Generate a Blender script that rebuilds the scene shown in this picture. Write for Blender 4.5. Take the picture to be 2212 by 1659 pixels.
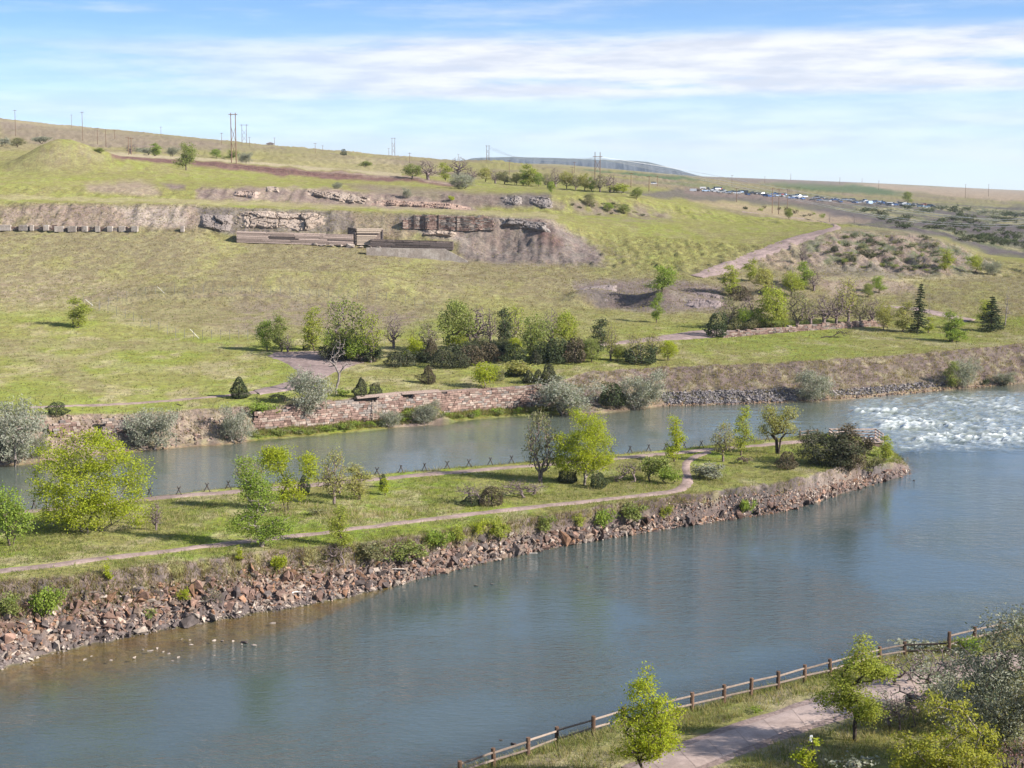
import bpy, bmesh, math, random
import numpy as np
from mathutils import Vector, Matrix

for o in list(bpy.data.objects):
    bpy.data.objects.remove(o, do_unlink=True)
scene = bpy.context.scene
COL = scene.collection
random.seed(7)
RNG = np.random.default_rng(11)

# ------------------------------------------------------------------ camera
CAM_H = 33.0
F, CX, CY = 3456.0, 1106.0, 829.5          # focal length and centre, in units of a 2212 px wide view
PITCH = math.atan((CY - 397.5) / F)
SP, CP = math.sin(PITCH), math.cos(PITCH)
cam_data = bpy.data.cameras.new("camera")
cam_data.sensor_width = 36.0
cam_data.lens = 36.0 * F / 2212.0
cam_data.clip_start = 1.0
cam_data.clip_end = 40000.0
cam = bpy.data.objects.new("camera", cam_data)
cam.location = (0, 0, CAM_H)
cam.rotation_euler = (math.pi / 2 - PITCH, 0, 0)
COL.objects.link(cam)
scene.camera = cam

# ------------------------------------------------------------------ light
SUN_EL, SUN_BACK = math.radians(29), math.radians(24)     # the sun stands to the right, a little behind the camera
to_sun = Vector((math.cos(SUN_EL) * math.cos(SUN_BACK), -math.cos(SUN_EL) * math.sin(SUN_BACK), math.sin(SUN_EL)))
sun_data = bpy.data.lights.new("sun", 'SUN')
sun_data.energy = 4.6
sun_data.angle = math.radians(0.6)
sun_data.color = (1.0, 0.93, 0.84)
sun = bpy.data.objects.new("sun", sun_data)
sun.rotation_euler = to_sun.to_track_quat('Z', 'Y').to_euler()
sun.location = to_sun * 300
COL.objects.link(sun)

scene.render.engine = 'CYCLES'
scene.view_settings.view_transform = 'Standard'
scene.view_settings.look = 'None'
scene.view_settings.exposure = 1.25
scene.view_settings.gamma = 1.0
scene.view_settings.use_curve_mapping = False
scene.cycles.max_bounces = 6
scene.cycles.transparent_max_bounces = 12
scene.cycles.volume_bounces = 0
scene.cycles.caustics_reflective = False
scene.cycles.caustics_refractive = False


class NT:
    """small helper to write node trees"""
    def __init__(self, tree):
        self.t = tree
        tree.nodes.clear()

    def n(self, typ, **kw):
        nd = self.t.nodes.new(typ)
        ins = kw.pop('ins', {})
        for k, v in kw.items():
            setattr(nd, k, v)
        for k, v in ins.items():
            if isinstance(v, bpy.types.NodeSocket):
                self.t.links.new(v, nd.inputs[k])
            else:
                nd.inputs[k].default_value = v
        return nd

    def link(self, a, b):
        self.t.links.new(a, b)

    def math(self, op, a, b=None, c=None, clamp=False):
        nd = self.t.nodes.new('ShaderNodeMath')
        nd.operation = op
        nd.use_clamp = clamp
        for i, v in enumerate((a, b, c)):
            if v is None:
                continue
            if isinstance(v, bpy.types.NodeSocket):
                self.t.links.new(v, nd.inputs[i])
            else:
                nd.inputs[i].default_value = v
        return nd.outputs[0]

    def ramp(self, v, lo, hi, a=0.0, b=1.0, smooth=True):
        nd = self.t.nodes.new('ShaderNodeMapRange')
        nd.interpolation_type = 'SMOOTHSTEP' if smooth else 'LINEAR'
        self.t.links.new(v, nd.inputs['Value'])
        nd.inputs['From Min'].default_value = lo
        nd.inputs['From Max'].default_value = hi
        nd.inputs['To Min'].default_value = a
        nd.inputs['To Max'].default_value = b
        return nd.outputs[0]

    def mix(self, fac, a, b, blend='MIX'):
        nd = self.t.nodes.new('ShaderNodeMix')
        nd.data_type = 'RGBA'
        nd.blend_type = blend
        nd.clamp_factor = True
        for i, v in ((0, fac), (6, a), (7, b)):
            if isinstance(v, bpy.types.NodeSocket):
                self.t.links.new(v, nd.inputs[i])
            elif i == 0:
                nd.inputs[i].default_value = v
            else:
                nd.inputs[i].default_value = (*v, 1.0) if len(v) == 3 else v
        return nd.outputs[2]


# ------------------------------------------------------------------ sky (world)
world = bpy.data.worlds.new("World")
scene.world = world
world.use_nodes = True
w = NT(world.node_tree)
tc = w.n('ShaderNodeTexCoord')
sep = w.n('ShaderNodeSeparateXYZ', ins={0: tc.outputs['Generated']})
X_, Y_, Z_ = sep.outputs
zpos = w.math('MAXIMUM', Z_, 0.0)
# look a little higher up in the model sky so that blue begins close above the skyline
vec = w.n('ShaderNodeCombineXYZ', ins={0: X_, 1: Y_, 2: w.math('ADD', w.math('MULTIPLY', zpos, 2.6), 0.015)})
nrm = w.n('ShaderNodeVectorMath', operation='NORMALIZE', ins={0: vec.outputs[0]})
sky = w.n('ShaderNodeTexSky', sky_type='NISHITA', sun_disc=False, sun_elevation=SUN_EL,
          sun_rotation=math.radians(90) + SUN_BACK, altitude=1000.0, air_density=1.0, dust_density=0.25, ozone_density=3.0)
w.link(nrm.outputs[0], sky.inputs[0])
az = w.math('ARCTAN2', X_, Y_)
el = w.math('ARCSINE', Z_)
# streaked cloud deck: long in azimuth, thin in elevation
p1 = w.n('ShaderNodeCombineXYZ', ins={0: w.math('MULTIPLY', az, 6.0), 1: w.math('MULTIPLY', el, 62.0), 2: 3.7})
n1 = w.n('ShaderNodeTexNoise', ins={'Vector': p1.outputs[0], 'Scale': 1.0, 'Detail': 7.0, 'Roughness': 0.55, 'Distortion': 0.25})
p2 = w.n('ShaderNodeCombineXYZ', ins={0: w.math('MULTIPLY', az, 16.0), 1: w.math('MULTIPLY', el, 110.0), 2: 9.1})
n2 = w.n('ShaderNodeTexNoise', ins={'Vector': p2.outputs[0], 'Scale': 1.0, 'Detail': 6.0, 'Roughness': 0.6})
# main bank, 2.4 to 5.8 degrees up, thinning out to the left
tilt = w.math('SUBTRACT', el, w.math('MULTIPLY', w.math('SUBTRACT', az, 0.1), 0.012))
band = w.math('MULTIPLY', w.ramp(tilt, 0.043, 0.058), w.ramp(tilt, 0.099, 0.084))
bandx = w.ramp(az, -0.34, 0.0, 0.35, 1.0)
cov = w.math('ADD', w.math('MULTIPLY', n1.outputs[0], 0.75), w.math('MULTIPLY', n2.outputs[0], 0.25))
bank = w.math('MULTIPLY', w.math('MULTIPLY', band, bandx), w.ramp(cov, 0.22, 0.52))
thin = w.math('MULTIPLY', w.ramp(cov, 0.42, 0.70), w.ramp(el, 0.10, 0.22, 0.45, 0.88))  # thickened above the view, added to lighten the sky mirrored in the river
low = w.math('MULTIPLY', w.ramp(el, 0.100, 0.012, 0.08, 0.96, smooth=False), w.ramp(n1.outputs[0], 0.25, 0.75, 0.72, 1.0))
cl = w.math('MAXIMUM', w.math('MAXIMUM', w.math('MULTIPLY', bank, 0.93), thin), low, clamp=True)
shade = w.ramp(n2.outputs[0], 0.35, 0.65)
ccol = w.mix(shade, (3.3, 3.45, 3.9), (4.5, 4.5, 4.6))
lowc = w.ramp(el, 0.045, 0.0)
ccol = w.mix(lowc, ccol, (3.5, 3.75, 4.05))
skyc = w.mix(1.0, sky.outputs[0], (0.78, 0.95, 1.02), 'MULTIPLY')
skyc = w.mix(cl, skyc, ccol)
bg = w.n('ShaderNodeBackground', ins={'Color': skyc, 'Strength': 0.10})
out = w.n('ShaderNodeOutputWorld', ins={0: bg.outputs[0]})
# ------------------------------------------------------------------ view geometry and terrain
def ray(x, y):
    u, v = (x - CX) / F, (y - CY) / F
    return u, CP - v * SP, -(SP + v * CP)

def project(X, Y, Z):
    rz = Z - CAM_H
    d = Y * CP - rz * SP
    return CX + F * X / d, CY + F * (-Y * SP - rz * CP) / d

def hash2(ix, iy, seed):
    h = (ix.astype(np.int64) * 374761393 + iy.astype(np.int64) * 668265263 + seed * 974634541) & 0xFFFFFFFF
    h = ((h ^ (h >> 13)) * 1274126177) & 0xFFFFFFFF
    h = h ^ (h >> 16)
    return (h & 0xFFFFFF) / float(0xFFFFFF)

def vnoise(x, y, seed=0):
    ix, iy = np.floor(x), np.floor(y)
    fx, fy = x - ix, y - iy
    fx, fy = fx * fx * (3 - 2 * fx), fy * fy * (3 - 2 * fy)
    a, b = hash2(ix, iy, seed), hash2(ix + 1, iy, seed)
    c, d = hash2(ix, iy + 1, seed), hash2(ix + 1, iy + 1, seed)
    return (a * (1 - fx) + b * fx) * (1 - fy) + (c * (1 - fx) + d * fx) * fy

def fbm(x, y, seed=0, octv=4):
    s, amp, tot = 0.0, 1.0, 0.0
    for k in range(octv):
        s = s + amp * (vnoise(x * 2 ** k + 17.3 * k, y * 2 ** k - 9.1 * k, seed + k) - 0.5)
        tot += amp
        amp *= 0.55
    return s / tot * 2.0

def smoothstep(a, b, v):
    t = np.clip((v - a) / (b - a), 0, 1)
    return t * t * (3 - 2 * t)

AC = np.concatenate([np.linspace(-0.80, -0.37, 24), np.linspace(-0.36, 0.36, 620), np.linspace(0.37, 0.80, 24)])
NC = len(AC)

def gsm(v, k):
    if k <= 0:
        return v
    x = np.arange(-3 * k, 3 * k + 1)
    g = np.exp(-0.5 * (x / k) ** 2)
    g /= g.sum()
    return np.convolve(np.pad(v, 3 * k, mode='edge'), g, mode='valid')

def line(pts, mode, sm=4, jit=0.0, seed=0):
    """feature line of the land: view points with a known height (mode 'z') or a known distance (mode 'Y')"""
    rows = []
    for x, y, val in pts:
        dx, dy, dz = ray(x, y)
        if mode == 'z':
            Yv = (val - CAM_H) * dy / dz
            z = val
        else:
            Yv, z = val, CAM_H + val * dz / dy
        rows.append((dx / dy, Yv, z))
    rows.sort()
    r = np.array(rows)
    Yv = gsm(np.interp(AC, r[:, 0], r[:, 1]), sm)
    z = gsm(np.interp(AC, r[:, 0], r[:, 2]), sm)
    if jit:
        Yv = Yv + jit * fbm(AC * 160, AC * 0 + seed, seed, 3)
    return [Yv, z]

def xs(pairs):
    a = np.array(pairs, float)
    xcol = CX + F * AC
    return gsm(np.interp(xcol, a[:, 0], a[:, 1]), 3)

def merge(pts, Yp):
    Yq = np.array(Yp, float)
    return [(x, y, float(np.interp(x, Yq[:, 0], Yq[:, 1]))) for x, y in pts]

L = {}
N3 = line([(-600, 2160, 3), (0, 1976, 3), (993, 1680, 3), (1067, 1656, 3), (1202, 1611, 3), (1346, 1570, 3), (1495, 1538, 3), (1621, 1503, 3), (1738, 1473, 3), (1900, 1428, 3), (2050, 1395, 3), (2158, 1373, 3), (2500, 1300, 3)], 'z', 8)
L['N0'] = [N3[0] * 0 + 6, N3[0] * 0 + 29.5]
L['N1'] = [N3[0] * 0.60, N3[0] * 0 + 7.5]
L['N2'] = [N3[0] * 0.78, N3[0] * 0 + 4.3]
L['N3'] = N3
L['N4'] = [N3[0] * 1.10 + 1.0 * fbm(AC * 120, AC * 0, 5, 3), N3[0] * 0.0]
L['N5'] = [N3[0] * 1.20, N3[0] * 0 - 2.6]
L['N6'] = line([(0, 1600, -1.7), (300, 1530, -1.7), (600, 1445, -2.2), (900, 1325, -2.8), (1200, 1250, -2.8), (1700, 1165, -2.8), (2000, 1072, -3), (2212, 1062, -3)], 'z')
L['N7'] = line([(0, 1505, -.5), (200, 1458, -.42), (400, 1418, -.38), (560, 1384, -.4), (700, 1354, -.5), (900, 1290, -.7), (1100, 1245, -.7), (1400, 1198, -.7), (1700, 1145, -.7), (1900, 1085, -.7), (2000, 1052, -2), (2212, 1045, -2.6)], 'z')
L['I1'] = line([(-300, 1500, 0), (0, 1447, 0), (100, 1415, 0), (200, 1391, 0), (310, 1368, 0), (450, 1343, 0), (600, 1318, 0), (700, 1300, 0), (870, 1262, 0), (1000, 1238, 0), (1200, 1208, 0), (1400, 1180, 0), (1560, 1152, 0), (1700, 1128, 0), (1800, 1102, 0), (1900, 1070, 0), (1955, 1045, 0), (1972, 1032, -.1), (2000, 1028, -2), (2212, 1028, -2.5)], 'z', 2, 0.7, 3)
L['I3'] = line([(-300, 1290, 4.6), (0, 1258, 4.5), (200, 1238, 4.4), (400, 1213, 4.2), (560, 1193, 4.0), (740, 1176, 3.8), (900, 1158, 3.5), (1100, 1126, 3.2), (1300, 1093, 3.0), (1480, 1068, 3.0), (1600, 1053, 3.0), (1750, 1033, 3.0), (1850, 1013, 2.8), (1905, 1000, 2.0), (1950, 1003, .7), (1975, 1012, -.6), (2000, 1010, -2), (2212, 1010, -2.5)], 'z', 2, 0.5, 8)
L['I5'] = line([(-300, 1145, 3.8), (0, 1108, 3.8), (320, 1073, 3.7), (500, 1053, 3.6), (835, 1023, 3.3), (1100, 1001, 3.1), (1310, 983, 3.0), (1500, 966, 2.9), (1720, 942, 2.8), (1800, 935, 2.7), (1870, 945, 2.4), (1910, 965, 1.5), (1940, 985, .3), (1965, 1000, -1.2), (2000, 1000, -2), (2212, 1000, -2.5)], 'z', 3)
L['I6'] = [L['I5'][0] + 3.2, np.minimum(L['I5'][1], -0.7)]
S1 = line([(-300, 1045, 0), (0, 1008, 0), (90, 1000, 0), (200, 985, 0), (300, 975, 0), (400, 967, 0), (480, 962, 0), (550, 952, 0), (640, 944, 0), (740, 936, 0), (850, 925, 0), (960, 913, 0), (1060, 903, 0), (1160, 897, 0), (1300, 893, 0), (1430, 878, 0), (1600, 873, 0), (1800, 866, 0), (1950, 852, 0), (2100, 838, 0), (2212, 828, 0), (2600, 780, 0)], 'z', 3, 0.4, 21)
L['R1'] = [(L['I6'][0] + S1[0]) / 2, S1[0] * 0 - 3.0]
L['S1'] = S1
wz = xs([(0, 0), (480, 0), (560, 1), (1190, 1), (1215, 0), (2212, 0)])
L['S2'] = [S1[0] + 2.2 + 1.8 * wz, S1[0] * 0 + 0.8]
Y3 = S1[0] + xs([(0, 8), (480, 7), (560, 5.0), (1190, 5.0), (1260, 14), (2212, 15)])
p3 = np.array([(-300, 905), (0, 900), (90, 897), (215, 893), (330, 890), (480, 880), (560, 877), (640, 871), (700, 866), (850, 851), (1050, 838), (1190, 829), (1205, 826), (1260, 803), (1500, 790), (1700, 782), (1960, 766), (2212, 742), (2600, 700)], float)
y3 = np.interp(CX + F * AC, p3[:, 0], p3[:, 1])
z3 = np.array([CAM_H + Yv * ray(0, yy)[2] / ray(0, yy)[1] for Yv, yy in zip(Y3, y3)])
L['S3'] = [Y3, gsm(z3, 3)]
L['T1'] = line([(-300, 800, 5.0), (0, 795, 5.0), (600, 790, 5.0), (1200, 770, 5.2), (1700, 735, 5.6), (2212, 712, 5.8)], 'z', 8)
L['T2'] = line([(-300, 680, 8), (0, 672, 8), (300, 665, 8.5), (960, 680, 8), (1240, 668, 8), (1500, 690, 7), (1700, 695, 7), (2212, 680, 7)], 'z', 8)
L['T3'] = line(merge([(-300, 585), (0, 580), (700, 590), (1240, 615), (1500, 640), (1700, 650), (2212, 640)], [(0, 352), (1240, 345), (1500, 335), (2212, 335)]), 'Y', 8)
L['T4'] = line(merge([(-300, 505), (0, 502), (400, 500), (510, 522), (760, 532), (1000, 562), (1200, 572), (1300, 578), (1500, 592), (1700, 602), (1900, 597), (2212, 600)], [(0, 385), (1000, 372), (1200, 366), (1500, 352), (1700, 355), (2212, 365)]), 'Y', 4)
L['T5'] = line(merge([(-300, 436), (0, 437), (420, 441), (510, 449), (740, 455), (860, 460), (1060, 464), (1180, 474), (1240, 492), (1320, 505), (1500, 520), (1650, 530), (1800, 500), (1950, 506), (2060, 530), (2130, 558), (2212, 568)], [(0, 398), (1060, 383), (1180, 381), (1320, 392), (1500, 390), (1650, 386), (1800, 400), (2212, 410)]), 'Y', 3)
L['T6'] = line(merge([(-300, 429), (0, 430), (420, 436), (740, 448), (1000, 457), (1180, 467), (1260, 478), (1500, 492), (1700, 500), (1800, 494), (1950, 501), (2060, 525), (2130, 552), (2212, 560)], [(0, 410), (1180, 398), (1500, 415), (1700, 415), (1800, 430), (2212, 450)]), 'Y', 4)
L['T7'] = line(merge([(-300, 421), (0, 422), (430, 431), (760, 444), (1010, 452), (1200, 462), (1400, 468), (1600, 480), (1780, 487), (1950, 495), (2060, 516), (2212, 540)], [(0, 425), (1200, 428), (1400, 450), (1780, 480), (2212, 560)]), 'Y', 4)
L['T8'] = line(merge([(-300, 402), (0, 402), (430, 408), (560, 406), (700, 411), (830, 420), (1000, 419), (1200, 420), (1380, 424), (1450, 440), (1600, 465), (1780, 483), (1950, 488), (2212, 510)], [(0, 436), (1200, 440), (1380, 466), (1780, 540), (2212, 650)]), 'Y', 4)
L['T9'] = line(merge([(-300, 375), (0, 375), (130, 368), (400, 380), (560, 390), (760, 397), (1000, 409), (1200, 413), (1380, 421), (1450, 436), (1600, 458), (1780, 476), (1950, 480), (2212, 492)], [(0, 500), (1380, 520), (1780, 640), (2212, 780)]), 'Y', 6)
L['T10'] = line(merge([(-300, 354), (0, 352), (240, 341), (400, 353), (480, 363), (600, 378), (740, 387), (860, 391), (1000, 401), (1200, 405), (1380, 415), (1500, 432), (1700, 458), (1800, 468), (2212, 482)], [(0, 560), (1380, 600), (1800, 760), (2212, 900)]), 'Y', 3)
L['T11'] = line(merge([(-300, 346), (0, 341), (240, 336), (400, 345), (480, 350), (600, 362), (740, 372), (860, 381), (1000, 395), (1200, 401), (1380, 411), (1500, 426), (1700, 450), (1800, 460), (2212, 474)], [(0, 572), (860, 575), (1380, 640), (1800, 850), (2212, 1000)]), 'Y', 3)
L['T12'] = line(merge([(0, 327), (240, 329), (500, 346), (740, 366), (860, 375), (1000, 386), (1200, 394), (1400, 405), (1500, 418), (1700, 439), (1850, 450), (2212, 468)], [(0, 680), (1400, 760), (1800, 950), (2212, 1150)]), 'Y', 8)
L['T13'] = line(merge([(0, 297), (500, 326), (800, 350), (1000, 367), (1200, 377), (1400, 395), (1500, 409), (1700, 428), (1900, 440), (2212, 456)], [(0, 900), (1500, 1000), (2212, 1300)]), 'Y', 8)
L['T14'] = line(merge([(0, 274), (500, 312), (800, 339), (1000, 355), (1200, 365), (1400, 384), (1600, 407), (1800, 421), (2000, 432), (2212, 446)], [(0, 1200), (1500, 1300), (2212, 1600)]), 'Y', 8)
L['T15'] = line(merge([(-300, 215), (0, 255), (180, 274), (500, 302), (740, 328), (900, 340), (1020, 348), (1200, 359), (1400, 377), (1600, 398), (1800, 411), (2000, 420), (2212, 430)], [(0, 1600), (1500, 1700), (2212, 2200)]), 'Y', 6)
L['T16'] = line(merge([(0, 262), (500, 312), (900, 348), (1020, 355), (1200, 356), (1500, 384), (1700, 394), (1900, 405), (2212, 422)], [(0, 2700), (2212, 3200)]), 'Y', 8)
L['T17'] = line(merge([(0, 275), (500, 322), (900, 351), (1200, 352.5), (1500, 379), (1700, 386), (1880, 393), (2000, 399), (2212, 412), (2700, 420)], [(0, 6000), (2212, 6000)]), 'Y', 4)
L['T18'] = [L['T17'][0] + 3500, L['T17'][1] - 12]

ORDER = [('N0', 0), ('N1', 6), ('N2', 8), ('N3', 56), ('N4', 24), ('N5', 4), ('N6', 6), ('N7', 10), ('I1', 14), ('I3', 64), ('I5', 70), ('I6', 8), ('R1', 5), ('S1', 6),
         ('S2', 8), ('S3', 40), ('T1', 36), ('T2', 66), ('T3', 46), ('T4', 46), ('T5', 54), ('T6', 10), ('T7', 10), ('T8', 36), ('T9', 24), ('T10', 16), ('T11', 12), ('T12', 14),
         ('T13', 18), ('T14', 16), ('T15', 14), ('T16', 8), ('T17', 12), ('T18', 3)]
# keep every line beyond the one before it
prev = None
for nm, _ in ORDER:
    if prev is not None:
        L[nm][0] = np.maximum(L[nm][0], prev + 0.25)
    prev = L[nm][0]

rowsY, rowsZ, rowT, ROW = [], [], [], {}
for i, (nm, cnt) in enumerate(ORDER):
    if i == 0:
        rowsY.append(L[nm][0]); rowsZ.append(L[nm][1]); rowT.append(0.0); ROW[nm] = 0
        continue
    pm = ORDER[i - 1][0]
    for k in range(1, cnt + 1):
        f = k / cnt
        rowsY.append(L[pm][0] * (1 - f) + L[nm][0] * f)
        rowsZ.append(L[pm][1] * (1 - f) + L[nm][1] * f)
        rowT.append(i - 1 + f)
    ROW[nm] = len(rowsY) - 1
GY, GZ, GT = np.array(rowsY), np.array(rowsZ), np.array(rowT)
NR = len(GT)
LI = {nm: i for i, (nm, _) in enumerate(ORDER)}

# round the profile off along the slope, except at banks and rims
k5 = np.exp(-0.5 * (np.arange(-7, 8) / 2.6) ** 2); k5 /= k5.sum()
def rowsmooth(G):
    P = np.pad(G, ((7, 7), (0, 0)), mode='edge')
    return sum(k5[j] * P[j:j + NR] for j in range(15))
sm_w = np.zeros(NR)
sm_w[ROW['S3'] + 3:] = 1.0
for nm in ('S3', 'I1', 'I5'):
    sm_w[max(0, ROW[nm] - 2):ROW[nm] + 3] = 0
sm_w[ROW['I1'] + 3:ROW['I5'] - 2] = 0.7
sm_w[ROW['N1']:ROW['N4'] - 4] = 1
for nm in ('T5', 'T8', 'T11'):
    sm_w[ROW[nm] - 3:ROW[nm] + 4] = 0.35
SY, SZ = rowsmooth(GY), rowsmooth(GZ)
GY = GY * (1 - sm_w[:, None]) + SY * sm_w[:, None]
GZ = GZ * (1 - sm_w[:, None]) + SZ * sm_w[:, None]
GX = GY * AC[None, :]
TT = np.repeat(GT[:, None], NC, 1)

def band_t(a, b, soft=0.15):
    return smoothstep(LI[a] - soft, LI[a] + soft, TT) * (1 - smoothstep(LI[b] - soft, LI[b] + soft, TT))

# mounds
def mound(px, py, Yv, rx, ry, h, skew=0):
    dx, dy, dz = ray(px, py)
    x0 = dx / dy * Yv
    global GZ
    e = ((GX - x0 + skew * (GY - Yv)) / rx) ** 2 + ((GY - Yv) / ry) ** 2
    GZ = GZ + h * np.exp(-e)
mound(125, 345, 512, 13, 15, 7.6)
mound(215, 350, 520, 14, 13, 2.6)
mound(20, 345, 530, 12, 14, 2.5)
mound(330, 352, 520, 17, 10, 1.6)
mound(600, 668, 329, 19, 7, 3.6)
mound(400, 672, 325, 17, 7, 2.6)
mound(800, 668, 331, 12, 6, 2.4)
mound(1350, 650, 327, 9, 3.5, -2.8)
mound(1425, 640, 328, 4, 4.5, 2.0)
mound(1250, 640, 329, 3, 4, 1.2)
mound(1085, 520, 376, 6.5, 3.5, -2.6)
mound(1195, 505, 377, 4, 4, 1.6)
mound(1470, 645, 330, 8, 4, 1.5)
mound(1290, 640, 332, 5, 4, 1.8)
mound(1700, 640, 345, 9, 6, 1.8)
mound(1860, 625, 352, 14, 5, 2.2)
mound(930, 905, 221.0, 2.3, 1.0, 2.0)
mound(880, 910, 220.2, 1.7, .9, 1.1)
mound(20, 745, 285, 18, 8, 1.0)
mound(260, 730, 290, 24, 5, 0.9)

# relief noise
wet = smoothstep(0.0, 0.4, GZ)
amp = 0.05 * band_t('N2', 'N4') + (0.16 + .3 * smoothstep(1450, 1600, CX + F * np.repeat(AC[None, :], NR, 0))) * band_t('I1', 'I3', .05) * wet + 0.09 * band_t('I3', 'I5') + 0.30 * band_t('S1', 'S3', .03) + 0.10 * band_t('S3', 'T2')
amp = amp + 0.22 * band_t('T2', 'T4') + 0.3 * band_t('T4', 'T5', .1) + 0.2 * band_t('T5', 'T7') + 0.35 * band_t('T7', 'T8', .1) + 0.3 * band_t('T8', 'T12') + 1.2 * band_t('T12', 'T15', .4)
GZ = GZ + amp * fbm(GX * 0.55, GY * 0.55, 3, 4)
GZ = GZ + (0.5 * band_t('T1', 'T4', .4) + 0.9 * band_t('T8', 'T10')) * fbm(GX * 0.035, GY * 0.05, 13, 3)
bx_ = smoothstep(1440, 1560, CX + F * np.repeat(AC[None, :], NR, 0)) * band_t('I1', 'I3', .12) * wet
GZ = GZ + bx_ * (.9 * (np.abs(fbm(GX * .45, GY * .04, 57, 4)) - .2) + .35 * fbm(GX * 1.1, GY * 1.1, 58, 3))
# runnels down the scarps
run = fbm(GX * 0.42, GY * 0.05, 31, 4)
GZ = GZ + 0.45 * band_t('T4', 'T5', .12) * fbm(GX * 0.8, GY * 0.8, 33, 3)
GZ = GZ + 0.9 * band_t('T4', 'T5', .12) * (np.abs(run) - 0.2) * smoothstep(-20, 0, GX * 0 + 1)
GZ = GZ + 1.0 * band_t('T7', 'T8', .12) * (np.abs(fbm(GX * 0.3, GY * 0.04, 37, 4)) - 0.2)
GZ = GZ + 0.55 * band_t('S1', 'S3', .04) * (np.abs(fbm(GX * 0.35, GY * 0.06, 41, 4)) - 0.2) * (GX > 8)
GZ = GZ + 6.0 * band_t('T13', 'T15', .3) * fbm(GX * 0.008, GY * 0.004, 51, 4) * smoothstep(1500, 900, GX + 600)
PX, PY = project(GX, GY, GZ)

# eroded gullies on the bare right hill
g = smoothstep(0, 1, 1 - ((PX - 1930) / 250) ** 2) * smoothstep(0, 1, 1 - ((PY - 548) / 60) ** 2) * band_t('T3', 'T6', .3)
GZ = GZ + 2.2 * g * fbm(GX * 0.16, GY * 0.09, 61, 4)
PX, PY = project(GX, GY, GZ)

def _col(a):
    c = float(np.interp(a, AC, np.arange(NC)))
    c0 = min(int(c), NC - 2)
    return c0, c - c0

def ground(X, Y):
    c0, f = _col(X / max(Y, 1e-3))
    za = np.interp(Y, GY[:, c0], GZ[:, c0])
    zb = np.interp(Y, GY[:, c0 + 1], GZ[:, c0 + 1])
    return float(za * (1 - f) + zb * f)

def pick(x, y, lo='N2', hi='T18'):
    """the point of the land seen at view point (x, y), looked for between two feature lines"""
    dx, dy, dz = ray(x, y)
    a = dx / dy
    c0, f = _col(a)
    r0, r1 = ROW[lo], ROW[hi] + 1
    py = PY[r0:r1, c0] * (1 - f) + PY[r0:r1, c0 + 1] * f
    Yc = GY[r0:r1, c0] * (1 - f) + GY[r0:r1, c0 + 1] * f
    idx = np.nonzero(py <= y)[0]
    if len(idx) == 0:
        i = int(np.argmin(py)); Yv = Yc[i]
    elif idx[0] == 0:
        Yv = Yc[0]
    else:
        i = idx[0]
        t = (py[i - 1] - y) / max(py[i - 1] - py[i], 1e-6)
        Yv = Yc[i - 1] + (Yc[i] - Yc[i - 1]) * t
    X = a * Yv
    return Vector((X, Yv, ground(X, Yv)))

def on_water(x, y, z=0.0):
    dx, dy, dz = ray(x, y)
    t = (z - CAM_H) / dz
    return Vector((dx * t, dy * t, z))

def px_per_m(p):
    return F / (p.y * CP - (p.z - CAM_H) * SP)

# ------------------------------------------------------------------ what grows or lies where: ground cover colours
C = dict(lush=(.152, .186, .038), mid=(.190, .186, .068), dry=(.262, .230, .138), olive=(.188, .164, .092), tan=(.275, .215, .155), dirt=(.235, .185, .150), grey=(.175, .148, .132),
         pale=(.33, .28, .24), mauve=(.16, .125, .112), red=(.135, .085, .075), shale_shade=(.105, .092, .092), bed=(.175, .112, .054), mud=(.06, .055, .035), sage=(.115, .125, .075), field=(.085, .115, .060))
C = {k: np.array(v) for k, v in C.items()}
GC = np.zeros((NR, NC, 3)) + C['mid']
nA = fbm(GX * 0.09, GY * 0.045, 71, 4)
nB = fbm(GX * 0.33, GY * 0.2, 73, 4)
nC = fbm(GX * 1.1, GY * 0.8, 79, 3)

def lay(mask, col):
    global GC
    m = np.clip(mask, 0, 1)[..., None]
    GC = GC * (1 - m) + C[col] * m

WX = PX + 16 * fbm(PX * 0.02, PY * 0.05, 91, 4)
WY = PY + 7 * fbm(PX * 0.03, PY * 0.06, 95, 4)
def area(poly, soft=8, lo='S1', hi='T18'):
    """soft-edged patch given by its outline in the view, within two feature lines"""
    P = np.array(poly, float)
    x0, x1, y0, y1 = P[:, 0].min() - 30, P[:, 0].max() + 30, P[:, 1].min() - 30, P[:, 1].max() + 30
    M = np.zeros_like(PX)
    sel = (WX > x0) & (WX < x1) & (WY > y0) & (WY < y1) & (TT >= LI[lo] - .02) & (TT <= LI[hi] + .02)
    if not sel.any():
        return M
    x, y = WX[sel], WY[sel]
    inside = np.zeros(len(x), bool)
    dist = np.full(len(x), 1e9)
    n = len(P)
    for i in range(n):
        (xa, ya), (xb, yb) = P[i], P[(i + 1) % n]
        c = ((ya > y) != (yb > y)) & (x < (xb - xa) * (y - ya) / (yb - ya + 1e-9) + xa)
        inside ^= c
        t = np.clip(((x - xa) * (xb - xa) + (y - ya) * (yb - ya)) / ((xb - xa) ** 2 + (yb - ya) ** 2 + 1e-9), 0, 1)
        dist = np.minimum(dist, np.hypot(x - xa - t * (xb - xa), y - ya - t * (yb - ya)))
    M[sel] = np.clip(0.5 + np.where(inside, dist, -dist) / (2 * soft), 0, 1)
    return M

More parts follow.
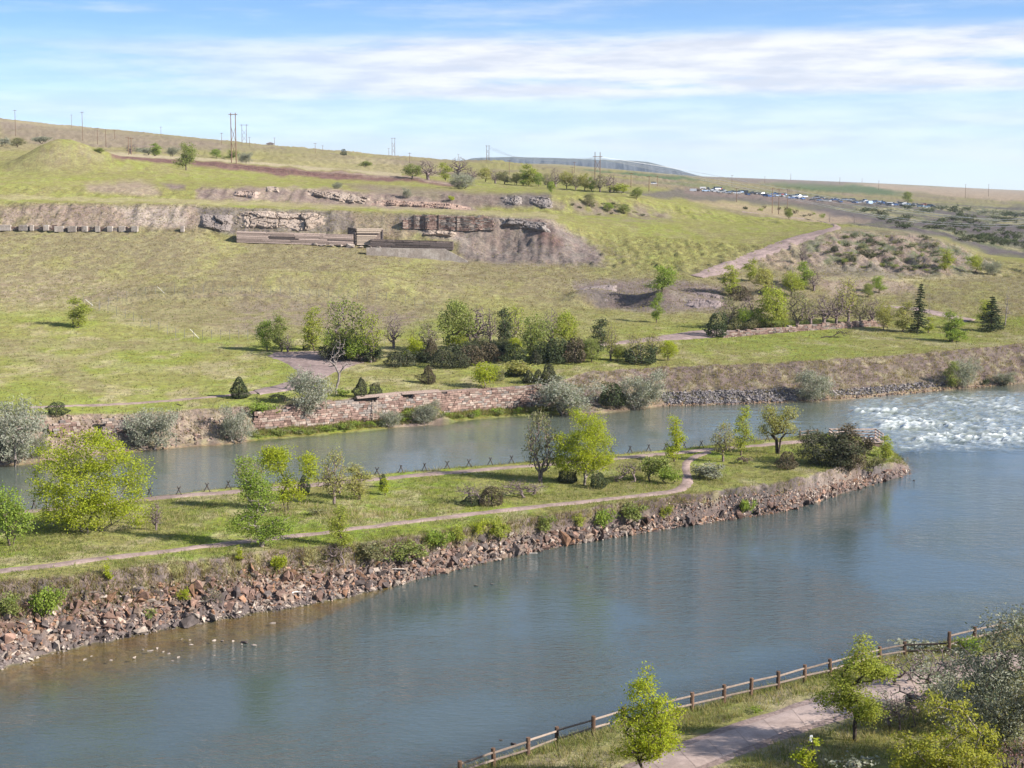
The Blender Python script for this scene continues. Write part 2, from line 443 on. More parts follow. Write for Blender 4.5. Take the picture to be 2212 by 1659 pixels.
def stroke(pts, wid, soft=4, lo='S1', hi='T18', warp=True):
    P = np.array(pts, float)
    sel = (TT >= LI[lo] - .02) & (TT <= LI[hi] + .02) & (PX > P[:, 0].min() - 60) & (PX < P[:, 0].max() + 60)
    M = np.zeros_like(PX)
    x, y = (WX if warp else PX)[sel], (WY if warp else PY)[sel]
    d = np.full(len(x), 1e9)
    for i in range(len(P) - 1):
        (xa, ya), (xb, yb) = P[i], P[i + 1]
        t = np.clip(((x - xa) * (xb - xa) + (y - ya) * (yb - ya)) / ((xb - xa) ** 2 + (yb - ya) ** 2 + 1e-9), 0, 1)
        d = np.minimum(d, np.hypot(x - xa - t * (xb - xa), y - ya - t * (yb - ya)))
    M[sel] = 1 - np.clip((d - wid) / soft, 0, 1)
    return M

# near bank
nb = band_t('N0', 'N4', .02)
lay(nb, 'mid'); lay(nb * smoothstep(.0, .5, nB), 'dry'); lay(nb * smoothstep(.1, .5, nA) * .8, 'lush'); lay(nb * smoothstep(.25, .6, nC) * .5, 'dirt')
lay(smoothstep(.5, 0, GZ) * band_t('N3', 'I1', .02), 'bed')
# river bed
lay(band_t('N4', 'I1', .01) * (GZ < .05), 'bed')
lay(band_t('N4', 'I1', .01) * smoothstep(-.8, -2.2, GZ), 'mud')
lay(band_t('N7', 'I1', .01) * smoothstep(.1, .5, nB) * .6, 'grey')
lay(band_t('I6', 'S1', .01), 'mud')
# island
isl = band_t('I1', 'I6', .01)
lay(isl, 'mid')
lay(isl * smoothstep(-.25, .25, nA + .5 * nB), 'lush')
lay(isl * smoothstep(.12, .5, nB) * .75, 'dry')
lay(area([(480, 1100), (800, 1085), (1000, 1085), (1000, 1120), (760, 1135), (560, 1140)], 14, 'I1', 'I6') * smoothstep(-.2, .3, nC + nB) * .8, 'dry')
bank = band_t('I1', 'I3', .03)
lay(bank, 'mauve'); lay(bank * smoothstep(.1, .4, nB) * .7, 'dirt'); lay(bank * smoothstep(.0, .4, -nC) * .5, 'shale_shade'); lay(bank * smoothstep(.05, .4, nC + nA * .6) * smoothstep(LI['I1'] + .5, LI['I1'] + .8, TT) * .8, 'mid')  # bare soil, with the shade of the gaps between rocks put into it
lay(bank * smoothstep(1500, 1580, PX) * smoothstep(LI['I1'] + .3, LI['I1'] + .5, TT) * smoothstep(-.3, .25, nB + .5 * nC) * .55, 'pale')
lay(bank * smoothstep(1450, 1550, PX) * smoothstep(.05, .35, fbm(GX * .5, GY * .05, 57, 4)) * .7, 'shale_shade')
lay(bank * smoothstep(1450, 1550, PX) * smoothstep(.1, .4, fbm(GX * .3 + 7, GY * .06, 59, 4)) * .7, 'dirt')
lay(area([(1590, 1062), (1640, 1058), (1660, 1110), (1590, 1115)], 8, 'I1', 'I3') * .8, 'shale_shade')
lay(area([(1850, 1010), (1900, 1003), (1935, 1030), (1880, 1055)], 8, 'I1', 'I5') * .8, 'shale_shade')
lay(area([(1925, 985), (1975, 1000), (1980, 1035), (1925, 1030)], 6, 'I1', 'I6') * .9, 'mauve')
lay(bank * smoothstep(LI['I1'] + .16, LI['I1'], TT) * .7, 'shale_shade')
lay(band_t('I5', 'I6', .02), 'dry')
# north bank
nbk = band_t('S1', 'S3', .02)
lay(nbk, 'mauve'); lay(nbk * smoothstep(0, .4, nC) * .6, 'dry'); lay(nbk * smoothstep(-.1, .35, nA) * .35, 'olive')
lay(nbk * (PX < 560) * smoothstep(-.3, .2, nB) * .7, 'dirt')
lay(band_t('S1', 'S2', .02) * (PX < 1210) * smoothstep(520, 560, PX), 'lush')
lay(smoothstep(LI['S1'] + .35, LI['S1'], TT) * (TT > LI['S1']) * .7, 'bed')
lay(band_t('S1', 'S2', .1) * smoothstep(1250, 1450, PX) * .7, 'tan')
lay(area([(840, 925), (925, 872), (985, 925)], 4, 'S1', 'S3'), 'dirt')
# terrace and hillside
ter = band_t('S3', 'T2', .02)
lay(ter, 'mid'); lay(ter * smoothstep(-.2, .35, nA) * .6, 'lush'); lay(ter * smoothstep(.0, .5, nB - nA * .5) * .7, 'dry')
hil = band_t('T2', 'T5', .25)
lay(hil, 'olive'); lay(hil * smoothstep(-.1, .4, nA + .6 * nB) * .7, 'mid'); lay(hil * smoothstep(.15, .55, nC + .4 * nB) * .3, 'dry'); lay(hil * smoothstep(.1, .45, -nC + .3 * nB) * .3, 'mauve')
lay(area([(0, 600), (150, 590), (320, 625), (250, 665), (0, 670)], 20, 'T2', 'T4') * .5 * smoothstep(-.3, .3, nC), 'dirt')
kn = area([(250, 668), (420, 648), (620, 646), (850, 655), (940, 685), (880, 715), (560, 722), (330, 700)], 14, 'T1', 'T3')
lay(kn * .85, 'olive'); lay(kn * smoothstep(430, 560, PX) * smoothstep(-.35, .25, nB + nC * .5) * .6, 'mauve')
lay(stroke([(420, 640), (560, 637), (660, 640)], 2.5, 2, 'T1', 'T4') * .6, 'mauve')
lay(stroke([(240, 655), (340, 640), (560, 630), (740, 640)], 4, 4, 'T1', 'T4') * .5, 'dry')
lay(stroke([(0, 752), (70, 768), (140, 800), (205, 838)], 12, 10, 'S3', 'T2') * .65, 'olive')
lay(stroke([(0, 738), (250, 746), (480, 752)], 7, 6, 'S3', 'T2') * .6, 'olive'); lay(stroke([(60, 768), (260, 790), (420, 800)], 5, 8, 'S3', 'T2') * .35, 'dry')
lay(area([(980, 640), (1250, 660), (1600, 680), (1500, 700), (1240, 740), (960, 690)], 16, 'T1', 'T3') * .55, 'mid')
lay(area([(1290, 440), (1420, 450), (1770, 490), (1640, 540), (1500, 590), (1280, 585), (1230, 540)], 22, 'T3', 'T9') * .85, 'mid')
lay(area([(1290, 440), (1420, 450), (1770, 490), (1640, 540), (1500, 590), (1280, 585), (1230, 540)], 22, 'T3', 'T9') * .22 * smoothstep(-.1, .4, nA), 'lush')
up = band_t('T5', 'T12', .1)
lay(up, 'mid'); lay(up * smoothstep(-.1, .35, nA) * .35, 'lush'); lay(up * smoothstep(-.1, .4, nB) * .55, 'olive')
lay(stroke([(0, 426), (440, 437), (760, 447), (1000, 456), (1200, 467)], 3, 3) * .6, 'dry')
# scarps
lay(area([(0, 446), (130, 443), (300, 445), (430, 444), (436, 492), (300, 492), (0, 488)], 6, 'T3', 'T5') * smoothstep(-.55, .1, nB + smoothstep(0, 200, PX) * .5), 'dirt')
lay(area([(250, 448), (390, 448), (400, 485), (290, 488)], 8, 'T3', 'T5') * .7, 'pale')
lay(area([(425, 447), (600, 452), (760, 457), (770, 500), (510, 508), (440, 490)], 6, 'T3', 'T5') * .9, 'grey')
lay(area([(430, 450), (500, 455), (500, 510), (430, 490)], 6, 'T3', 'T5') * .5, 'shale_shade')
lay(area([(730, 457), (870, 462), (890, 515), (800, 516), (760, 490)], 8, 'T3', 'T5') * .6, 'dirt')
pit = area([(862, 463), (1060, 466), (1190, 476), (1265, 515), (1310, 572), (1100, 570), (1000, 562), (985, 520), (870, 492)], 7, 'T2', 'T6')
lay(pit, 'grey'); lay(pit * smoothstep(0, .4, nB) * .7, 'dirt'); lay(pit * smoothstep(-.2, .3, nC) * .6, 'mauve')
lay(area([(905, 500), (980, 498), (1010, 530), (960, 515)], 8, 'T3', 'T6') * .7, 'pale')
lay(area([(1160, 480), (1200, 500), (1215, 530), (1190, 540), (1150, 495)], 10, 'T3', 'T6') * .8, 'red')
lay(area([(1230, 520), (1330, 530), (1380, 570), (1290, 575)], 16, 'T2', 'T6') * .5 * smoothstep(-.2, .2, nC), 'mauve')
usc = area([(430, 407), (560, 405), (700, 408), (830, 418), (1010, 436), (1030, 454), (760, 446), (560, 434), (430, 431)], 4, 'T6', 'T9')
lay(usc, 'dirt'); lay(usc * smoothstep(-.3, .3, nB + nC * .4) * .8, 'mauve'); lay(usc * smoothstep(.2, .5, nC) * .5, 'olive')
lay(area([(740, 396), (1000, 414), (1080, 418), (1080, 446), (1020, 440), (830, 424)], 6, 'T6', 'T9') * .75, 'mauve')
lay(area([(440, 409), (560, 408), (660, 412), (660, 428), (440, 428)], 4, 'T6', 'T9') * .5 * smoothstep(-.3, .2, nB), 'mauve')
lay(area([(185, 398), (300, 392), (350, 410), (345, 424), (190, 416)], 6, 'T6', 'T9') * .8, 'dirt')
lay(area([(350, 398), (400, 402), (405, 412), (370, 412)], 4, 'T6', 'T9'), 'mauve')
lay(area([(940, 418), (1180, 420), (1215, 450), (1010, 447)], 5, 'T6', 'T9') * .75, 'mauve')
lay(area([(1080, 420), (1180, 421), (1190, 447), (1080, 445)], 5, 'T6', 'T9') * .8, 'shale_shade')
lay(area([(1210, 432), (1330, 430), (1440, 462), (1450, 478), (1330, 474), (1210, 455)], 8, 'T6', 'T9') * .75 * smoothstep(-.4, .1, nB), 'mauve')
lay(area([(240, 333), (400, 344), (560, 358), (740, 371), (860, 381), (1000, 394), (990, 402), (860, 392), (740, 388), (600, 379), (470, 363), (400, 354), (300, 348), (240, 341)], 2.5, 'T9', 'T12'), 'red')
lay(area([(620, 364), (860, 381), (1000, 394), (990, 398), (860, 386), (700, 372)], 2, 'T9', 'T12') * .8, 'dirt')
lay(stroke([(240, 330), (500, 344), (740, 362), (860, 374)], 4, 4, 'T11', 'T13'), 'pale')
lay(stroke([(240, 330), (500, 344), (740, 362), (860, 374)], 5, 4, 'T11', 'T13') * .8, 'dry')
md = area([(0, 340), (60, 325), (130, 306), (190, 316), (240, 345), (180, 372), (40, 376)], 14, 'T8', 'T12')
lay(md * .6, 'olive'); lay(area([(90, 315), (190, 316), (220, 345), (100, 350)], 14, 'T8', 'T12') * .45 * smoothstep(-.2, .3, nC), 'mauve')
lay(area([(1240, 612), (1330, 606), (1480, 606), (1560, 622), (1580, 668), (1440, 672), (1290, 664)], 7, 'T2', 'T4') * .95, 'grey')
lay(area([(1240, 612), (1330, 606), (1480, 606), (1560, 622), (1580, 668), (1440, 672), (1290, 664)], 7, 'T2', 'T4') * smoothstep(-.5, .1, nB) * .9, 'mauve')
lay(area([(1270, 622), (1420, 622), (1440, 664), (1300, 662)], 9, 'T2', 'T4') * .5, 'shale_shade')  # darkened: shade on the bank's turned-away face is put into the colour
lay(area([(1560, 610), (1720, 602), (1760, 640), (1600, 660)], 9, 'T2', 'T4') * .5, 'dirt')
lay(area([(1760, 602), (1960, 602), (1990, 632), (1800, 640)], 7, 'T2', 'T4') * .85, 'dirt')
hill = area([(1640, 560), (1730, 515), (1840, 495), (1980, 502), (2080, 535), (2150, 570), (2110, 590), (1960, 598), (1800, 575), (1700, 585)], 10, 'T3', 'T7')
lay(hill, 'dirt'); lay(hill * smoothstep(-.05, .3, nB), 'sage'); lay(hill * smoothstep(0, .4, nC) * .6, 'grey'); lay(hill * smoothstep(1760, 1700, PX) * .7, 'tan')
lay(area([(1770, 578), (1930, 568), (1940, 600), (1770, 600)], 7, 'T3', 'T5') * .6, 'grey')
lay(stroke([(1560, 602), (1770, 603), (1960, 603), (2110, 596), (2160, 590)], 2.5, 3, 'T2', 'T5') * .8, 'dry')
# beyond
far = band_t('T12', 'T18', .2)
nF = fbm(GX * 0.012, GY * 0.004, 83, 4)
nG = fbm(GX * 0.03, GY * 0.012, 87, 3)
lay(far, 'olive'); lay(far * smoothstep(-.1, .4, nF) * .6, 'mid'); lay(far * smoothstep(.0, .4, nG) * .5, 'mauve'); lay(far * smoothstep(.15, .5, -nF) * .5, 'dry')
lay(area([(0, 262), (500, 310), (760, 340), (500, 330), (0, 300)], 8, 'T12', 'T15') * .55, 'mauve')
lay(area([(420, 350), (900, 380), (700, 340), (500, 320)], 10, 'T12', 'T14') * .4, 'mid')
# coulee and salvage yard on the right
lay(area([(1300, 415), (1480, 410), (1800, 432), (2060, 446), (2060, 462), (1760, 450), (1480, 432)], 4, 'T9', 'T16') * .85, 'shale_shade')
lay(area([(1470, 405), (1720, 425), (2040, 445), (2060, 452), (1720, 436), (1470, 418)], 3, 'T9', 'T16') * .8, 'mauve')
vl = area([(1740, 448), (1900, 440), (2230, 446), (2230, 560), (2140, 550), (2050, 512), (1900, 494), (1800, 480)], 6, 'T6', 'T15')
lay(vl, 'sage'); lay(vl * smoothstep(-.35, .1, nG + nB * .4), 'shale_shade'); lay(vl * smoothstep(.15, .4, -nG + nB * .5) * .8, 'dry')
lay(area([(1480, 430), (1780, 458), (1880, 478), (1800, 486), (1560, 452)], 5, 'T8', 'T13') * .7, 'tan')
lay(area([(1480, 440), (1640, 462), (1790, 482), (1790, 488), (1620, 470)], 3, 'T8', 'T12') * .5, 'mauve')
lay(area([(1240, 369), (1330, 370), (1440, 378), (1540, 392), (1440, 389), (1330, 380)], 2.5, 'T14', 'T18'), 'field')
lay(area([(1700, 402), (1860, 402), (2000, 414), (1900, 420), (1760, 412)], 3, 'T14', 'T18') * .9, 'field')
lay(area([(1850, 395), (2000, 399), (2230, 412), (2230, 437), (2050, 424), (1900, 408)], 3, 'T14', 'T18') * .9, 'tan')
lay(area([(1500, 378), (1700, 385), (1860, 393), (1800, 402), (1600, 392)], 3, 'T15', 'T18') * .8, 'mauve')
lay(area([(1640, 398), (1760, 393), (1900, 408), (1960, 424), (1780, 418)], 3, 'T14', 'T18') * .7, 'field')
lay(area([(1320, 386), (1520, 398), (1700, 418), (1900, 432), (1700, 424), (1480, 404)], 3, 'T13', 'T17') * .55, 'field')

# patchiness of sward and soil
GC = GC * (1 + 0.10 * nB + 0.10 * nC + 0.10 * nA)[..., None]

def mesh_from_grid(name, r0, r1, mat):
    nr = r1 - r0 + 1
    co = np.stack([GX[r0:r1 + 1], GY[r0:r1 + 1], GZ[r0:r1 + 1]], -1).reshape(-1, 3).astype(np.float32)
    ii = np.arange(nr * NC).reshape(nr, NC)
    q = np.stack([ii[:-1, :-1], ii[:-1, 1:], ii[1:, 1:], ii[1:, :-1]], -1).reshape(-1, 4)
    me = fast_mesh(name, co, q, mat, GC[r0:r1 + 1].reshape(-1, 3))
    return me

def fast_mesh(name, co, faces, mat, col=None, smooth=True, matidx=None):
    faces = np.asarray(faces, np.int32)
    k = faces.shape[1]
    me = bpy.data.meshes.new(name)
    me.vertices.add(len(co)); me.vertices.foreach_set('co', np.asarray(co, np.float32).ravel())
    me.loops.add(faces.size); me.loops.foreach_set('vertex_index', faces.ravel())
    me.polygons.add(len(faces)); me.polygons.foreach_set('loop_start', np.arange(0, faces.size, k, dtype=np.int32))
    me.polygons.foreach_set('loop_total', np.full(len(faces), k, np.int32))
    me.polygons.foreach_set('use_smooth', np.full(len(faces), smooth, bool))
    for m in (mat if isinstance(mat, (list, tuple)) else [mat]):
        me.materials.append(m)
    if matidx is not None:
        me.polygons.foreach_set('material_index', np.asarray(matidx, np.int32))
    if col is not None:
        at = me.attributes.new('Col', 'FLOAT_COLOR', 'POINT')
        c4 = np.ones((len(co), 4), np.float32); c4[:, :3] = np.clip(col, 0, 1)
        at.data.foreach_set('color', c4.ravel())
    me.update(calc_edges=True)
    return me

def tag(o, label=None, cat=None, group=None, kind=None):
    if label: o['label'] = label
    if cat: o['category'] = cat
    if group: o['group'] = group
    if kind: o['kind'] = kind
    return o

def add(name, me, parent=None, loc=None):
    o = bpy.data.objects.new(name, me)
    COL.objects.link(o)
    if loc is not None: o.location = loc
    if parent is not None: o.parent = parent
    return o

def thing(name, label, cat, loc=(0, 0, 0), rz=0.0, group=None):
    o = bpy.data.objects.new(name, None)
    COL.objects.link(o)
    o.empty_display_size = 0.3
    o.location = loc
    o.rotation_euler = (0, 0, rz)
    return tag(o, label, cat, group)

def new_mat(name):
    m = bpy.data.materials.new(name)
    m.use_nodes = True
    return m, NT(m.node_tree)

def ground_material():
    m, t = new_mat('ground_cover')
    geo = t.n('ShaderNodeNewGeometry')
    pos = geo.outputs['Position']
    col = t.n('ShaderNodeAttribute', attribute_name='Col').outputs['Color']
    nf = t.n('ShaderNodeTexNoise', ins={'Vector': pos, 'Scale': 1.7, 'Detail': 5.0, 'Roughness': 0.65})
    ng = t.n('ShaderNodeTexNoise', ins={'Vector': pos, 'Scale': 0.42, 'Detail': 4.0, 'Roughness': 0.6})
    f1 = t.ramp(nf.outputs[0], 0.34, 0.66, 0.78, 1.20)
    f2 = t.ramp(ng.outputs[0], 0.3, 0.7, 0.86, 1.13)
    fac = t.math('MULTIPLY', f1, f2)
    cm = t.n('ShaderNodeVectorMath', operation='SCALE', ins={0: col, 'Scale': fac})
    # straw and green stems within the sward
    hs = t.n('ShaderNodeHueSaturation', ins={'Hue': t.ramp(ng.outputs[0], 0.3, 0.7, 0.485, 0.512), 'Saturation': t.ramp(nf.outputs[0], 0.3, 0.7, 0.90, 1.10), 'Color': cm.outputs[0]})
    bmp = t.n('ShaderNodeBump', ins={'Strength': 0.8, 'Distance': 0.26, 'Height': nf.outputs[0]})
    bs = t.n('ShaderNodeBsdfDiffuse', ins={'Color': hs.outputs[0], 'Roughness': 0.6, 'Normal': bmp.outputs[0]})
    t.n('ShaderNodeOutputMaterial', ins={0: bs.outputs[0]})
    return m

M_GROUND = ground_material()
for nm, a, b, lab in (('riverbank', 'N0', 'N5', 'grassy near bank of the river with a fence and a paved path'),
                      ('riverbed', 'N5', 'I1', 'brown stony bed under the shallow edge of the river'),
                      ('island', 'I1', 'I6', 'long green island between the two arms of the river'),
                      ('channel_bed', 'I6', 'S1', 'muddy bed of the narrow channel behind the island'),
                      ('hillside', 'S1', 'T8', 'grassy hillside with bare scarps rising behind the far shore'),
                      ('hills', 'T8', 'T15', 'rolling olive prairie hills up to the skyline'),
                      ('plain', 'T15', 'T18', 'distant flat plain reaching the horizon')):
    tag(add(nm, mesh_from_grid(nm, ROW[a], ROW[b], M_GROUND)), lab, None, None, 'structure')

# ------------------------------------------------------------------ butte on the horizon
def butte():
    top = np.array([(985, 352), (1020, 342), (1040, 340.5), (1100, 339), (1200, 341), (1300, 345), (1370, 347), (1400, 350), (1440, 360), (1470, 368), (1500, 377), (1530, 384)], float)
    n = 150
    xcol = np.linspace(985, 1530, n)
    yt = np.interp(xcol, top[:, 0], top[:, 1]) + 0.5 * fbm(xcol * 0.05, xcol * 0, 5, 4)
    co, cl = [], []
    prof = [(-900, 0.0), (-620, 0.12), (-400, 0.25), (-260, 0.42), (-170, 0.62), (-90, 0.85), (-40, 0.97), (0, 1.0), (700, 1.0), (1500, 0.3)]
    base = ray(0, 405)
    for k, (dy, h) in enumerate(prof):
        for i in range(n):
            Y0 = 8600.0
            dx, dyy, dz = ray(xcol[i], yt[i])
            zt = CAM_H + Y0 * dz / dyy
            zb = CAM_H + Y0 * base[2] / base[1]
            r = abs(fbm(np.array([xcol[i] * 0.09]), np.array([k * 0.13]), 7, 4)[0])
            yy = Y0 + dy - (240 * r if 0 < k < 6 else 0)
            co.append((dx / dyy * Y0, yy, zb + (zt - zb) * h))
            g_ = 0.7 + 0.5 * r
            cl.append((.075 * g_, .080 * g_, .090 * g_) if 2 < k < 6 else (.075, .085, .075))  # bluish tone: some of the distant haze is put into the colour
    ii = np.arange(len(prof) * n).reshape(len(prof), n)
    q = np.stack([ii[:-1, :-1], ii[:-1, 1:], ii[1:, 1:], ii[1:, :-1]], -1).reshape(-1, 4)
    return fast_mesh('butte', np.array(co), q, M_GROUND, np.array(cl))
tag(add('butte', butte()), 'flat-topped bluish butte on the horizon', None, None, 'structure')

# ------------------------------------------------------------------ river
def river():
    Yr = np.concatenate([np.geomspace(48, 172, 120), np.linspace(172.6, 285, 190), np.linspace(288, 340, 6)])
    a = np.concatenate([np.linspace(-.8, -.37, 12), np.linspace(-.36, .10, 150), np.linspace(.1015, .37, 180), np.linspace(.38, .8, 12)])
    A2, Y2 = np.meshgrid(a, Yr)
    X2 = A2 * Y2
    px, py = project(X2, Y2, X2 * 0)
    # depth of water
    D = np.zeros_like(X2)
    for j, aa in enumerate(a):
        c0, f = _col(aa)
        Yc = GY[:, c0] * (1 - f) + GY[:, c0 + 1] * f
        Zc = GZ[:, c0] * (1 - f) + GZ[:, c0 + 1] * f
        D[:, j] = -np.interp(Yr, Yc, Zc)
    # rapids
    wx = px + 22 * fbm(px * .015, py * .04, 131, 3)
    wy = py + 8 * fbm(px * .02, py * .05, 133, 3)
    def blob(cx, cy, rx, ry):
        return np.exp(-(((wx - cx) / rx) ** 2 + ((wy - cy) / ry) ** 2))
    foam = np.zeros_like(X2)
    for b in ((1862, 892, 22, 6, 1.0), (1895, 892, 40, 9, 1.0), (1950, 895, 60, 7, .8), (1930, 918, 34, 10, 1.1), (1985, 920, 60, 12, 1.0), (2050, 925, 80, 9, .8), (1985, 956, 26, 7, 1.1), (2040, 955, 70, 10, 1.0), (2130, 950, 90, 10, .8), (2110, 912, 60, 5, .7),
              (2190, 935, 60, 7, .7), (2060, 860, 40, 3, .7), (2130, 868, 60, 5, .8), (2060, 878, 50, 4, .6), (2195, 892, 50, 7, .8), (2180, 880, 60, 4, .6), (1890, 876, 40, 3, .4), (1940, 968, 30, 4, .6), (2230, 955, 60, 8, .8), (1775, 869, 30, 2, .25)):
        foam += b[4] * blob(*b[:4])
    turb = smoothstep(1780, 1880, px) * smoothstep(835, 858, py) * smoothstep(985, 966, py)
    turb = np.maximum(turb, smoothstep(1450, 1700, px) * smoothstep(862, 880, py) * smoothstep(985, 955, py) * .25)
    ridge = 1 - np.abs(fbm(X2 * .35 + Y2 * .1, Y2 * .75, 141, 4)) * 2.2
    ridge2 = 1 - np.abs(fbm(X2 * 1.0 + 3, Y2 * 1.9, 147, 3)) * 2.0
    Zw = turb * (.20 * ridge + .10 * ridge2) + np.clip(foam, 0, 1.1) * (.30 * ridge + .22 * ridge2)
    Zw = Zw - Zw.mean() * 0
    fm = np.clip(foam, 0, 1.3) * smoothstep(.34, 1.0, .55 * ridge + .45 * ridge2 - .15) * 1.05
    fm = fm + turb * smoothstep(.80, 1.0, .6 * ridge + .4 * ridge2) * .28 + turb * .13
    # long standing waves above the island's head
    sw = smoothstep(1480, 1560, px) * smoothstep(1760, 1650, px) * smoothstep(880, 893, py) * smoothstep(942, 922, py)
    Zw = Zw + sw * .10 * np.sin((Y2 + .10 * X2 + 1.4 * fbm(X2 * .1, Y2 * .2, 151, 3)) * 1.9)
    Zw = Zw * smoothstep(0.0, .5, D)
    co = np.stack([X2, Y2, Zw], -1).reshape(-1, 3)
    nr, nc = X2.shape
    ii = np.arange(nr * nc).reshape(nr, nc)
    q = np.stack([ii[:-1, :-1], ii[:-1, 1:], ii[1:, 1:], ii[1:, :-1]], -1).reshape(-1, 4)
    far_ch = smoothstep(0, 6, Y2 - np.interp(A2, AC, L['I5'][0])) 
    rgb = np.stack([np.clip(D / 3, 0, 1), np.clip(fm, 0, 1), np.clip(far_ch, 0, 1)], -1).reshape(-1, 3)
    return co, q, rgb

def water_material():
    m, t = new_mat('river_water')
    at = t.n('ShaderNodeAttribute', attribute_name='Col').outputs['Color']
    sp = t.n('ShaderNodeSeparateColor', ins={0: at})
    depth, foam, farch = sp.outputs
    pos = t.n('ShaderNodeNewGeometry').outputs['Position']
    mp = t.n('ShaderNodeMapping', ins={'Vector': pos, 'Rotation': (0, 0, math.radians(-14)), 'Scale': (0.42, 1.0, 1.0)})
    n1 = t.n('ShaderNodeTexNoise', ins={'Vector': mp.outputs[0], 'Scale': 0.95, 'Detail': 4.0, 'Roughness': 0.6, 'Distortion': 0.4})
    n2 = t.n('ShaderNodeTexNoise', ins={'Vector': mp.outputs[0], 'Scale': 3.2, 'Detail': 3.0, 'Roughness': 0.6})
    n3 = t.n('ShaderNodeTexNoise', ins={'Vector': pos, 'Scale': 0.045, 'Detail': 3.0, 'Roughness': 0.5})
    calm = t.ramp(n3.outputs[0], 0.38, 0.60, 0.25, 1.25)
    h = t.math('ADD', t.math('MULTIPLY', n1.outputs[0], 1.0), t.math('MULTIPLY', n2.outputs[0], 0.62))
    bmp = t.n('ShaderNodeBump', ins={'Strength': t.math('MULTIPLY', calm, 0.7), 'Distance': 0.21, 'Height': h})
    body = t.mix(farch, (0.072, 0.102, 0.102), (0.102, 0.122, 0.098))  # greener far channel: the hill's reflection is put into the body colour
    dif = t.n('ShaderNodeBsdfDiffuse', ins={'Color': body, 'Normal': bmp.outputs[0]})
    tr = t.n('ShaderNodeBsdfTransparent', ins={'Color': (0.80, 0.84, 0.72, 1)})
    murk = t.math('SUBTRACT', 1.0, t.math('POWER', 2.718, t.math('MULTIPLY', depth, t.ramp(farch, 0, 1, -1.8, -22.0))))
    under = t.n('ShaderNodeMixShader', ins={0: murk, 1: tr.outputs[0], 2: dif.outputs[0]})
    gl = t.n('ShaderNodeBsdfGlossy', ins={'Color': (1, 1, 1, 1), 'Roughness': 0.06, 'Normal': bmp.outputs[0]})
    geo_ = t.n('ShaderNodeNewGeometry')
    dt = t.n('ShaderNodeVectorMath', operation='DOT_PRODUCT', ins={0: geo_.outputs['Incoming'], 1: bmp.outputs[0]})
    cs = t.math('SUBTRACT', 1.0, t.math('ABSOLUTE', dt.outputs['Value']), clamp=True)
    fres = t.math('ADD', 0.035, t.math('MULTIPLY', 0.965, t.math('POWER', cs, 4.6)), clamp=True)
    surf = t.n('ShaderNodeMixShader', ins={0: fres, 1: under.outputs[0], 2: gl.outputs[0]})
    wf = t.n('ShaderNodeTexNoise', ins={'Vector': t.n('ShaderNodeMapping', ins={'Vector': pos, 'Scale': (.55, 1.3, 1)}).outputs[0], 'Scale': 1.5, 'Detail': 5.0, 'Roughness': 0.7})
    fam = t.ramp(t.math('MULTIPLY', foam, t.ramp(wf.outputs[0], .3, .66, .25, 1.3)), 0.04, 1.0, smooth=False)
    fd = t.n('ShaderNodeBsdfDiffuse', ins={'Color': (0.66, 0.70, 0.69, 1)})
    fin = t.n('ShaderNodeMixShader', ins={0: fam, 1: surf.outputs[0], 2: fd.outputs[0]})
    t.n('ShaderNodeOutputMaterial', ins={0: fin.outputs[0]})
    return m

co, q, rgb = river()
tag(add('river', fast_mesh('river', co, q, water_material(), rgb)), 'wide blue grey river with white rapids beyond the island tip', None, None, 'structure')
# ------------------------------------------------------------------ paths and roads laid on the land
def resample(pts, n):
    P = np.array(pts, float)
    d = np.concatenate([[0], np.cumsum(np.hypot(*(P[1:] - P[:-1]).T))])
    s = np.linspace(0, d[-1], n)
    return np.stack([np.interp(s, d, P[:, 0]), np.interp(s, d, P[:, 1])], -1)

PATH_EDGES = []
def strip_mesh(name, ea, eb, n, m, mat, lo, hi, lift=0.06, jit=0.0, col=None):
    if jit: PATH_EDGES.append((ea, eb))
    sk = 1 if n > 10 else 0
    A = [pick(x, y, lo, hi) for x, y in resample(ea, n)]
    B = [pick(x, y, lo, hi) for x, y in resample(eb, n)]
    A = [Vector((gx, gy, 0)) for gx, gy in zip(gsm(np.array([p.x for p in A]), sk), gsm(np.array([p.y for p in A]), sk))]
    B = [Vector((gx, gy, 0)) for gx, gy in zip(gsm(np.array([p.x for p in B]), sk), gsm(np.array([p.y for p in B]), sk))]
    co, faces = [], []
    for i in range(n):
        a, b = A[i], B[i]
        wd = (b - a)
        ja, jb = (jit * (vnoise(np.array([a.x * .6]), np.array([a.y * .6]), 5)[0] - .5) * 2, jit * (vnoise(np.array([b.x * .6 + 9]), np.array([b.y * .6]), 6)[0] - .5) * 2) if jit else (0, 0)
        L_ = max(wd.length, .01)
        for k in range(m + 1):
            f = k / m
            f = ja / L_ + f * (1 - ja / L_ - jb / L_)
            x, y = a.x + wd.x * f, a.y + wd.y * f
            co.append((x, y, ground(x, y) + (lift if 0 < k < m else -.10)))
    for i in range(n - 1):
        for k in range(m):
            q0 = i * (m + 1) + k
            faces.append((q0, q0 + 1, q0 + m + 2, q0 + m + 1))
    return fast_mesh(name, np.array(co), faces, mat)

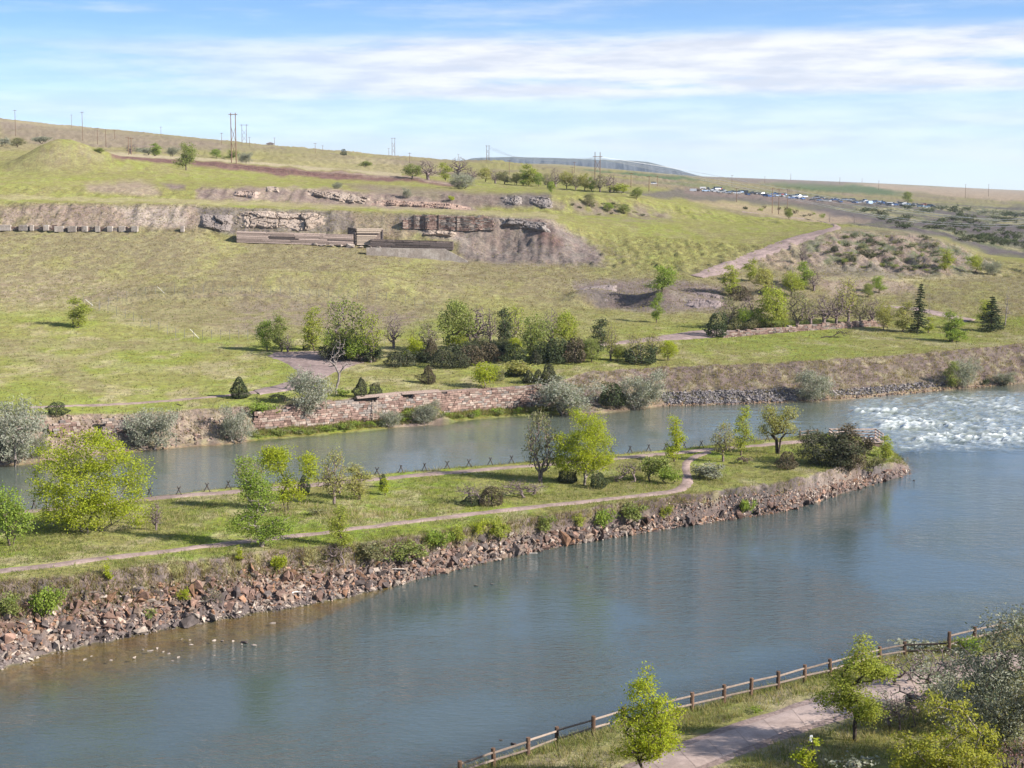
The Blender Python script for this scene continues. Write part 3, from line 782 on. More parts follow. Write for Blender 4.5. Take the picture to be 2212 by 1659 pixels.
def path_material(name, c, scale=3.0, var=0.25, bump=.3):
    m, t = new_mat(name)
    pos = t.n('ShaderNodeNewGeometry').outputs['Position']
    a = t.n('ShaderNodeTexNoise', ins={'Vector': pos, 'Scale': scale, 'Detail': 5.0, 'Roughness': .7})
    b = t.n('ShaderNodeTexNoise', ins={'Vector': pos, 'Scale': .45, 'Detail': 5.0, 'Roughness': .65})
    f = t.math('MULTIPLY', t.ramp(a.outputs[0], .3, .7, 1 - var, 1 + var), t.ramp(b.outputs[0], .3, .7, .74, 1.2))
    cc = t.n('ShaderNodeVectorMath', operation='SCALE', ins={0: c, 'Scale': f})
    bm_ = t.n('ShaderNodeBump', ins={'Strength': bump, 'Distance': .1, 'Height': a.outputs[0]})
    d = t.n('ShaderNodeBsdfDiffuse', ins={'Color': cc.outputs[0], 'Normal': bm_.outputs[0]})
    t.n('ShaderNodeOutputMaterial', ins={0: d.outputs[0]})
    return m

M_PAVE = path_material('paved_concrete', (.37, .29, .255), 6, .10, .1)
M_GRAVEL = path_material('gravel', (.27, .205, .18), 4, .28, .5)
M_DIRTPATH = path_material('dirt_path', (.285, .215, .19), 2.2, .2, .3)
M_ROAD = path_material('dirt_road', (.26, .20, .185), 1.2, .18, .3)

def footpath(nm, lab, ea, eb, n, m, mat, lo, hi, lift=.06, jit=.25):
    return tag(add(nm, strip_mesh(nm, ea, eb, n, m, mat, lo, hi, lift, jit)), lab, None, None, 'structure')

# near paved path: gravel shoulders carrying concrete slabs
near_hi = [(1330, 1659), (1475, 1600), (1598, 1560), (1690, 1529), (1758, 1506), (1850, 1478), (1960, 1452), (2050, 1432), (2125, 1416), (2212, 1400)]
near_lo = [(1400, 1720), (1541, 1662), (1620, 1628), (1695, 1596), (1760, 1577), (1830, 1555), (1950, 1520), (2060, 1488), (2141, 1463), (2230, 1440)]
def off(pts, dy):
    return [(x, y + dy) for x, y in pts]
npath = footpath('path', 'mauve paved riverside path with gravel shoulders curving along the near bank', off(near_hi, -9), off(near_lo, 9), 60, 6, M_GRAVEL, 'N1', 'N3', .05, .25)
ha, hb = resample(near_hi, 15), resample(near_lo, 15)
for k in range(14):
    e = .006
    qa = [ha[k] * (1 - f) + ha[k + 1] * f for f in np.linspace(e, 1 - e, 5)]
    qb = [hb[k] * (1 - f) + hb[k + 1] * f for f in np.linspace(e, 1 - e, 5)]
    add('slab', strip_mesh('slab', qa, qb, 5, 4, M_PAVE, 'N1', 'N3', .10), npath)

footpath('footpath', 'mauve dirt footpath running the length of the island near its rocky bank',
         [(-60, 1234), (0, 1227), (150, 1209), (300, 1192), (470, 1172), (565, 1160), (700, 1145), (900, 1120), (1100, 1096), (1250, 1080), (1400, 1063), (1452, 1056), (1470, 1045), (1472, 1020), (1463, 1002), (1480, 988), (1505, 978), (1530, 972)],
         [(-60, 1250), (0, 1241), (150, 1222), (300, 1204), (470, 1184), (565, 1172), (700, 1156), (900, 1131), (1100, 1107), (1250, 1090), (1400, 1074), (1480, 1066), (1505, 1048), (1498, 1022), (1487, 1006), (1502, 994), (1522, 985), (1545, 978)], 150, 4, M_DIRTPATH, 'I1', 'I6')
footpath('footpath', 'brown dirt footpath along the far edge of the island beside the crossed poles',
         [(-60, 1108), (60, 1098), (200, 1084), (330, 1070), (500, 1057), (650, 1044), (820, 1029), (1000, 1014), (1170, 999), (1320, 987), (1480, 972), (1600, 962), (1700, 952), (1755, 946)],
         [(-60, 1120), (60, 1110), (200, 1096), (330, 1082), (500, 1069), (650, 1056), (820, 1040), (1000, 1024), (1170, 1009), (1320, 996), (1480, 981), (1600, 970), (1700, 961), (1765, 956)], 140, 4, M_DIRTPATH, 'I3', 'I6')
footpath('footpath', 'pale dirt track along the far bank above the ruined stone wall',
         [(60, 876), (150, 873), (260, 869), (370, 862), (450, 855), (520, 846), (560, 839)], [(60, 884), (150, 881), (260, 877), (370, 869), (450, 862), (520, 855), (575, 850)], 50, 3, M_DIRTPATH, 'S3', 'T2')
footpath('gravel_lot', 'mauve gravel lot with a curved edge beside the row of trees',
         [(545, 843), (590, 833), (622, 823), (637, 813), (641, 805), (634, 796), (612, 785), (585, 775), (562, 767), (585, 761)],
         [(560, 853), (620, 846), (665, 834), (700, 820), (722, 809), (745, 799), (775, 790), (805, 782), (818, 772), (800, 758)], 60, 8, M_ROAD, 'S3', 'T3', .12)
footpath('road', 'mauve dirt road running below the stone terrace and the grove',
         [(1280, 744), (1340, 737), (1440, 722), (1500, 712), (1540, 709), (1600, 712), (1700, 709), (1800, 704), (1880, 699), (1915, 700)],
         [(1280, 752), (1340, 744), (1440, 738), (1500, 734), (1550, 730), (1620, 722), (1700, 716), (1800, 710), (1880, 705), (1915, 706)], 80, 5, M_ROAD, 'S3', 'T3', .12)
footpath('road', 'mauve dirt road on the far right running past the dark spruces',
         [(1905, 660), (1960, 661), (2010, 668), (2050, 676), (2085, 684), (2118, 690), (2080, 696), (2060, 702)],
         [(1905, 664), (1950, 667), (2000, 677), (2040, 686), (2070, 692), (2085, 697), (2075, 702), (2055, 710)], 50, 4, M_ROAD, 'S3', 'T4', .12)
footpath('road', 'wide mauve dirt road climbing diagonally across the green slope',
         [(1484, 596), (1540, 574), (1600, 552), (1660, 528), (1720, 508), (1770, 497), (1806, 490), (1790, 482), (1740, 473), (1690, 466), (1600, 455)],
         [(1520, 602), (1570, 593), (1625, 570), (1680, 546), (1740, 523), (1790, 508), (1825, 494), (1818, 487), (1760, 476), (1700, 469), (1600, 458)], 70, 5, M_ROAD, 'T1', 'T12', .16)

# ------------------------------------------------------------------ plants
def leaf_material(name, c, trans=.35, rough=.5):
    m, t = new_mat(name)
    at = t.n('ShaderNodeAttribute', attribute_name='Col').outputs['Color']
    cc = t.mix(1.0, at, c, 'MULTIPLY')
    d = t.n('ShaderNodeBsdfDiffuse', ins={'Color': cc})
    tc_ = t.mix(1.0, cc, (1.25, 1.2, .6), 'MULTIPLY')
    tr = t.n('ShaderNodeBsdfTranslucent', ins={'Color': tc_})
    mx = t.n('ShaderNodeMixShader', ins={0: trans, 1: d.outputs[0], 2: tr.outputs[0]})
    t.n('ShaderNodeOutputMaterial', ins={0: mx.outputs[0]})
    return m

LEAF = dict(
    bright=leaf_material('bright_leaves', (.360, .410, .045), .5),
    lime=leaf_material('lime_leaves', (.330, .370, .080), .5),
    green=leaf_material('green_leaves', (.240, .320, .065), .45),
    mid=leaf_material('mid_leaves', (.235, .275, .090), .45),
    dull=leaf_material('dull_leaves', (.235, .235, .125), .4),
    yellow=leaf_material('yellow_leaves', (.350, .345, .125), .45),
    gold=leaf_material('gold_leaves', (.335, .345, .070), .5),
    silver=leaf_material('silver_leaves', (.290, .300, .240), .3),
    grey=leaf_material('grey_leaves', (.255, .265, .205), .3),
    dark=leaf_material('dark_needles', (.072, .090, .046), .15),
    juniper=leaf_material('juniper_needles', (.085, .092, .055), .15),
    rust=leaf_material('rust_needles', (.120, .100, .066), .15),
    brown=leaf_material('brown_twigs', (.150, .115, .090), .1),
    sage=leaf_material('sage_leaves', (.105, .120, .070), .25),
    pink=leaf_material('pink_stems', (.230, .125, .105), .2))

def bark_material(name, c):
    m, t = new_mat(name)
    pos = t.n('ShaderNodeTexCoord').outputs['Object']
    a = t.n('ShaderNodeTexNoise', ins={'Vector': pos, 'Scale': 5.0, 'Detail': 4.0})
    f = t.ramp(a.outputs[0], .3, .7, .6, 1.4)
    cc = t.n('ShaderNodeVectorMath', operation='SCALE', ins={0: c, 'Scale': f})
    d = t.n('ShaderNodeBsdfDiffuse', ins={'Color': cc.outputs[0]})
    t.n('ShaderNodeOutputMaterial', ins={0: d.outputs[0]})
    return m

BARK = dict(brown=bark_material('brown_bark', (.125, .098, .082)), grey=bark_material('grey_bark', (.21, .18, .165)), dark=bark_material('dark_bark', (.07, .055, .048)), purple=bark_material('purple_bark', (.165, .130, .125)),
            white=bark_material('bleached_wood', (.55, .50, .46)))

def tubes(P0, P1, R0, R1, sides):
    """one tapering tube per edge"""
    P0, P1, R0, R1 = map(np.asarray, (P0, P1, R0, R1))
    d = P1 - P0
    d = d / (np.linalg.norm(d, axis=1, keepdims=True) + 1e-9)
    ref = np.where(np.abs(d[:, 2:3]) > .9, np.array([[1., 0, 0]]), np.array([[0, 0, 1.]]))
    u = np.cross(d, ref); u /= np.linalg.norm(u, axis=1, keepdims=True) + 1e-9
    v = np.cross(d, u)
    n = len(P0)
    co = np.zeros((n, 2, sides, 3))
    for k in range(sides):
        a = 2 * math.pi * k / sides
        r = u * math.cos(a) + v * math.sin(a)
        co[:, 0, k] = P0 + r * R0[:, None]
        co[:, 1, k] = P1 + r * R1[:, None]
    base = (np.arange(n) * 2 * sides)[:, None]
    f = []
    for k in range(sides):
        k2 = (k + 1) % sides
        f.append(np.concatenate([base + k, base + k2, base + sides + k2, base + sides + k], 1))
    return co.reshape(-1, 3), np.concatenate(f, 0)

def leaves(P, ln, wd, rng, tint, up=0.0):
    n = len(P)
    a = rng.normal(size=(n, 3)); a[:, 2] = a[:, 2] * .7 + up
    a /= np.linalg.norm(a, axis=1, keepdims=True)
    b = np.cross(a, rng.normal(size=(n, 3))); b /= np.linalg.norm(b, axis=1, keepdims=True) + 1e-9
    s = rng.uniform(.65, 1.3, (n, 1))
    a, b = a * ln * s * .5, b * wd * s * .5
    co = np.stack([P - a, P + b - a * .1, P + a, P - b - a * .1], 1).reshape(-1, 3)
    f = np.arange(n * 4).reshape(n, 4)
    return co, f, np.repeat(tint, 4, 0)

def grow(seed, h, wdt, lobes, ntips, nleaf, ll, lw, spread, stems=1, trunk=.3, rtip=.018, lean=0.0, base=.06, twig=0.5, up=0.0, hue=.12):
    """branching plant: stems rise, limbs reach the lobes of the crown, leaves gather about the twig ends"""
    rng = np.random.default_rng(seed)
    S = np.array([wdt, wdt, h])
    nodes, par = [], []
    tops = []
    nodes.append(np.array([0., 0, -.45])); par.append(-1)
    lc = np.array([[l[0], l[1], l[2]] for l in lobes]) * S
    for s in range(stems):
        ang = rng.uniform(0, 6.28) if stems > 1 else 0
        b = np.array([math.cos(ang), math.sin(ang), 0]) * base * wdt * (stems > 1) * rng.uniform(.4, 1.2)
        tx = np.array([b[0] * 2.2 + lean * h * trunk, b[1] * 2.2, h * trunk * rng.uniform(.8, 1.1)])
        nodes.append(b - np.array([0, 0, .25])); par.append(0)
        for k in range(1, 4):
            f = k / 3
            nodes.append(b + (tx - b) * f + rng.normal(0, .02 * h * trunk, 3) * (k < 3)); par.append(len(nodes) - 2)
        tops.append(len(nodes) - 1)
    def reach(tgt, seglen):
        N = np.array(nodes)
        d = np.linalg.norm(N - tgt, axis=1)
        pen = np.maximum(0, N[:, 2] - tgt[2]) * .9 + np.where(N[:, 2] < h * trunk * .55, 2.5 * h, 0)
        i = int(np.argmin(d + pen))
        p = N[i]
        L_ = np.linalg.norm(tgt - p)
        k = max(1, int(L_ / seglen))
        last = i
        for j in range(1, k + 1):
            f = j / k
            q = p + (tgt - p) * f + np.array([0, 0, .10 * L_ * math.sin(math.pi * f)]) + rng.normal(0, .035 * L_, 3) * (j < k)
            nodes.append(q); par.append(last); last = len(nodes) - 1
        return last
    for c in lc[np.argsort(lc[:, 2])]:
        reach(c, h * .12)
    wts = np.array([l[3] ** 2 * l[4] for l in lobes]); wts /= wts.sum()
    tips = []
    for k in range(ntips):
        l = lobes[rng.choice(len(lobes), p=wts)]
        d = rng.normal(size=3); d /= np.linalg.norm(d)
        r = rng.uniform(.25, 1.0) ** .6
        tips.append((np.array([l[0], l[1], l[2]]) + d * r * np.array([l[3], l[3], l[4]])) * S)
    tips = np.array(tips)
    tips[:, 2] = np.maximum(tips[:, 2], .06 * h)
    cen = np.array([0, 0, h * trunk])
    ti = []
    for q in tips[np.argsort(np.linalg.norm(tips - cen, axis=1))]:
        ti.append(reach(q, h * .10))
    N = np.array(nodes)
    par = np.array(par)
    cnt = np.zeros(len(N)); cnt[ti] = 1
    for i in range(len(N) - 1, -1, -1):
        if par[i] >= 0:
            cnt[par[i]] += cnt[i]
    R = rtip * np.maximum(cnt, 1) ** twig
    e = np.nonzero(par >= 0)[0]
    co, f = tubes(N[par[e]], N[e], np.minimum(R[par[e]], R[e] * 1.5), R[e], 5)
    tm = (co, f)
    cm = None
    if nleaf:
        src = np.concatenate([N[ti], N[ti] * .75 + N[par[ti]] * .25])
        idx = rng.integers(0, len(src), nleaf)
        P = src[idx] + rng.normal(0, spread, (nleaf, 3)) * np.array([1, 1, .75])
        P[:, 2] = np.maximum(P[:, 2], .03)
        ct = rng.normal(1, hue, (len(src), 3)) * np.array([1.0, 1, 1]) ; ct = ct.mean(1, keepdims=True) + (ct - ct.mean(1, keepdims=True)) * .4
        tint = np.clip(ct[idx] * rng.normal(1, .13, (nleaf, 1)), .45, 1.6)
        cm = leaves(P, ll, lw, rng, tint, up)
    return tm, cm

def conifer(seed, h, wdt, nleaf, ll, lw, lumps=14, squash=1.0, hue=.14):
    """dense juniper: lumpy cone filled with small upright sprays"""
    rng = np.random.default_rng(seed)
    u = rng.uniform(0, 1, nleaf)
    z = h * (1 - (1 - u) ** .62 * .97)
    z = rng.permutation(z)
    ang = rng.uniform(0, 6.283, nleaf)
    prof = np.clip(1.25 * (1 - z / h) ** (.75 * squash) * np.minimum(1, .55 + z / h * 3.2), 0.03, 1)
    lump = np.zeros(nleaf)
    for k in range(lumps):
        a0, z0 = rng.uniform(0, 6.283), rng.uniform(.1, .95) * h
        da = np.abs((ang - a0 + math.pi) % (2 * math.pi) - math.pi)
        lump += rng.uniform(.05, .42) * np.exp(-(da / .5) ** 2 - ((z - z0) / (.12 * h)) ** 2)
    rad = wdt / 2 * prof * (.62 + lump) * rng.uniform(.45, 1, nleaf) ** .35
    P = np.stack([np.cos(ang) * rad, np.sin(ang) * rad, np.maximum(z + rng.normal(0, .03 * h, nleaf), .02)], -1)
    z = z + .14 * h * (lump - .25) * (z / h)
    P[:, 2] = np.maximum(z, .02)
    tint = np.clip(1 + rng.normal(0, hue, (nleaf, 3)) * .5 + rng.normal(0, hue, (nleaf, 1)), .5, 1.7)
    cm = leaves(P, ll, lw, rng, tint, .55)
    tm = tubes([(0, 0, -.3)], [(0, 0, h * .8)], [.045 * h ** .8], [.015], 6)
    return tm, cm

def spruce(seed, h, wdt, tiers, per, droop=.25, ragged=.3):
    """tiered spruce: drooping boughs carrying fringes of needle sprays"""
    rng = np.random.default_rng(seed)
    P0, P1, R0, R1 = [(0, 0, -.3)], [(0, 0, h)], [h * .018], [.02]
    pts = []
    for k in range(tiers):
        z = h * (.08 + .90 * k / tiers)
        Lb = wdt / 2 * (1 - k / tiers) ** .85 + .12
        for j in range(per):
            a = rng.uniform(0, 6.283)
            l_ = Lb * rng.uniform(1 - ragged, 1.1)
            t_ = np.array([math.cos(a) * l_, math.sin(a) * l_, z - droop * l_ + .1 * l_])
            P0.append((0, 0, z)); P1.append(tuple(t_)); R0.append(.03); R1.append(.008)
            n = int(12 + 26 * l_ / wdt * 2)
            f = rng.uniform(.12, 1, n)[:, None]
            s_ = (np.array([0, 0, z]) * (1 - f) + t_ * f)
            s_[:, 2] -= .05 * l_ * np.sin(f[:, 0] * 3.1)
            pts.append(s_ + rng.normal(0, .06 * l_ + .04, (n, 3)) * np.array([1, 1, .5]))
    P = np.concatenate(pts)
    tint = np.clip(rng.normal(1, .22, (len(P), 1)) * np.ones(3), .5, 1.6)
    return tubes(P0, P1, R0, R1, 5), leaves(P, .34, .12, rng, tint, -.25)

PROTO = {}
def proto(key, h, wdt, made, bark='brown'):
    (tm, cm) = made
    tmesh = fast_mesh('trunk', tm[0], tm[1], BARK[bark]) if tm is not None else None
    cmesh = None
    if cm is not None:
        # shading across the crown follows its rounded mass a little: none painted, only the leaves' own normals
        cmesh = fast_mesh('crown', cm[0], cm[1], LEAF['green'], cm[2], smooth=False)
    dims = []
    for src in (tm, cm):
        if src is not None: dims.append(src[0])
    A = np.concatenate(dims)
    wd = np.percentile(A[:, 0], 99) - np.percentile(A[:, 0], 1)
    hh = np.percentile(A[:, 2], 99.7)
    PROTO[key] = (hh, wd, tmesh, cmesh)

round_l = [(0, 0, .60, .40, .34), (-.24, .1, .44, .26, .22), (.26, -.08, .46, .26, .24), (.04, .05, .84, .22, .15), (0, -.1, .28, .34, .14)]
for s in range(3):
    rr = np.random.default_rng(100 + s)
    lob = [(a + rr.normal(0, .05), b + rr.normal(0, .05), c + rr.normal(0, .03), d * rr.uniform(.85, 1.1), e) for a, b, c, d, e in round_l]
    proto('tree%d' % s, 7, 6, grow(10 + s, 7, 6, lob, 120, 3600, .27, .18, .42, 1 + s % 2, .16, .016))
    lob = [(rr.normal(0, .1), rr.normal(0, .1), z, .40 - .28 * abs(z - .45), .13) for z in (.18, .30, .42, .56, .70, .83, .92)]
    proto('tall%d' % s, 8, 3.6, grow(20 + s, 8, 3.6, lob, 110, 3000, .25, .16, .34, 1 + s % 2, .12, .015))
    lob = [(a * 1.1 + rr.normal(0, .06), b + rr.normal(0, .06), c, d, e) for a, b, c, d, e in round_l]
    proto('sparse%d' % s, 7, 6, grow(30 + s, 7, 6, lob, 240, 1700, .25, .15, .32, 1 + s % 2, .22, .018), 'purple')
    proto('bare%d' % s, 7, 6, grow(40 + s, 7, 6, lob, 420, 420, .2, .06, .25, 1, .26, .019, lean=(.1, -.12, .05)[s]), 'purple')
    sh = [(rr.uniform(-.3, .3), rr.uniform(-.3, .3), rr.uniform(.35, .7), .26, .28) for _ in range(6)] + [(0, 0, .5, .36, .36)]
    proto('bush%d' % s, 2.2, 2.8, grow(50 + s, 2.2, 2.8, sh, 60, 1500, .17, .11, .17, 4, .12, .010, base=.12))
    sh = [(rr.uniform(-.34, .34), rr.uniform(-.34, .34), rr.uniform(.40, .78), .24, .22) for _ in range(9)] + [(0, 0, .45, .42, .34), (-.2, 0, .3, .3, .22), (.2, 0, .3, .3, .22)]
    proto('olive%d' % s, 5, 6.5, grow(60 + s, 5, 6.5, sh, 170, 7500, .26, .085, .33, 5, .10, .012, base=.10, up=.5), 'grey')
    sh = [(rr.normal(0, .12), rr.normal(0, .12), z, .34 - .2 * z, .16) for z in (.25, .45, .65, .85)]
    proto('sapling%d' % s, 3, 1.3, grow(70 + s, 3, 1.3, sh, 30, 620, .17, .10, .13, 1 + s % 2, .2, .010))
    proto('juniper%d' % s, 4, 3, conifer(80 + s, 4, 3, 3400, .22, .085, 16), 'dark')
    proto('cone%d' % s, 3, 1.7, conifer(90 + s, 3, 1.7, 2200, .17, .07, 10, .8), 'dark')
    proto('mound%d' % s, 2, 2.6, conifer(95 + s, 2, 2.6, 1900, .17, .075, 14, .55), 'dark')
    sh = [(rr.uniform(-.3, .3), rr.uniform(-.3, .3), rr.uniform(.35, .6), .3, .3) for _ in range(4)]
    proto('scrub%d' % s, 1.2, 1.8, grow(110 + s, 1.2, 1.8, sh, 16, 260, .17, .11, .13, 3, .1, .012, base=.12))
    sh = [(rr.uniform(-.3, .3), rr.uniform(-.3, .3), rr.uniform(.3, .8), .3, .3) for _ in range(6)]
    proto('twiggy%d' % s, 2.0, 3, grow(115 + s, 2.0, 3, sh, 230, 500, .13, .05, .12, 7, .08, .008, base=.16, up=.3), 'purple')
proto('snag', 6, 1.6, grow(131, 6, 1.6, [(0, 0, .3, .5, .1), (.05, 0, .5, .45, .12), (0, 0, .7, .3, .15), (0, 0, .92, .1, .07)], 34, 0, .1, .1, .1, 1, .3, .014), 'grey')
proto('dead', 7, 4, grow(133, 7, 4, [(.15, 0, .85, .22, .14), (-.2, 0, .55, .3, .1), (.35, 0, .50, .3, .08), (.1, 0, .7, .3, .12)], 130, 0, .1, .1, .1, 1, .34, .014, lean=.18), 'grey')
proto('spruce0', 8, 3.2, spruce(141, 8, 3.2, 20, 6, .35, .35), 'dark')
proto('spruce1', 6, 4.2, spruce(142, 6, 4.2, 17, 8, .15, .22), 'dark')
# trees with a crown of their own
proto('cottonwood_wide', 10, 10, grow(201, 10, 10, [(-.30, 0, .62, .19, .28), (-.12, .05, .74, .19, .26), (.10, 0, .72, .21, .27), (.28, .05, .64, .20, .22), (.40, 0, .52, .13, .14), (-.36, 0, .36, .15, .20), (.0, -.12, .45, .28, .24), (.26, -.1, .34, .22, .18), (-.18, -.1, .28, .24, .18), (.33, 0, .18, .17, .12), (-.02, .1, .88, .14, .10), (.2, 0, .86, .12, .08), (-.22, 0, .95, .07, .06), (.06, 0, .97, .06, .05), (.44, 0, .66, .07, .06), (-.45, 0, .6, .06, .07), (.05, -.1, .2, .25, .13), (-.36, 0, .14, .13, .1)],
      460, 27000, .17, .115, .36, 9, .10, .011, base=.12, twig=.42), 'grey')
proto('cottonwood_tall', 9.5, 7.5, grow(203, 9.5, 7.5, [(-.12, 0, .84, .13, .15), (.08, 0, .74, .22, .18), (.24, 0, .58, .20, .16), (-.24, 0, .52, .20, .18), (.0, -.08, .5, .26, .2), (-.3, 0, .30, .17, .14), (.28, 0, .34, .2, .14), (.05, 0, .28, .26, .14), (.42, 0, .52, .08, .07)],
      330, 21000, .165, .11, .38, 4, .12, .012, base=.08, twig=.45), 'grey')
proto('crooked', 9, 6, grow(205, 9, 6, [(-.20, 0, .88, .13, .11), (-.14, 0, .74, .17, .10), (-.06, 0, .62, .22, .10), (.02, 0, .50, .22, .09), (-.06, 0, .38, .17, .09), (-.20, 0, .27, .25, .10), (.28, 0, .25, .22, .09), (.06, 0, .16, .24, .09)], 280, 10500, .16, .105, .34, 1, .20, .014, lean=-.06), 'grey')
proto('two_lobed', 7, 5.5, grow(207, 7, 5.5, [(-.20, 0, .76, .22, .20), (-.30, 0, .86, .13, .12), (-.06, 0, .88, .12, .1), (.34, 0, .72, .16, .17), (.38, 0, .55, .1, .1), (.0, 0, .42, .14, .16), (.16, 0, .3, .12, .12), (-.1, 0, .2, .12, .08)], 190, 7600, .16, .11, .32, 4, .26, .008, base=.06, twig=.45), 'dark')
proto('forked', 5.6, 4.6, grow(209, 5.6, 4.6, [(-.26, 0, .82, .20, .16), (.28, 0, .82, .22, .17), (0, 0, .6, .3, .2), (-.38, 0, .5, .12, .12), (.36, 0, .5, .14, .12)], 220, 5000, .15, .10, .32, 3, .28, .015, base=.05), 'dark')
proto('near_young', 6.5, 4, grow(211, 6.5, 4, [(0, 0, .88, .12, .11), (-.05, 0, .70, .26, .13), (.18, 0, .56, .27, .13), (-.22, 0, .50, .24, .12), (.1, 0, .36, .34, .12), (-.15, 0, .26, .28, .09), (.25, 0, .28, .22, .09)], 260, 9000, .135, .07, .17, 2, .12, .008, base=.03, twig=.42), 'dark')
proto('near_tiered', 6, 4.1, grow(213, 6, 4.1, [(.08, 0, .90, .12, .10), (.05, 0, .74, .20, .10), (.22, 0, .66, .22, .09), (-.16, 0, .58, .18, .08), (-.28, 0, .38, .22, .08), (.06, 0, .36, .28, .09), (.20, 0, .27, .2, .08), (-.08, 0, .5, .2, .08)], 250, 10000, .13, .07, .20, 1, .22, .009, lean=.05, twig=.45), 'dark')
proto('near_gold', 6, 6, grow(215, 6, 6, [(.05, 0, .88, .12, .09), (-.06, 0, .68, .18, .11), (.14, 0, .62, .14, .10), (.26, 0, .46, .18, .10), (-.30, 0, .36, .16, .08), (.0, 0, .34, .30, .14), (-.1, 0, .16, .38, .12), (.36, 0, .18, .16, .10), (.2, 0, .2, .28, .12)], 330, 9500, .165, .08, .16, 6, .10, .009, base=.1, twig=.42), 'grey')
proto('near_olive', 9, 8.5, grow(217, 9, 8.5, [(.12, 0, .86, .18, .13), (-.08, 0, .70, .26, .16), (.25, 0, .66, .26, .2), (-.28, .1, .48, .22, .14), (.05, -.1, .45, .4, .2), (-.22, -.1, .26, .28, .14), (.28, 0, .26, .3, .18), (-.40, 0, .34, .14, .1)], 520, 30000, .19, .07, .34, 5, .10, .010, base=.1, up=.3, twig=.45), 'dark')

SEQ = {}
def plant(key, x, y, w_, h_, leaf, label, cat='tree', group=None, lo='S1', hi='T18', name=None, rz=None, bark=None, sink=0.0, dx=0.0):
    hh, wd, tm, cmesh = PROTO[key]
    p = pick(x, y, lo, hi)
    k = px_per_m(p)
    sx, sz = w_ / k / wd, h_ / k / hh * 1.02
    SEQ[key] = SEQ.get(key, 0) + 1
    if rz is None:
        rz = 0.0 if SEQ[key] == 1 else random.uniform(0, 6.28)
    r = thing(name or {'tree': 'tree', 'bush': 'bush', 'shrub': 'shrub', 'juniper': 'juniper', 'spruce': 'spruce_tree', 'dead tree': 'dead_tree', 'sapling': 'sapling'}.get(cat, 'tree'), label, cat, (p.x, p.y, p.z - sink), rz, group)
    r.scale = (sx, sx, sz)
    if tm is not None:
        o = add('trunk', tm, r)
        if bark:
            o.material_slots[0].link = 'OBJECT'; o.material_slots[0].material = BARK[bark]
    if cmesh is not None:
        c = add('crown', cmesh, r)
        if leaf:
            c.material_slots[0].link = 'OBJECT'; c.material_slots[0].material = LEAF[leaf]
    return r
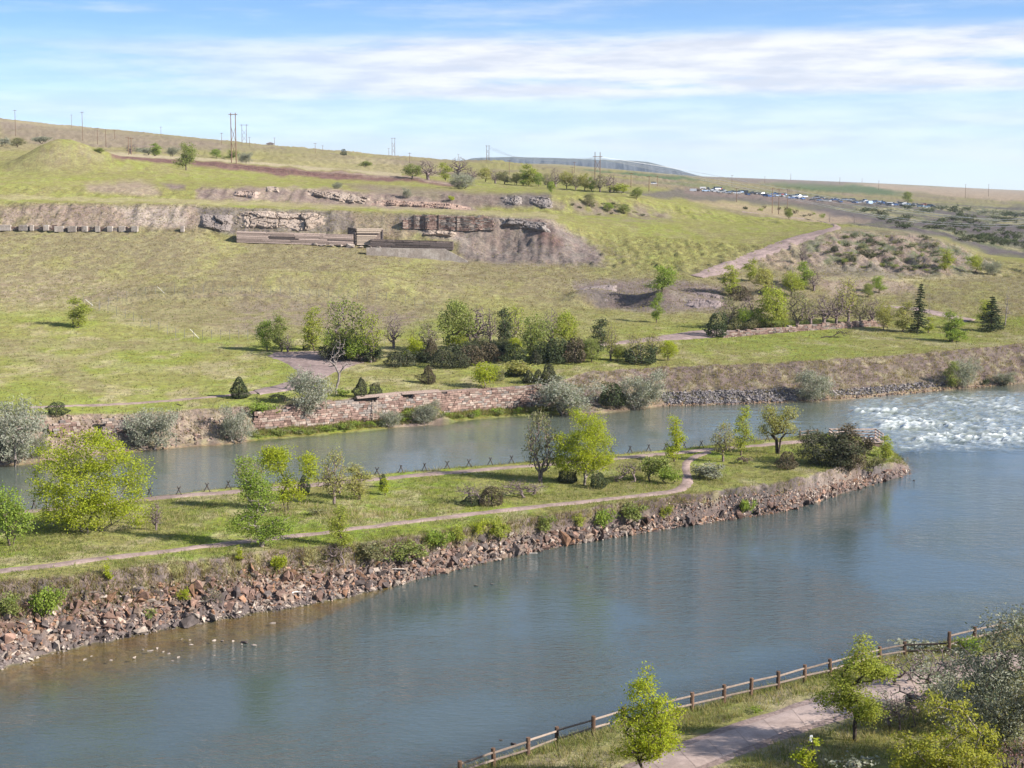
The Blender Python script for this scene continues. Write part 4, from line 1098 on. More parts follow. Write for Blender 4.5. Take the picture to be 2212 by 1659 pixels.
# ------------------------------------------------------------------ trees, bushes and shrubs: (kind, foot x, foot y, width, height, leaf, label, category, group)
ISL = dict(lo='I1', hi='I6')
for row in [
    ('cottonwood_wide', 196, 1147, 240, 214, 'bright', 'broad bright yellow-green cottonwood clump on the island by the left edge', 'tree', None),
    ('tree1', 24, 1178, 92, 128, 'green', 'darker green bushy tree at the left edge beside the broad cottonwood', 'tree', None),
    ('crooked', 565, 1181, 128, 192, 'green', 'tall crooked green tree growing right beside the island footpath', 'tree', None),
    ('two_lobed', 623, 1106, 120, 142, 'bright', 'bright tree with two separate round tufts of leaves on dark stems', 'tree', None),
    ('sparse0', 722, 1090, 70, 122, 'yellow', 'pale thinly leaved tree between the two-tufted tree and the channel', 'tree', None),
    ('tall1', 774, 1079, 56, 78, 'yellow', 'pale many-stemmed willow bush right of the thin pale tree', 'tree', None),
    ('sapling0', 832, 1070, 26, 38, 'bright', 'small bright green bush under a dark dead stub by the far footpath', 'bush', None),
    ('cone1', 828, 1052, 16, 28, 'dark', 'small dark dead stub of juniper beside the far footpath', 'juniper', None),
    ('sparse1', 1167, 1042, 78, 156, 'dull', 'tall brown half-bare tree left of the bright tall cottonwood', 'tree', None),
    ('cottonwood_tall', 1260, 1046, 122, 158, 'bright', 'tall bright yellow-green cottonwood in the middle of the island', 'tree', None),
    ('tall0', 1456, 997, 40, 98, 'bright', 'slim bright young poplar where the two footpaths meet', 'tree', None),
    ('sparse2', 1562, 997, 52, 86, 'yellow', 'small pale leaning tree right of the footpath junction', 'tree', None),
    ('tall2', 1601, 984, 46, 104, 'lime', 'slim fresh green poplar between the pale leaning tree and the forked one', 'tree', None),
    ('forked', 1680, 981, 84, 106, 'yellow', 'forked tree with two pale crowns on dark stems', 'tree', None),
    ('olive0', 1780, 1004, 110, 72, 'juniper', 'dark green juniper left of the tall rusty one at the island head', 'juniper', None),
    ('tall0', 1832, 1008, 66, 106, 'rust', 'tall rusty brown juniper hiding the lookout at the island head', 'juniper', None),
    ('tall2', 1818, 1007, 88, 80, 'juniper', 'dense olive-brown juniper filling in before the tall rusty one at the island head', 'juniper', None),
    ('bush1', 1864, 992, 44, 54, 'rust', 'reddish juniper right of the tall rusty one', 'juniper', None),
    ('tall1', 1911, 995, 38, 56, 'lime', 'fresh green bush at the very tip of the island', 'bush', None),
    ('bush1', 1878, 1016, 54, 38, 'dull', 'dull green shrub hanging over the bank below the junipers', 'shrub', None),
    ('mound0', 1700, 1013, 48, 38, 'rust', 'round brown bush in the grass below the forked tree', 'bush', None),
    ('bush0', 1524, 1034, 66, 34, 'grey', 'low grey-green shrub inside the bend of the footpath', 'shrub', None),
    ('scrub1', 1612, 1002, 36, 16, 'brown', 'low brown twig clump in the grass under the slim poplar', 'shrub', None),
    ('bush2', 1410, 1040, 60, 56, 'mid', 'upright green shrub at the middle of the thicket right of the tall cottonwood', 'shrub', None),
    ('bush0', 1448, 1044, 46, 36, 'green', 'low green shrub ending the thicket beside the footpath bend', 'shrub', None),
    ('twiggy0', 1345, 1042, 66, 44, 'dull', 'brown twiggy shrub between the tall cottonwood and the green thicket', 'shrub', None),
    ('mound1', 1292, 1054, 40, 36, 'dark', 'dark juniper at the foot of the tall cottonwood', 'juniper', None),
    ('mound2', 1226, 1042, 42, 34, 'juniper', 'dull juniper left of the foot of the tall cottonwood', 'juniper', None),
    ('twiggy1', 1140, 1071, 96, 34, 'brown', 'low purplish twiggy thicket under the half-bare tree', 'shrub', None),
    ('mound1', 1062, 1090, 62, 40, 'rust', 'rusty juniper bush in the open grass of the island', 'juniper', None),
    ('twiggy2', 1022, 1086, 84, 46, 'dull', 'brown and green twiggy shrub left of the rusty juniper bush', 'shrub', None),
    ('mound0', 1018, 1091, 46, 20, 'dark', 'low dark shrub under the brown and green twiggy one', 'shrub', None),
    ('cone0', 657, 1066, 26, 40, 'dark', 'small dark juniper behind the two-tufted tree', 'juniper', None),
    ('scrub0', 690, 1112, 40, 18, 'dull', 'low dull shrub in the grass under the thin pale tree', 'shrub', None),
    ('bare0', 337, 1146, 34, 64, 'brown', 'thin bare sapling in the grass right of the broad cottonwood', 'sapling', None),
    ('sparse2', 540, 1055, 62, 70, 'yellow', 'pale half-bare tree at the water behind the crooked tree', 'tree', None),
    ('sapling1', 236, 1257, 22, 52, 'bright', 'slim bright sapling on the top of the rocky bank', 'sapling', None),
    ('sapling2', 516, 1210, 18, 34, 'bright', 'little bright sapling below the footpath at the crooked tree', 'sapling', None),
    ('bush2', 601, 1240, 34, 42, 'bright', 'bright bush among the rocks right below the crooked tree', 'bush', None),
    ('tall0', 736, 1192, 50, 100, 'lime', 'pale yellow-green young tree at the bank top below the footpath', 'tree', None),
    ('twiggy0', 712, 1222, 76, 46, 'rust', 'rust-brown shrub above the rocks left of the green bank thicket', 'shrub', None),
    ('bush0', 792, 1216, 62, 46, 'dull', 'dull green bush starting the thicket on the bank', 'bush', None),
    ('bush1', 872, 1214, 88, 52, 'mid', 'widest dull bush of the thicket on the bank', 'bush', None),
    ('bush2', 938, 1192, 56, 50, 'green', 'fresh green bush ending the thicket on the bank', 'bush', None),
    ('bush0', 980, 1172, 42, 38, 'lime', 'small yellow-green bush right of the bank thicket', 'bush', None),
    ('bush1', 1030, 1160, 30, 34, 'bright', 'small round bright bush between two yellow-green ones', 'bush', None),
    ('bush2', 1073, 1174, 50, 54, 'lime', 'rounded lime bush on the bank above the rocks', 'bush', None),
    ('bush0', 1172, 1154, 44, 44, 'mid', 'green shrub on the bank below the twiggy thicket', 'shrub', None),
    ('bush1', 1246, 1142, 36, 40, 'lime', 'yellow-green shrub on the bank below the tall cottonwood', 'shrub', None),
    ('bush2', 1302, 1142, 56, 44, 'green', 'darker green shrub on the bank right of the tall cottonwood', 'shrub', None),
    ('bush0', 1356, 1124, 66, 38, 'mid', 'broad green shrub at the bank top below the thicket', 'shrub', None),
    ('bush1', 1437, 1122, 26, 34, 'lime', 'small yellow-green shrub where the bare pale bank begins', 'shrub', None),
    ('bush2', 1606, 1120, 36, 38, 'green', 'lone green bush on the bare pale bank', 'bush', None),
    ('bush1', 396, 1298, 30, 28, 'bright', 'small bright bush growing among the red rocks', 'bush', None),
    ('bush2', 102, 1346, 64, 78, 'green', 'upright green bush among the rocks by the left edge', 'bush', None),
    ('bush0', 10, 1336, 54, 56, 'mid', 'green bush cut by the left edge above the rocks', 'bush', None),
    ('twiggy2', 455, 1312, 48, 40, 'dull', 'grey straw-coloured shrub low among the rocks', 'shrub', None),
    ('scrub2', 320, 1338, 40, 26, 'mid', 'low green shrub near the waterline among the rocks', 'shrub', None),
]:
    k, x, y, w_, h_, lf, lab, cat, grp = row
    plant(k, x, y, w_, h_, lf, lab, cat, grp, **ISL)

for row in [
    ('olive0', 30, 1004, 128, 136, 'silver', 'huge silvery olive bush on the far shore at the left edge'),
    ('olive1', 330, 978, 112, 92, 'silver', 'rounded silver bush on the far shore right of the culvert'),
    ('olive2', 515, 957, 70, 78, 'silver', 'upright silver bush at the left end of the long stone wall'),
    ('olive0', 674, 898, 92, 100, 'silver', 'silver bush rooted in the top of the long stone wall'),
    ('olive1', 840, 925, 48, 40, 'silver', 'small grey bush at the foot of the wall beside the ladder'),
    ('olive2', 918, 921, 58, 50, 'grey', 'grey twiggy bush on the earth mound below the wall'),
    ('olive1', 1222, 899, 140, 78, 'silver', 'wide silver bush at the right end of the long stone wall'),
    ('olive2', 1375, 888, 104, 84, 'silver', 'tall silver bush standing in the water right of the wall'),
    ('mound1', 1322, 876, 62, 50, 'dark', 'dark green bush nestled against the tall silver one'),
    ('olive0', 1762, 868, 78, 66, 'silver', 'lone pale silver bush on the grey rock bank'),
    ('olive1', 2085, 848, 62, 64, 'silver', 'silvery bush leaning on a green one by the rapids'),
    ('tall2', 2056, 842, 34, 60, 'mid', 'upright green bush beside the silvery one by the rapids'),
    ('olive2', 2165, 836, 50, 30, 'grey', 'low grey bush on the shore near the right edge'),
    ('scrub0', 2124, 832, 20, 16, 'dark', 'small dark shrub on the shore beyond the rapids'),
    ('olive2', 75, 990, 50, 54, 'grey', 'grey twiggy bush right beside the huge silvery one'),
    ('cone0', 517, 861, 36, 46, 'dark', 'dark conical juniper beside the track above the stone wall'),
    ('mound0', 122, 896, 46, 28, 'dark', 'round dark juniper above the ruined wall on the left'),
    ('bush1', 570, 902, 54, 38, 'green', 'dark green creeper bush spilling over the stone wall'),
    ('juniper2', 780, 858, 32, 42, 'juniper', 'pointed juniper of a pair behind the wall planks'),
    ('mound1', 811, 855, 32, 28, 'juniper', 'rounder low juniper of a pair behind the wall planks'),
    ('juniper1', 926, 829, 42, 40, 'rust', 'lone brownish conical juniper in the open grass'),
    ('tree1', 1044, 840, 62, 58, 'bright', 'bright leaning tree on the edge of the stone wall'),
    ('mound2', 1076, 822, 26, 34, 'dull', 'brown shrub tucked behind the bright leaning tree'),
    ('bush0', 1126, 812, 66, 34, 'yellow', 'pale yellow flowering bush above the wall'),
    ('mound0', 1118, 811, 50, 18, 'dark', 'low dark hedge below the pale flowering bush'),
    ('cone1', 1142, 828, 24, 28, 'juniper', 'smallest juniper on top of the stone wall'),
    ('cone2', 1163, 822, 20, 24, 'juniper', 'middle juniper of three on top of the stone wall'),
    ('juniper0', 1186, 829, 42, 42, 'juniper', 'largest juniper at the right end of the stone wall'),
    ('scrub2', 735, 856, 42, 18, 'green', 'low green shrub under the dead tree by the wall'),
    ('scrub1', 610, 868, 50, 18, 'dull', 'low shrub on the wall top left of the silver bush'),
    ('tree0', 577, 758, 46, 66, 'green', 'green tree at the left end of the row beside the lot'),
    ('tall1', 607, 760, 40, 82, 'mid', 'taller green tree second from the left beside the lot'),
    ('bare1', 622, 762, 34, 40, None, 'small bare tree at the corner of the lot'),
    ('mound2', 662, 757, 18, 14, 'dark', 'tiny dark juniper at the edge of the lot'),
    ('tall0', 678, 757, 46, 92, 'lime', 'slender yellow-green tree standing free beside the lot'),
    ('tree2', 712, 752, 30, 40, 'green', 'little green tree left of the big twiggy-topped one'),
    ('sparse1', 755, 778, 104, 132, 'mid', 'big twiggy-topped tree over the lot'),
    ('tree0', 745, 779, 66, 70, 'mid', 'dark green lower tree under the big twiggy-topped one'),
    ('sparse0', 801, 783, 66, 108, 'lime', 'yellow-green tree with a nest in its branches'),
    ('tree1', 778, 782, 70, 60, 'green', 'green undergrowth tree between the nest tree and the lot'),
    ('bare2', 850, 752, 44, 78, 'brown', 'thin bare tree standing in the gap of the row'),
    ('mound0', 853, 793, 40, 34, 'juniper', 'dark juniper around a white broken stump'),
    ('mound2', 878, 791, 36, 36, 'juniper', 'juniper right of the white broken stump'),
    ('tree2', 893, 777, 40, 48, 'bright', 'round bright green tree with a bare snag behind it'),
    ('sparse2', 925, 770, 62, 74, 'dull', 'greyish thin tree left of the tall green one'),
    ('juniper1', 931, 783, 42, 52, 'rust', 'reddish brown juniper in the middle of the row'),
    ('mound1', 956, 795, 54, 42, 'juniper', 'broad grey-green juniper in front of the row'),
    ('tree0', 983, 762, 78, 112, 'mid', 'tallest green tree in the middle of the row'),
    ('tree1', 988, 762, 46, 40, 'bright', 'bright low tree under the tallest green one'),
    ('mound0', 994, 795, 44, 36, 'juniper', 'olive juniper right of the broad grey-green one'),
    ('bare0', 1027, 760, 74, 98, None, 'big purple-grey leafless tree in the row'),
    ('bare1', 1058, 748, 40, 80, None, 'slim leafless tree right of the big leafless one'),
    ('mound2', 1020, 788, 52, 42, 'rust', 'brown juniper below the big leafless tree'),
    ('mound1', 1058, 780, 54, 40, 'rust', 'brown juniper beside a heap of branches'),
    ('tall1', 1086, 762, 46, 98, 'dark', 'tall dark pointed juniper in the row'),
    ('sparse1', 1106, 756, 56, 96, 'lime', 'open green tree right of the tall dark juniper'),
    ('tree2', 1112, 770, 36, 40, 'bright', 'bright bush tree below the open green one'),
    ('mound0', 1112, 785, 54, 42, 'dark', 'dark juniper under the open green tree'),
    ('tree1', 1151, 780, 72, 98, 'mid', 'full green tree right of the dark junipers'),
    ('cone2', 1157, 788, 22, 32, 'juniper', 'little egg-shaped juniper in front of the full green tree'),
    ('mound2', 1174, 784, 40, 46, 'dark', 'dark juniper between the egg-shaped one and the widest one'),
    ('bare2', 1188, 750, 50, 84, None, 'leafless tree rising above the junipers near the row end'),
    ('mound1', 1199, 784, 62, 54, 'dark', 'widest dark juniper of the row'),
    ('tree0', 1224, 766, 58, 92, 'lime', 'yellow-green tree right of the leafless one'),
    ('mound0', 1242, 784, 54, 56, 'rust', 'brown-green juniper closing the hedge at its right end'),
    ('tall2', 1292, 768, 54, 78, 'dark', 'dark ragged pointed juniper near the right end of the row'),
    ('sparse0', 1319, 779, 44, 80, 'yellow', 'pale yellow tree right of the ragged juniper'),
    ('tree2', 1278, 782, 42, 50, 'mid', 'small several-stemmed green tree before the ragged juniper'),
    ('tree1', 1333, 780, 32, 36, 'lime', 'low green tree at the foot of the pale yellow one'),
    ('cone0', 1350, 772, 12, 20, 'dark', 'tiny brown juniper between the pale tree and the dark bush'),
    ('mound2', 1384, 785, 72, 40, 'dark', 'dark rounded bush at the right end of the row'),
    ('sparse1', 1372, 784, 40, 66, 'yellow', 'pale thin tree rising left out of the dark rounded bush'),
    ('sparse2', 1411, 778, 48, 60, 'yellow', 'pale thin tree rising right out of the dark rounded bush'),
    ('tree0', 1443, 780, 38, 44, 'bright', 'small round green tree standing alone right of the row'),
    ('tall2', 1418, 697, 28, 64, 'green', 'slim green tree alone in the meadow below the dug bank'),
    ('tree2', 1431, 634, 58, 60, 'green', 'full green tree on top of the dug bank'),
    ('tall1', 168, 708, 50, 66, 'lime', 'lone yellow-green tree in the meadow on the left'),
    ('tall0', 1577, 639, 42, 66, 'lime', 'fresh green poplar at the left end of the upper grove'),
    ('tall1', 1622, 606, 30, 48, 'lime', 'smallest pale poplar behind the upper grove'),
    ('tree0', 1648, 637, 52, 58, 'yellow', 'yellowish tree in the upper grove'),
    ('mound0', 1600, 650, 52, 32, 'rust', 'dark bush under the fresh poplars'),
    ('tree1', 1712, 640, 46, 54, 'lime', 'yellow-green tree left of the tall green poplar'),
    ('tall2', 1735, 626, 42, 60, 'green', 'tall green poplar of the upper grove'),
    ('bare0', 1758, 628, 34, 46, 'brown', 'purplish bare tree right of the tall green poplar'),
    ('tree2', 1899, 632, 30, 36, 'green', 'round green tree at the right end of the upper grove'),
    ('tree0', 1875, 642, 28, 30, 'mid', 'small dark green tree left of the round one'),
    ('mound1', 1548, 727, 52, 52, 'dark', 'dark green bush at the left end of the stone terrace'),
    ('sparse0', 1575, 709, 54, 68, 'dull', 'purplish half-bare tree first in the grove row'),
    ('tree1', 1604, 711, 34, 46, 'green', 'green bushy tree second in the grove row'),
    ('bare1', 1618, 704, 52, 62, 'brown', 'bare thicket tree behind the bushy green ones'),
    ('tree2', 1635, 709, 40, 42, 'green', 'low green tree left of the big round-crowned one'),
    ('tree0', 1666, 710, 74, 90, 'lime', 'big round-crowned green tree of the grove'),
    ('tall0', 1693, 706, 28, 36, 'lime', 'thin small tree right of the big round-crowned one'),
    ('sparse1', 1722, 705, 62, 76, 'dull', 'leaning half-bare tree in the grove row'),
    ('bare2', 1751, 703, 42, 54, 'brown', 'short bare tree right of the leaning one'),
    ('bare0', 1780, 702, 52, 66, 'brown', 'bare purple tree with low spreading boughs'),
    ('bare1', 1806, 702, 46, 68, 'brown', 'forked bare tree in the middle of the grove row'),
    ('sparse2', 1832, 701, 56, 98, 'yellow', 'tallest yellowish tree of the grove row'),
    ('sparse0', 1858, 701, 48, 62, 'dull', 'half-bare tree right of the tallest yellowish one'),
    ('bare2', 1884, 701, 44, 58, 'brown', 'last bare tree at the end of the grove row'),
    ('tree1', 1912, 716, 44, 60, 'yellow', 'pale yellow-green tree after the end of the terrace wall'),
    ('tall2', 1950, 718, 42, 66, 'yellow', 'pale tree left of the tall black spruce'),
    ('tall1', 2054, 737, 44, 66, 'green', 'green double bush below the road on the right'),
    ('bush1', 2064, 739, 42, 32, 'green', 'low leafy shrub joined to the green double bush'),
    ('sapling0', 2005, 719, 26, 34, 'lime', 'small green shrub at the foot of the grey snag'),
    ('sapling1', 2075, 705, 16, 24, 'lime', 'little sapling beside the right-hand road'),
    ('tree2', 2127, 698, 36, 50, 'lime', 'yellow-green tree half hidden by the broad spruce'),
    ('bare0', 1733, 572, 22, 48, 'brown', 'reddish dead shrub on the tan slope below the road'),
    ('tall0', 2041, 584, 34, 46, 'lime', 'pale green tree on the right flank of the scrubby hill'),
    ('tree0', 2108, 590, 34, 38, 'lime', 'pale green round tree near the end of the scrubby hill'),
    ('olive1', 2143, 595, 44, 30, 'grey', 'grey-green bush at the end of the scrubby hill'),
    ('mound0', 1875, 557, 34, 18, 'juniper', 'largest dark juniper on the scrubby hill'),
    ('mound1', 1836, 565, 26, 14, 'juniper', 'flat dark juniper low on the scrubby hill'),
    ('mound2', 1803, 543, 16, 12, 'juniper', 'small round juniper high on the scrubby hill'),
    ('tree1', 890, 386, 44, 32, 'mid', 'dark green tree at the left end of the high tree line'),
    ('bare1', 925, 388, 50, 42, 'brown', 'purple bare tree second in the high tree line'),
    ('tall2', 962, 390, 30, 38, 'lime', 'yellow-green tree third in the high tree line'),
    ('bare2', 990, 380, 52, 40, 'brown', 'purple bare tree reaching above the ridge'),
    ('olive0', 997, 408, 54, 34, 'silver', 'rounded silver-grey bush before the high tree line'),
    ('bare0', 1018, 392, 38, 30, 'brown', 'low purple bare tree right of the silver-grey bush'),
    ('tree0', 1049, 393, 32, 30, 'yellow', 'yellow-green round tree in the high tree line'),
    ('bare1', 1070, 396, 30, 26, 'brown', 'small purple tree between two yellow-green ones'),
    ('tree2', 1090, 398, 36, 28, 'dull', 'olive-coloured low tree in the high tree line'),
    ('tree1', 1114, 400, 26, 26, 'yellow', 'small yellowish tree left of the tallest one on the bench'),
    ('tall0', 1130, 401, 22, 34, 'green', 'narrow green tree touching the tallest one on the bench'),
    ('tall1', 1141, 402, 36, 48, 'lime', 'tallest yellow-green tree on the high bench'),
    ('tree0', 1164, 403, 28, 28, 'green', 'fresh green tree right of the tallest one on the bench'),
    ('sparse0', 1183, 406, 30, 32, 'dull', 'half-bare tree behind the tiny bench tree'),
    ('bare2', 1200, 403, 30, 38, 'brown', 'tall bare purple tree at the middle of the bench'),
    ('tree1', 1224, 408, 36, 38, 'yellow', 'yellowish tree with a dark foot on the bench'),
    ('sparse1', 1243, 410, 28, 32, 'dull', 'greyish tree right of the dark-footed one'),
    ('tree2', 1263, 412, 32, 36, 'yellow', 'yellowish tree left of the twin-pole pylon'),
    ('tall2', 1278, 413, 20, 30, 'green', 'narrow green tree just left of the twin-pole pylon'),
    ('sparse2', 1296, 415, 40, 38, 'dull', 'half-bare tree under the twin-pole pylon'),
    ('bare0', 1318, 415, 34, 38, 'brown', 'bare tree right of the twin-pole pylon'),
    ('bush0', 1334, 417, 40, 20, 'lime', 'low green bush at the right end of the high tree line'),
    ('tree0', 1191, 418, 18, 26, 'green', 'tiny round tree standing before the high tree line'),
    ('tree1', 1375, 431, 26, 26, 'mid', 'small green tree where the bench drops to the right'),
    ('tree2', 1274, 446, 26, 28, 'dull', 'small dull tree on the dark eroded slope'),
    ('tree0', 1313, 458, 22, 20, 'green', 'green shrub tree low on the dark eroded slope'),
    ('tree1', 1348, 462, 26, 20, 'mid', 'green bush right of the low shrub tree on the eroded slope'),
    ('bush1', 975, 434, 13, 12, 'bright', 'tiny bright bush above the rock ledges'),
    ('olive2', 880, 428, 20, 22, 'grey', 'small grey bush above the rock ledges'),
    ('tree2', 402, 368, 42, 58, 'mid', 'lone round green tree on the upper meadow'),
    ('tree0', 38, 318, 34, 20, 'dull', 'yellowish bush behind the grassy mound on the left'),
    ('bush2', 92, 310, 38, 15, 'grey', 'grey scrub right of the yellowish bush on the left hill'),
    ('bush1', 8, 316, 28, 20, 'grey', 'grey scrub at the left edge of the hill'),
    ('bush0', 212, 329, 22, 10, 'mid', 'small bush at the right foot of the grassy mound'),
    ('tall1', 335, 337, 28, 28, 'green', 'blue-green tree behind the dark red bank'),
    ('bush2', 316, 335, 40, 16, 'grey', 'grey scrub left of the blue-green tree'),
    ('bare0', 282, 332, 32, 20, 'brown', 'purplish scrub tree among the poles on the left hill'),
    ('tree1', 371, 338, 32, 20, 'grey', 'grey-green tree between the blue-green and the lone round one'),
    ('tree0', 467, 342, 26, 20, 'green', 'small green tree left of the tall double pole'),
    ('tree2', 500, 345, 28, 20, 'mid', 'green bush at the foot of the tall double pole'),
    ('olive1', 530, 353, 32, 24, 'grey', 'grey bush right of the tall double pole'),
    ('mound0', 743, 336, 14, 14, 'juniper', 'dark bush standing on the skyline'),
    ('bush0', 790, 361, 28, 13, 'mid', 'green bush on the slope under the skyline'),
    ('olive2', 728, 408, 26, 14, 'grey', 'grey bush on the grass above the upper cliff'),
    ('tree1', 1705, 474, 20, 24, 'mid', 'little green tree beside the top of the diagonal road'),
    ('tree0', 1960, 440, 26, 26, 'mid', 'dark green tree beyond the parked vehicles'),
]:
    k, x, y, w_, h_, lf, lab = row
    base = k.rstrip('0123456789')
    cat = {'olive': 'bush', 'mound': 'juniper', 'cone': 'juniper', 'juniper': 'juniper', 'bush': 'bush', 'scrub': 'shrub', 'sapling': 'sapling'}.get(base, 'tree')
    if 'juniper' not in lab and cat == 'juniper': cat = 'bush'
    plant(k, x, y, w_, h_, lf, lab, cat)

plant('spruce0', 1981, 720, 34, 104, 'dark', 'tall narrow black spruce leaning right beside the meadow', 'spruce').rotation_euler = (0, .06, 0)
plant('spruce1', 2141, 715, 50, 72, 'dark', 'broad pointed dark spruce near the right edge', 'spruce')
plant('snag', 2005, 717, 12, 72, None, 'thin grey dead snag right of the tall narrow spruce', 'dead tree')
plant('snag', 2171, 703, 18, 82, None, 'leaning grey dead snag right of the broad spruce', 'dead tree').rotation_euler = (0, .2, 1)
plant('dead', 726, 850, 66, 122, None, 'leaning dead grey tree at the edge of the gravel lot', 'dead tree', rz=0)
plant('snag', 894, 772, 18, 72, None, 'bare dark snag behind the round bright tree', 'dead tree', bark='dark')
plant('snag', 555, 866, 8, 24, None, 'short dead stump with a side branch beside the track', 'dead tree', bark='dark')
plant('snag', 1792, 480, 8, 22, None, 'small bare snag left of the road bend on the ridge', 'dead tree')
plant('snag', 1846, 482, 8, 22, None, 'small bare snag right of the road bend on the ridge', 'dead tree')
plant('snag', 863, 774, 8, 22, None, 'white broken stump among the junipers', 'dead tree', bark='white')

# near bank
NR_ = dict(lo='N0', hi='N4')
plant('near_young', 1398, 1690, 136, 246, 'bright', 'young bright tree rising in front of the split-rail fence', 'tree', rz=0, **NR_)
plant('near_tiered', 1846, 1600, 150, 226, 'lime', 'tiered green tree with a bare lower trunk beside the path', 'tree', rz=0, **NR_)
plant('near_gold', 2040, 1705, 236, 230, 'gold', 'golden-green many-stemmed bush at the lower right', 'bush', rz=0, **NR_)
plant('near_olive', 2215, 1625, 330, 350, 'grey', 'huge grey-green olive tree cut by the right edge', 'tree', rz=0, **NR_)
plant('olive1', 2075, 1575, 190, 130, 'grey', 'grey-green bush between the golden bush and the olive tree', 'bush', **NR_)
plant('twiggy0', 2005, 1540, 190, 138, 'grey', 'purplish twiggy shrub behind the golden bush', 'shrub', **NR_)
plant('twiggy1', 1950, 1480, 110, 70, 'silver', 'silvery twiggy shrub between the fence and the path', 'shrub', **NR_)
plant('twiggy2', 1930, 1570, 110, 80, 'grey', 'grey twiggy shrub right of the tiered tree', 'shrub', **NR_)
plant('scrub0', 1990, 1408, 90, 36, 'silver', 'low silvery shrub under the dark fence rails', 'shrub', **NR_)
plant('bush0', 2090, 1408, 62, 34, 'green', 'low green shrub in front of the fence near the right edge', 'shrub', **NR_)
plant('twiggy1', 2190, 1690, 80, 100, 'pink', 'reddish dry stalks in the bottom right corner', 'shrub', **NR_)
plant('sapling2', 1738, 1672, 44, 80, 'bright', 'bright little sapling tied to a dark stake', 'sapling', **NR_)
plant('bush1', 2125, 1640, 80, 74, 'gold', 'golden-green low bush right of the many-stemmed one', 'bush', **NR_)
plant('scrub1', 1855, 1668, 90, 40, 'silver', 'pale silvery weed at the bottom edge', 'shrub', **NR_)
plant('scrub2', 1630, 1540, 36, 14, 'green', 'low green tuft beside the paved path', 'shrub', **NR_)

# scrub dotted over the right hill, the coulee and the valley
def inside(poly, x, y):
    r = False
    for i in range(len(poly)):
        (xa, ya), (xb, yb) = poly[i], poly[i - 1]
        if (ya > y) != (yb > y) and x < (xb - xa) * (y - ya) / (yb - ya) + xa:
            r = not r
    return r
def scatter(poly, n, seed, fn):
    rr = random.Random(seed)
    X0, X1 = min(p[0] for p in poly), max(p[0] for p in poly)
    Y0, Y1 = min(p[1] for p in poly), max(p[1] for p in poly)
    k = 0
    while k < n:
        x, y = rr.uniform(X0, X1), rr.uniform(Y0, Y1)
        if inside(poly, x, y):
            fn(x, y, rr); k += 1
def one_mesh_shrub(key, x, y, w_, h_, leaf, label, group, lo='S1', hi='T16'):
    hh, wd, tm, cm = PROTO[key]
    p = pick(x, y, lo, hi); k = px_per_m(p)
    o = add('shrub', cm, None, p)
    o.scale = (w_ / k / wd, w_ / k / wd, h_ / k / hh)
    o.rotation_euler = (0, 0, random.uniform(0, 6.28))
    o.material_slots[0].link = 'OBJECT'; o.material_slots[0].material = LEAF[leaf]
    return tag(o, label, 'shrub', group)
scatter([(1740, 560), (1800, 520), (1860, 505), (1990, 510), (2070, 538), (2130, 575), (2040, 590), (1900, 585), (1800, 572)], 85, 3,
        lambda x, y, r: one_mesh_shrub('scrub%d' % r.randrange(3), x, y, r.uniform(8, 24), r.uniform(5, 11), r.choice(['sage', 'sage', 'dull', 'juniper', 'mid']), 'low sagebrush clump on the eroded scrubby hill', 'sagebrush on the scrubby hill'))
scatter([(1830, 458), (1960, 450), (2212, 458), (2212, 530), (2100, 528), (1960, 498)], 130, 4,
        lambda x, y, r: one_mesh_shrub('scrub%d' % r.randrange(3), x, y, r.uniform(10, 34), r.uniform(6, 13), r.choice(['juniper', 'sage', 'grey', 'dark', 'dark']), 'dark shrub in the wide valley on the right', 'shrubs in the valley on the right'))
scatter([(2080, 508), (2212, 516), (2212, 540), (2120, 530)], 26, 5,
        lambda x, y, r: one_mesh_shrub('scrub%d' % r.randrange(3), x, y, r.uniform(10, 22), r.uniform(8, 14), r.choice(['juniper', 'dark']), 'dark thicket shrub along the gully at the right edge', 'dark thicket along the gully'))
scatter([(1500, 440), (1740, 458), (1800, 475), (1700, 466)], 14, 6,
        lambda x, y, r: one_mesh_shrub('scrub%d' % r.randrange(3), x, y, r.uniform(8, 16), r.uniform(5, 12), r.choice(['juniper', 'rust', 'mid']), 'small shrub on the tan slope below the parked vehicles', 'shrubs below the parked vehicles'))
scatter([(1220, 438), (1330, 436), (1430, 466), (1300, 472)], 16, 8,
        lambda x, y, r: one_mesh_shrub('scrub%d' % r.randrange(3), x, y, r.uniform(8, 20), r.uniform(4, 8), r.choice(['sage', 'juniper', 'dull']), 'low shrub on the dark eroded slope of the bench', 'shrubs on the dark eroded slope'))
def under(x, y, r):
    key = r.choice(['olive0', 'olive1', 'olive2', 'bush0', 'bush1', 'bush2', 'mound1'])
    plant(key, x, y, r.uniform(34, 62), r.uniform(24, 46), r.choice(['dark', 'juniper', 'dark', 'mid', 'juniper', 'dull']), 'dark undergrowth shrub filling in the long tree row beyond the channel', 'shrub', 'undergrowth of the long tree row')
scatter([(706, 768), (830, 772), (1000, 762), (1260, 764), (1260, 781), (1000, 782), (830, 788), (706, 779)], 30, 12, under)
scatter([(1560, 704), (1680, 706), (1680, 712), (1560, 716)], 7, 13, lambda x, y, r: plant(r.choice(['bush0', 'bush1', 'mound1']), x, y, r.uniform(28, 46), r.uniform(16, 30), r.choice(['dark', 'mid', 'dull']), 'low undergrowth shrub between the first trunks of the grove', 'shrub', 'undergrowth of the grove'))
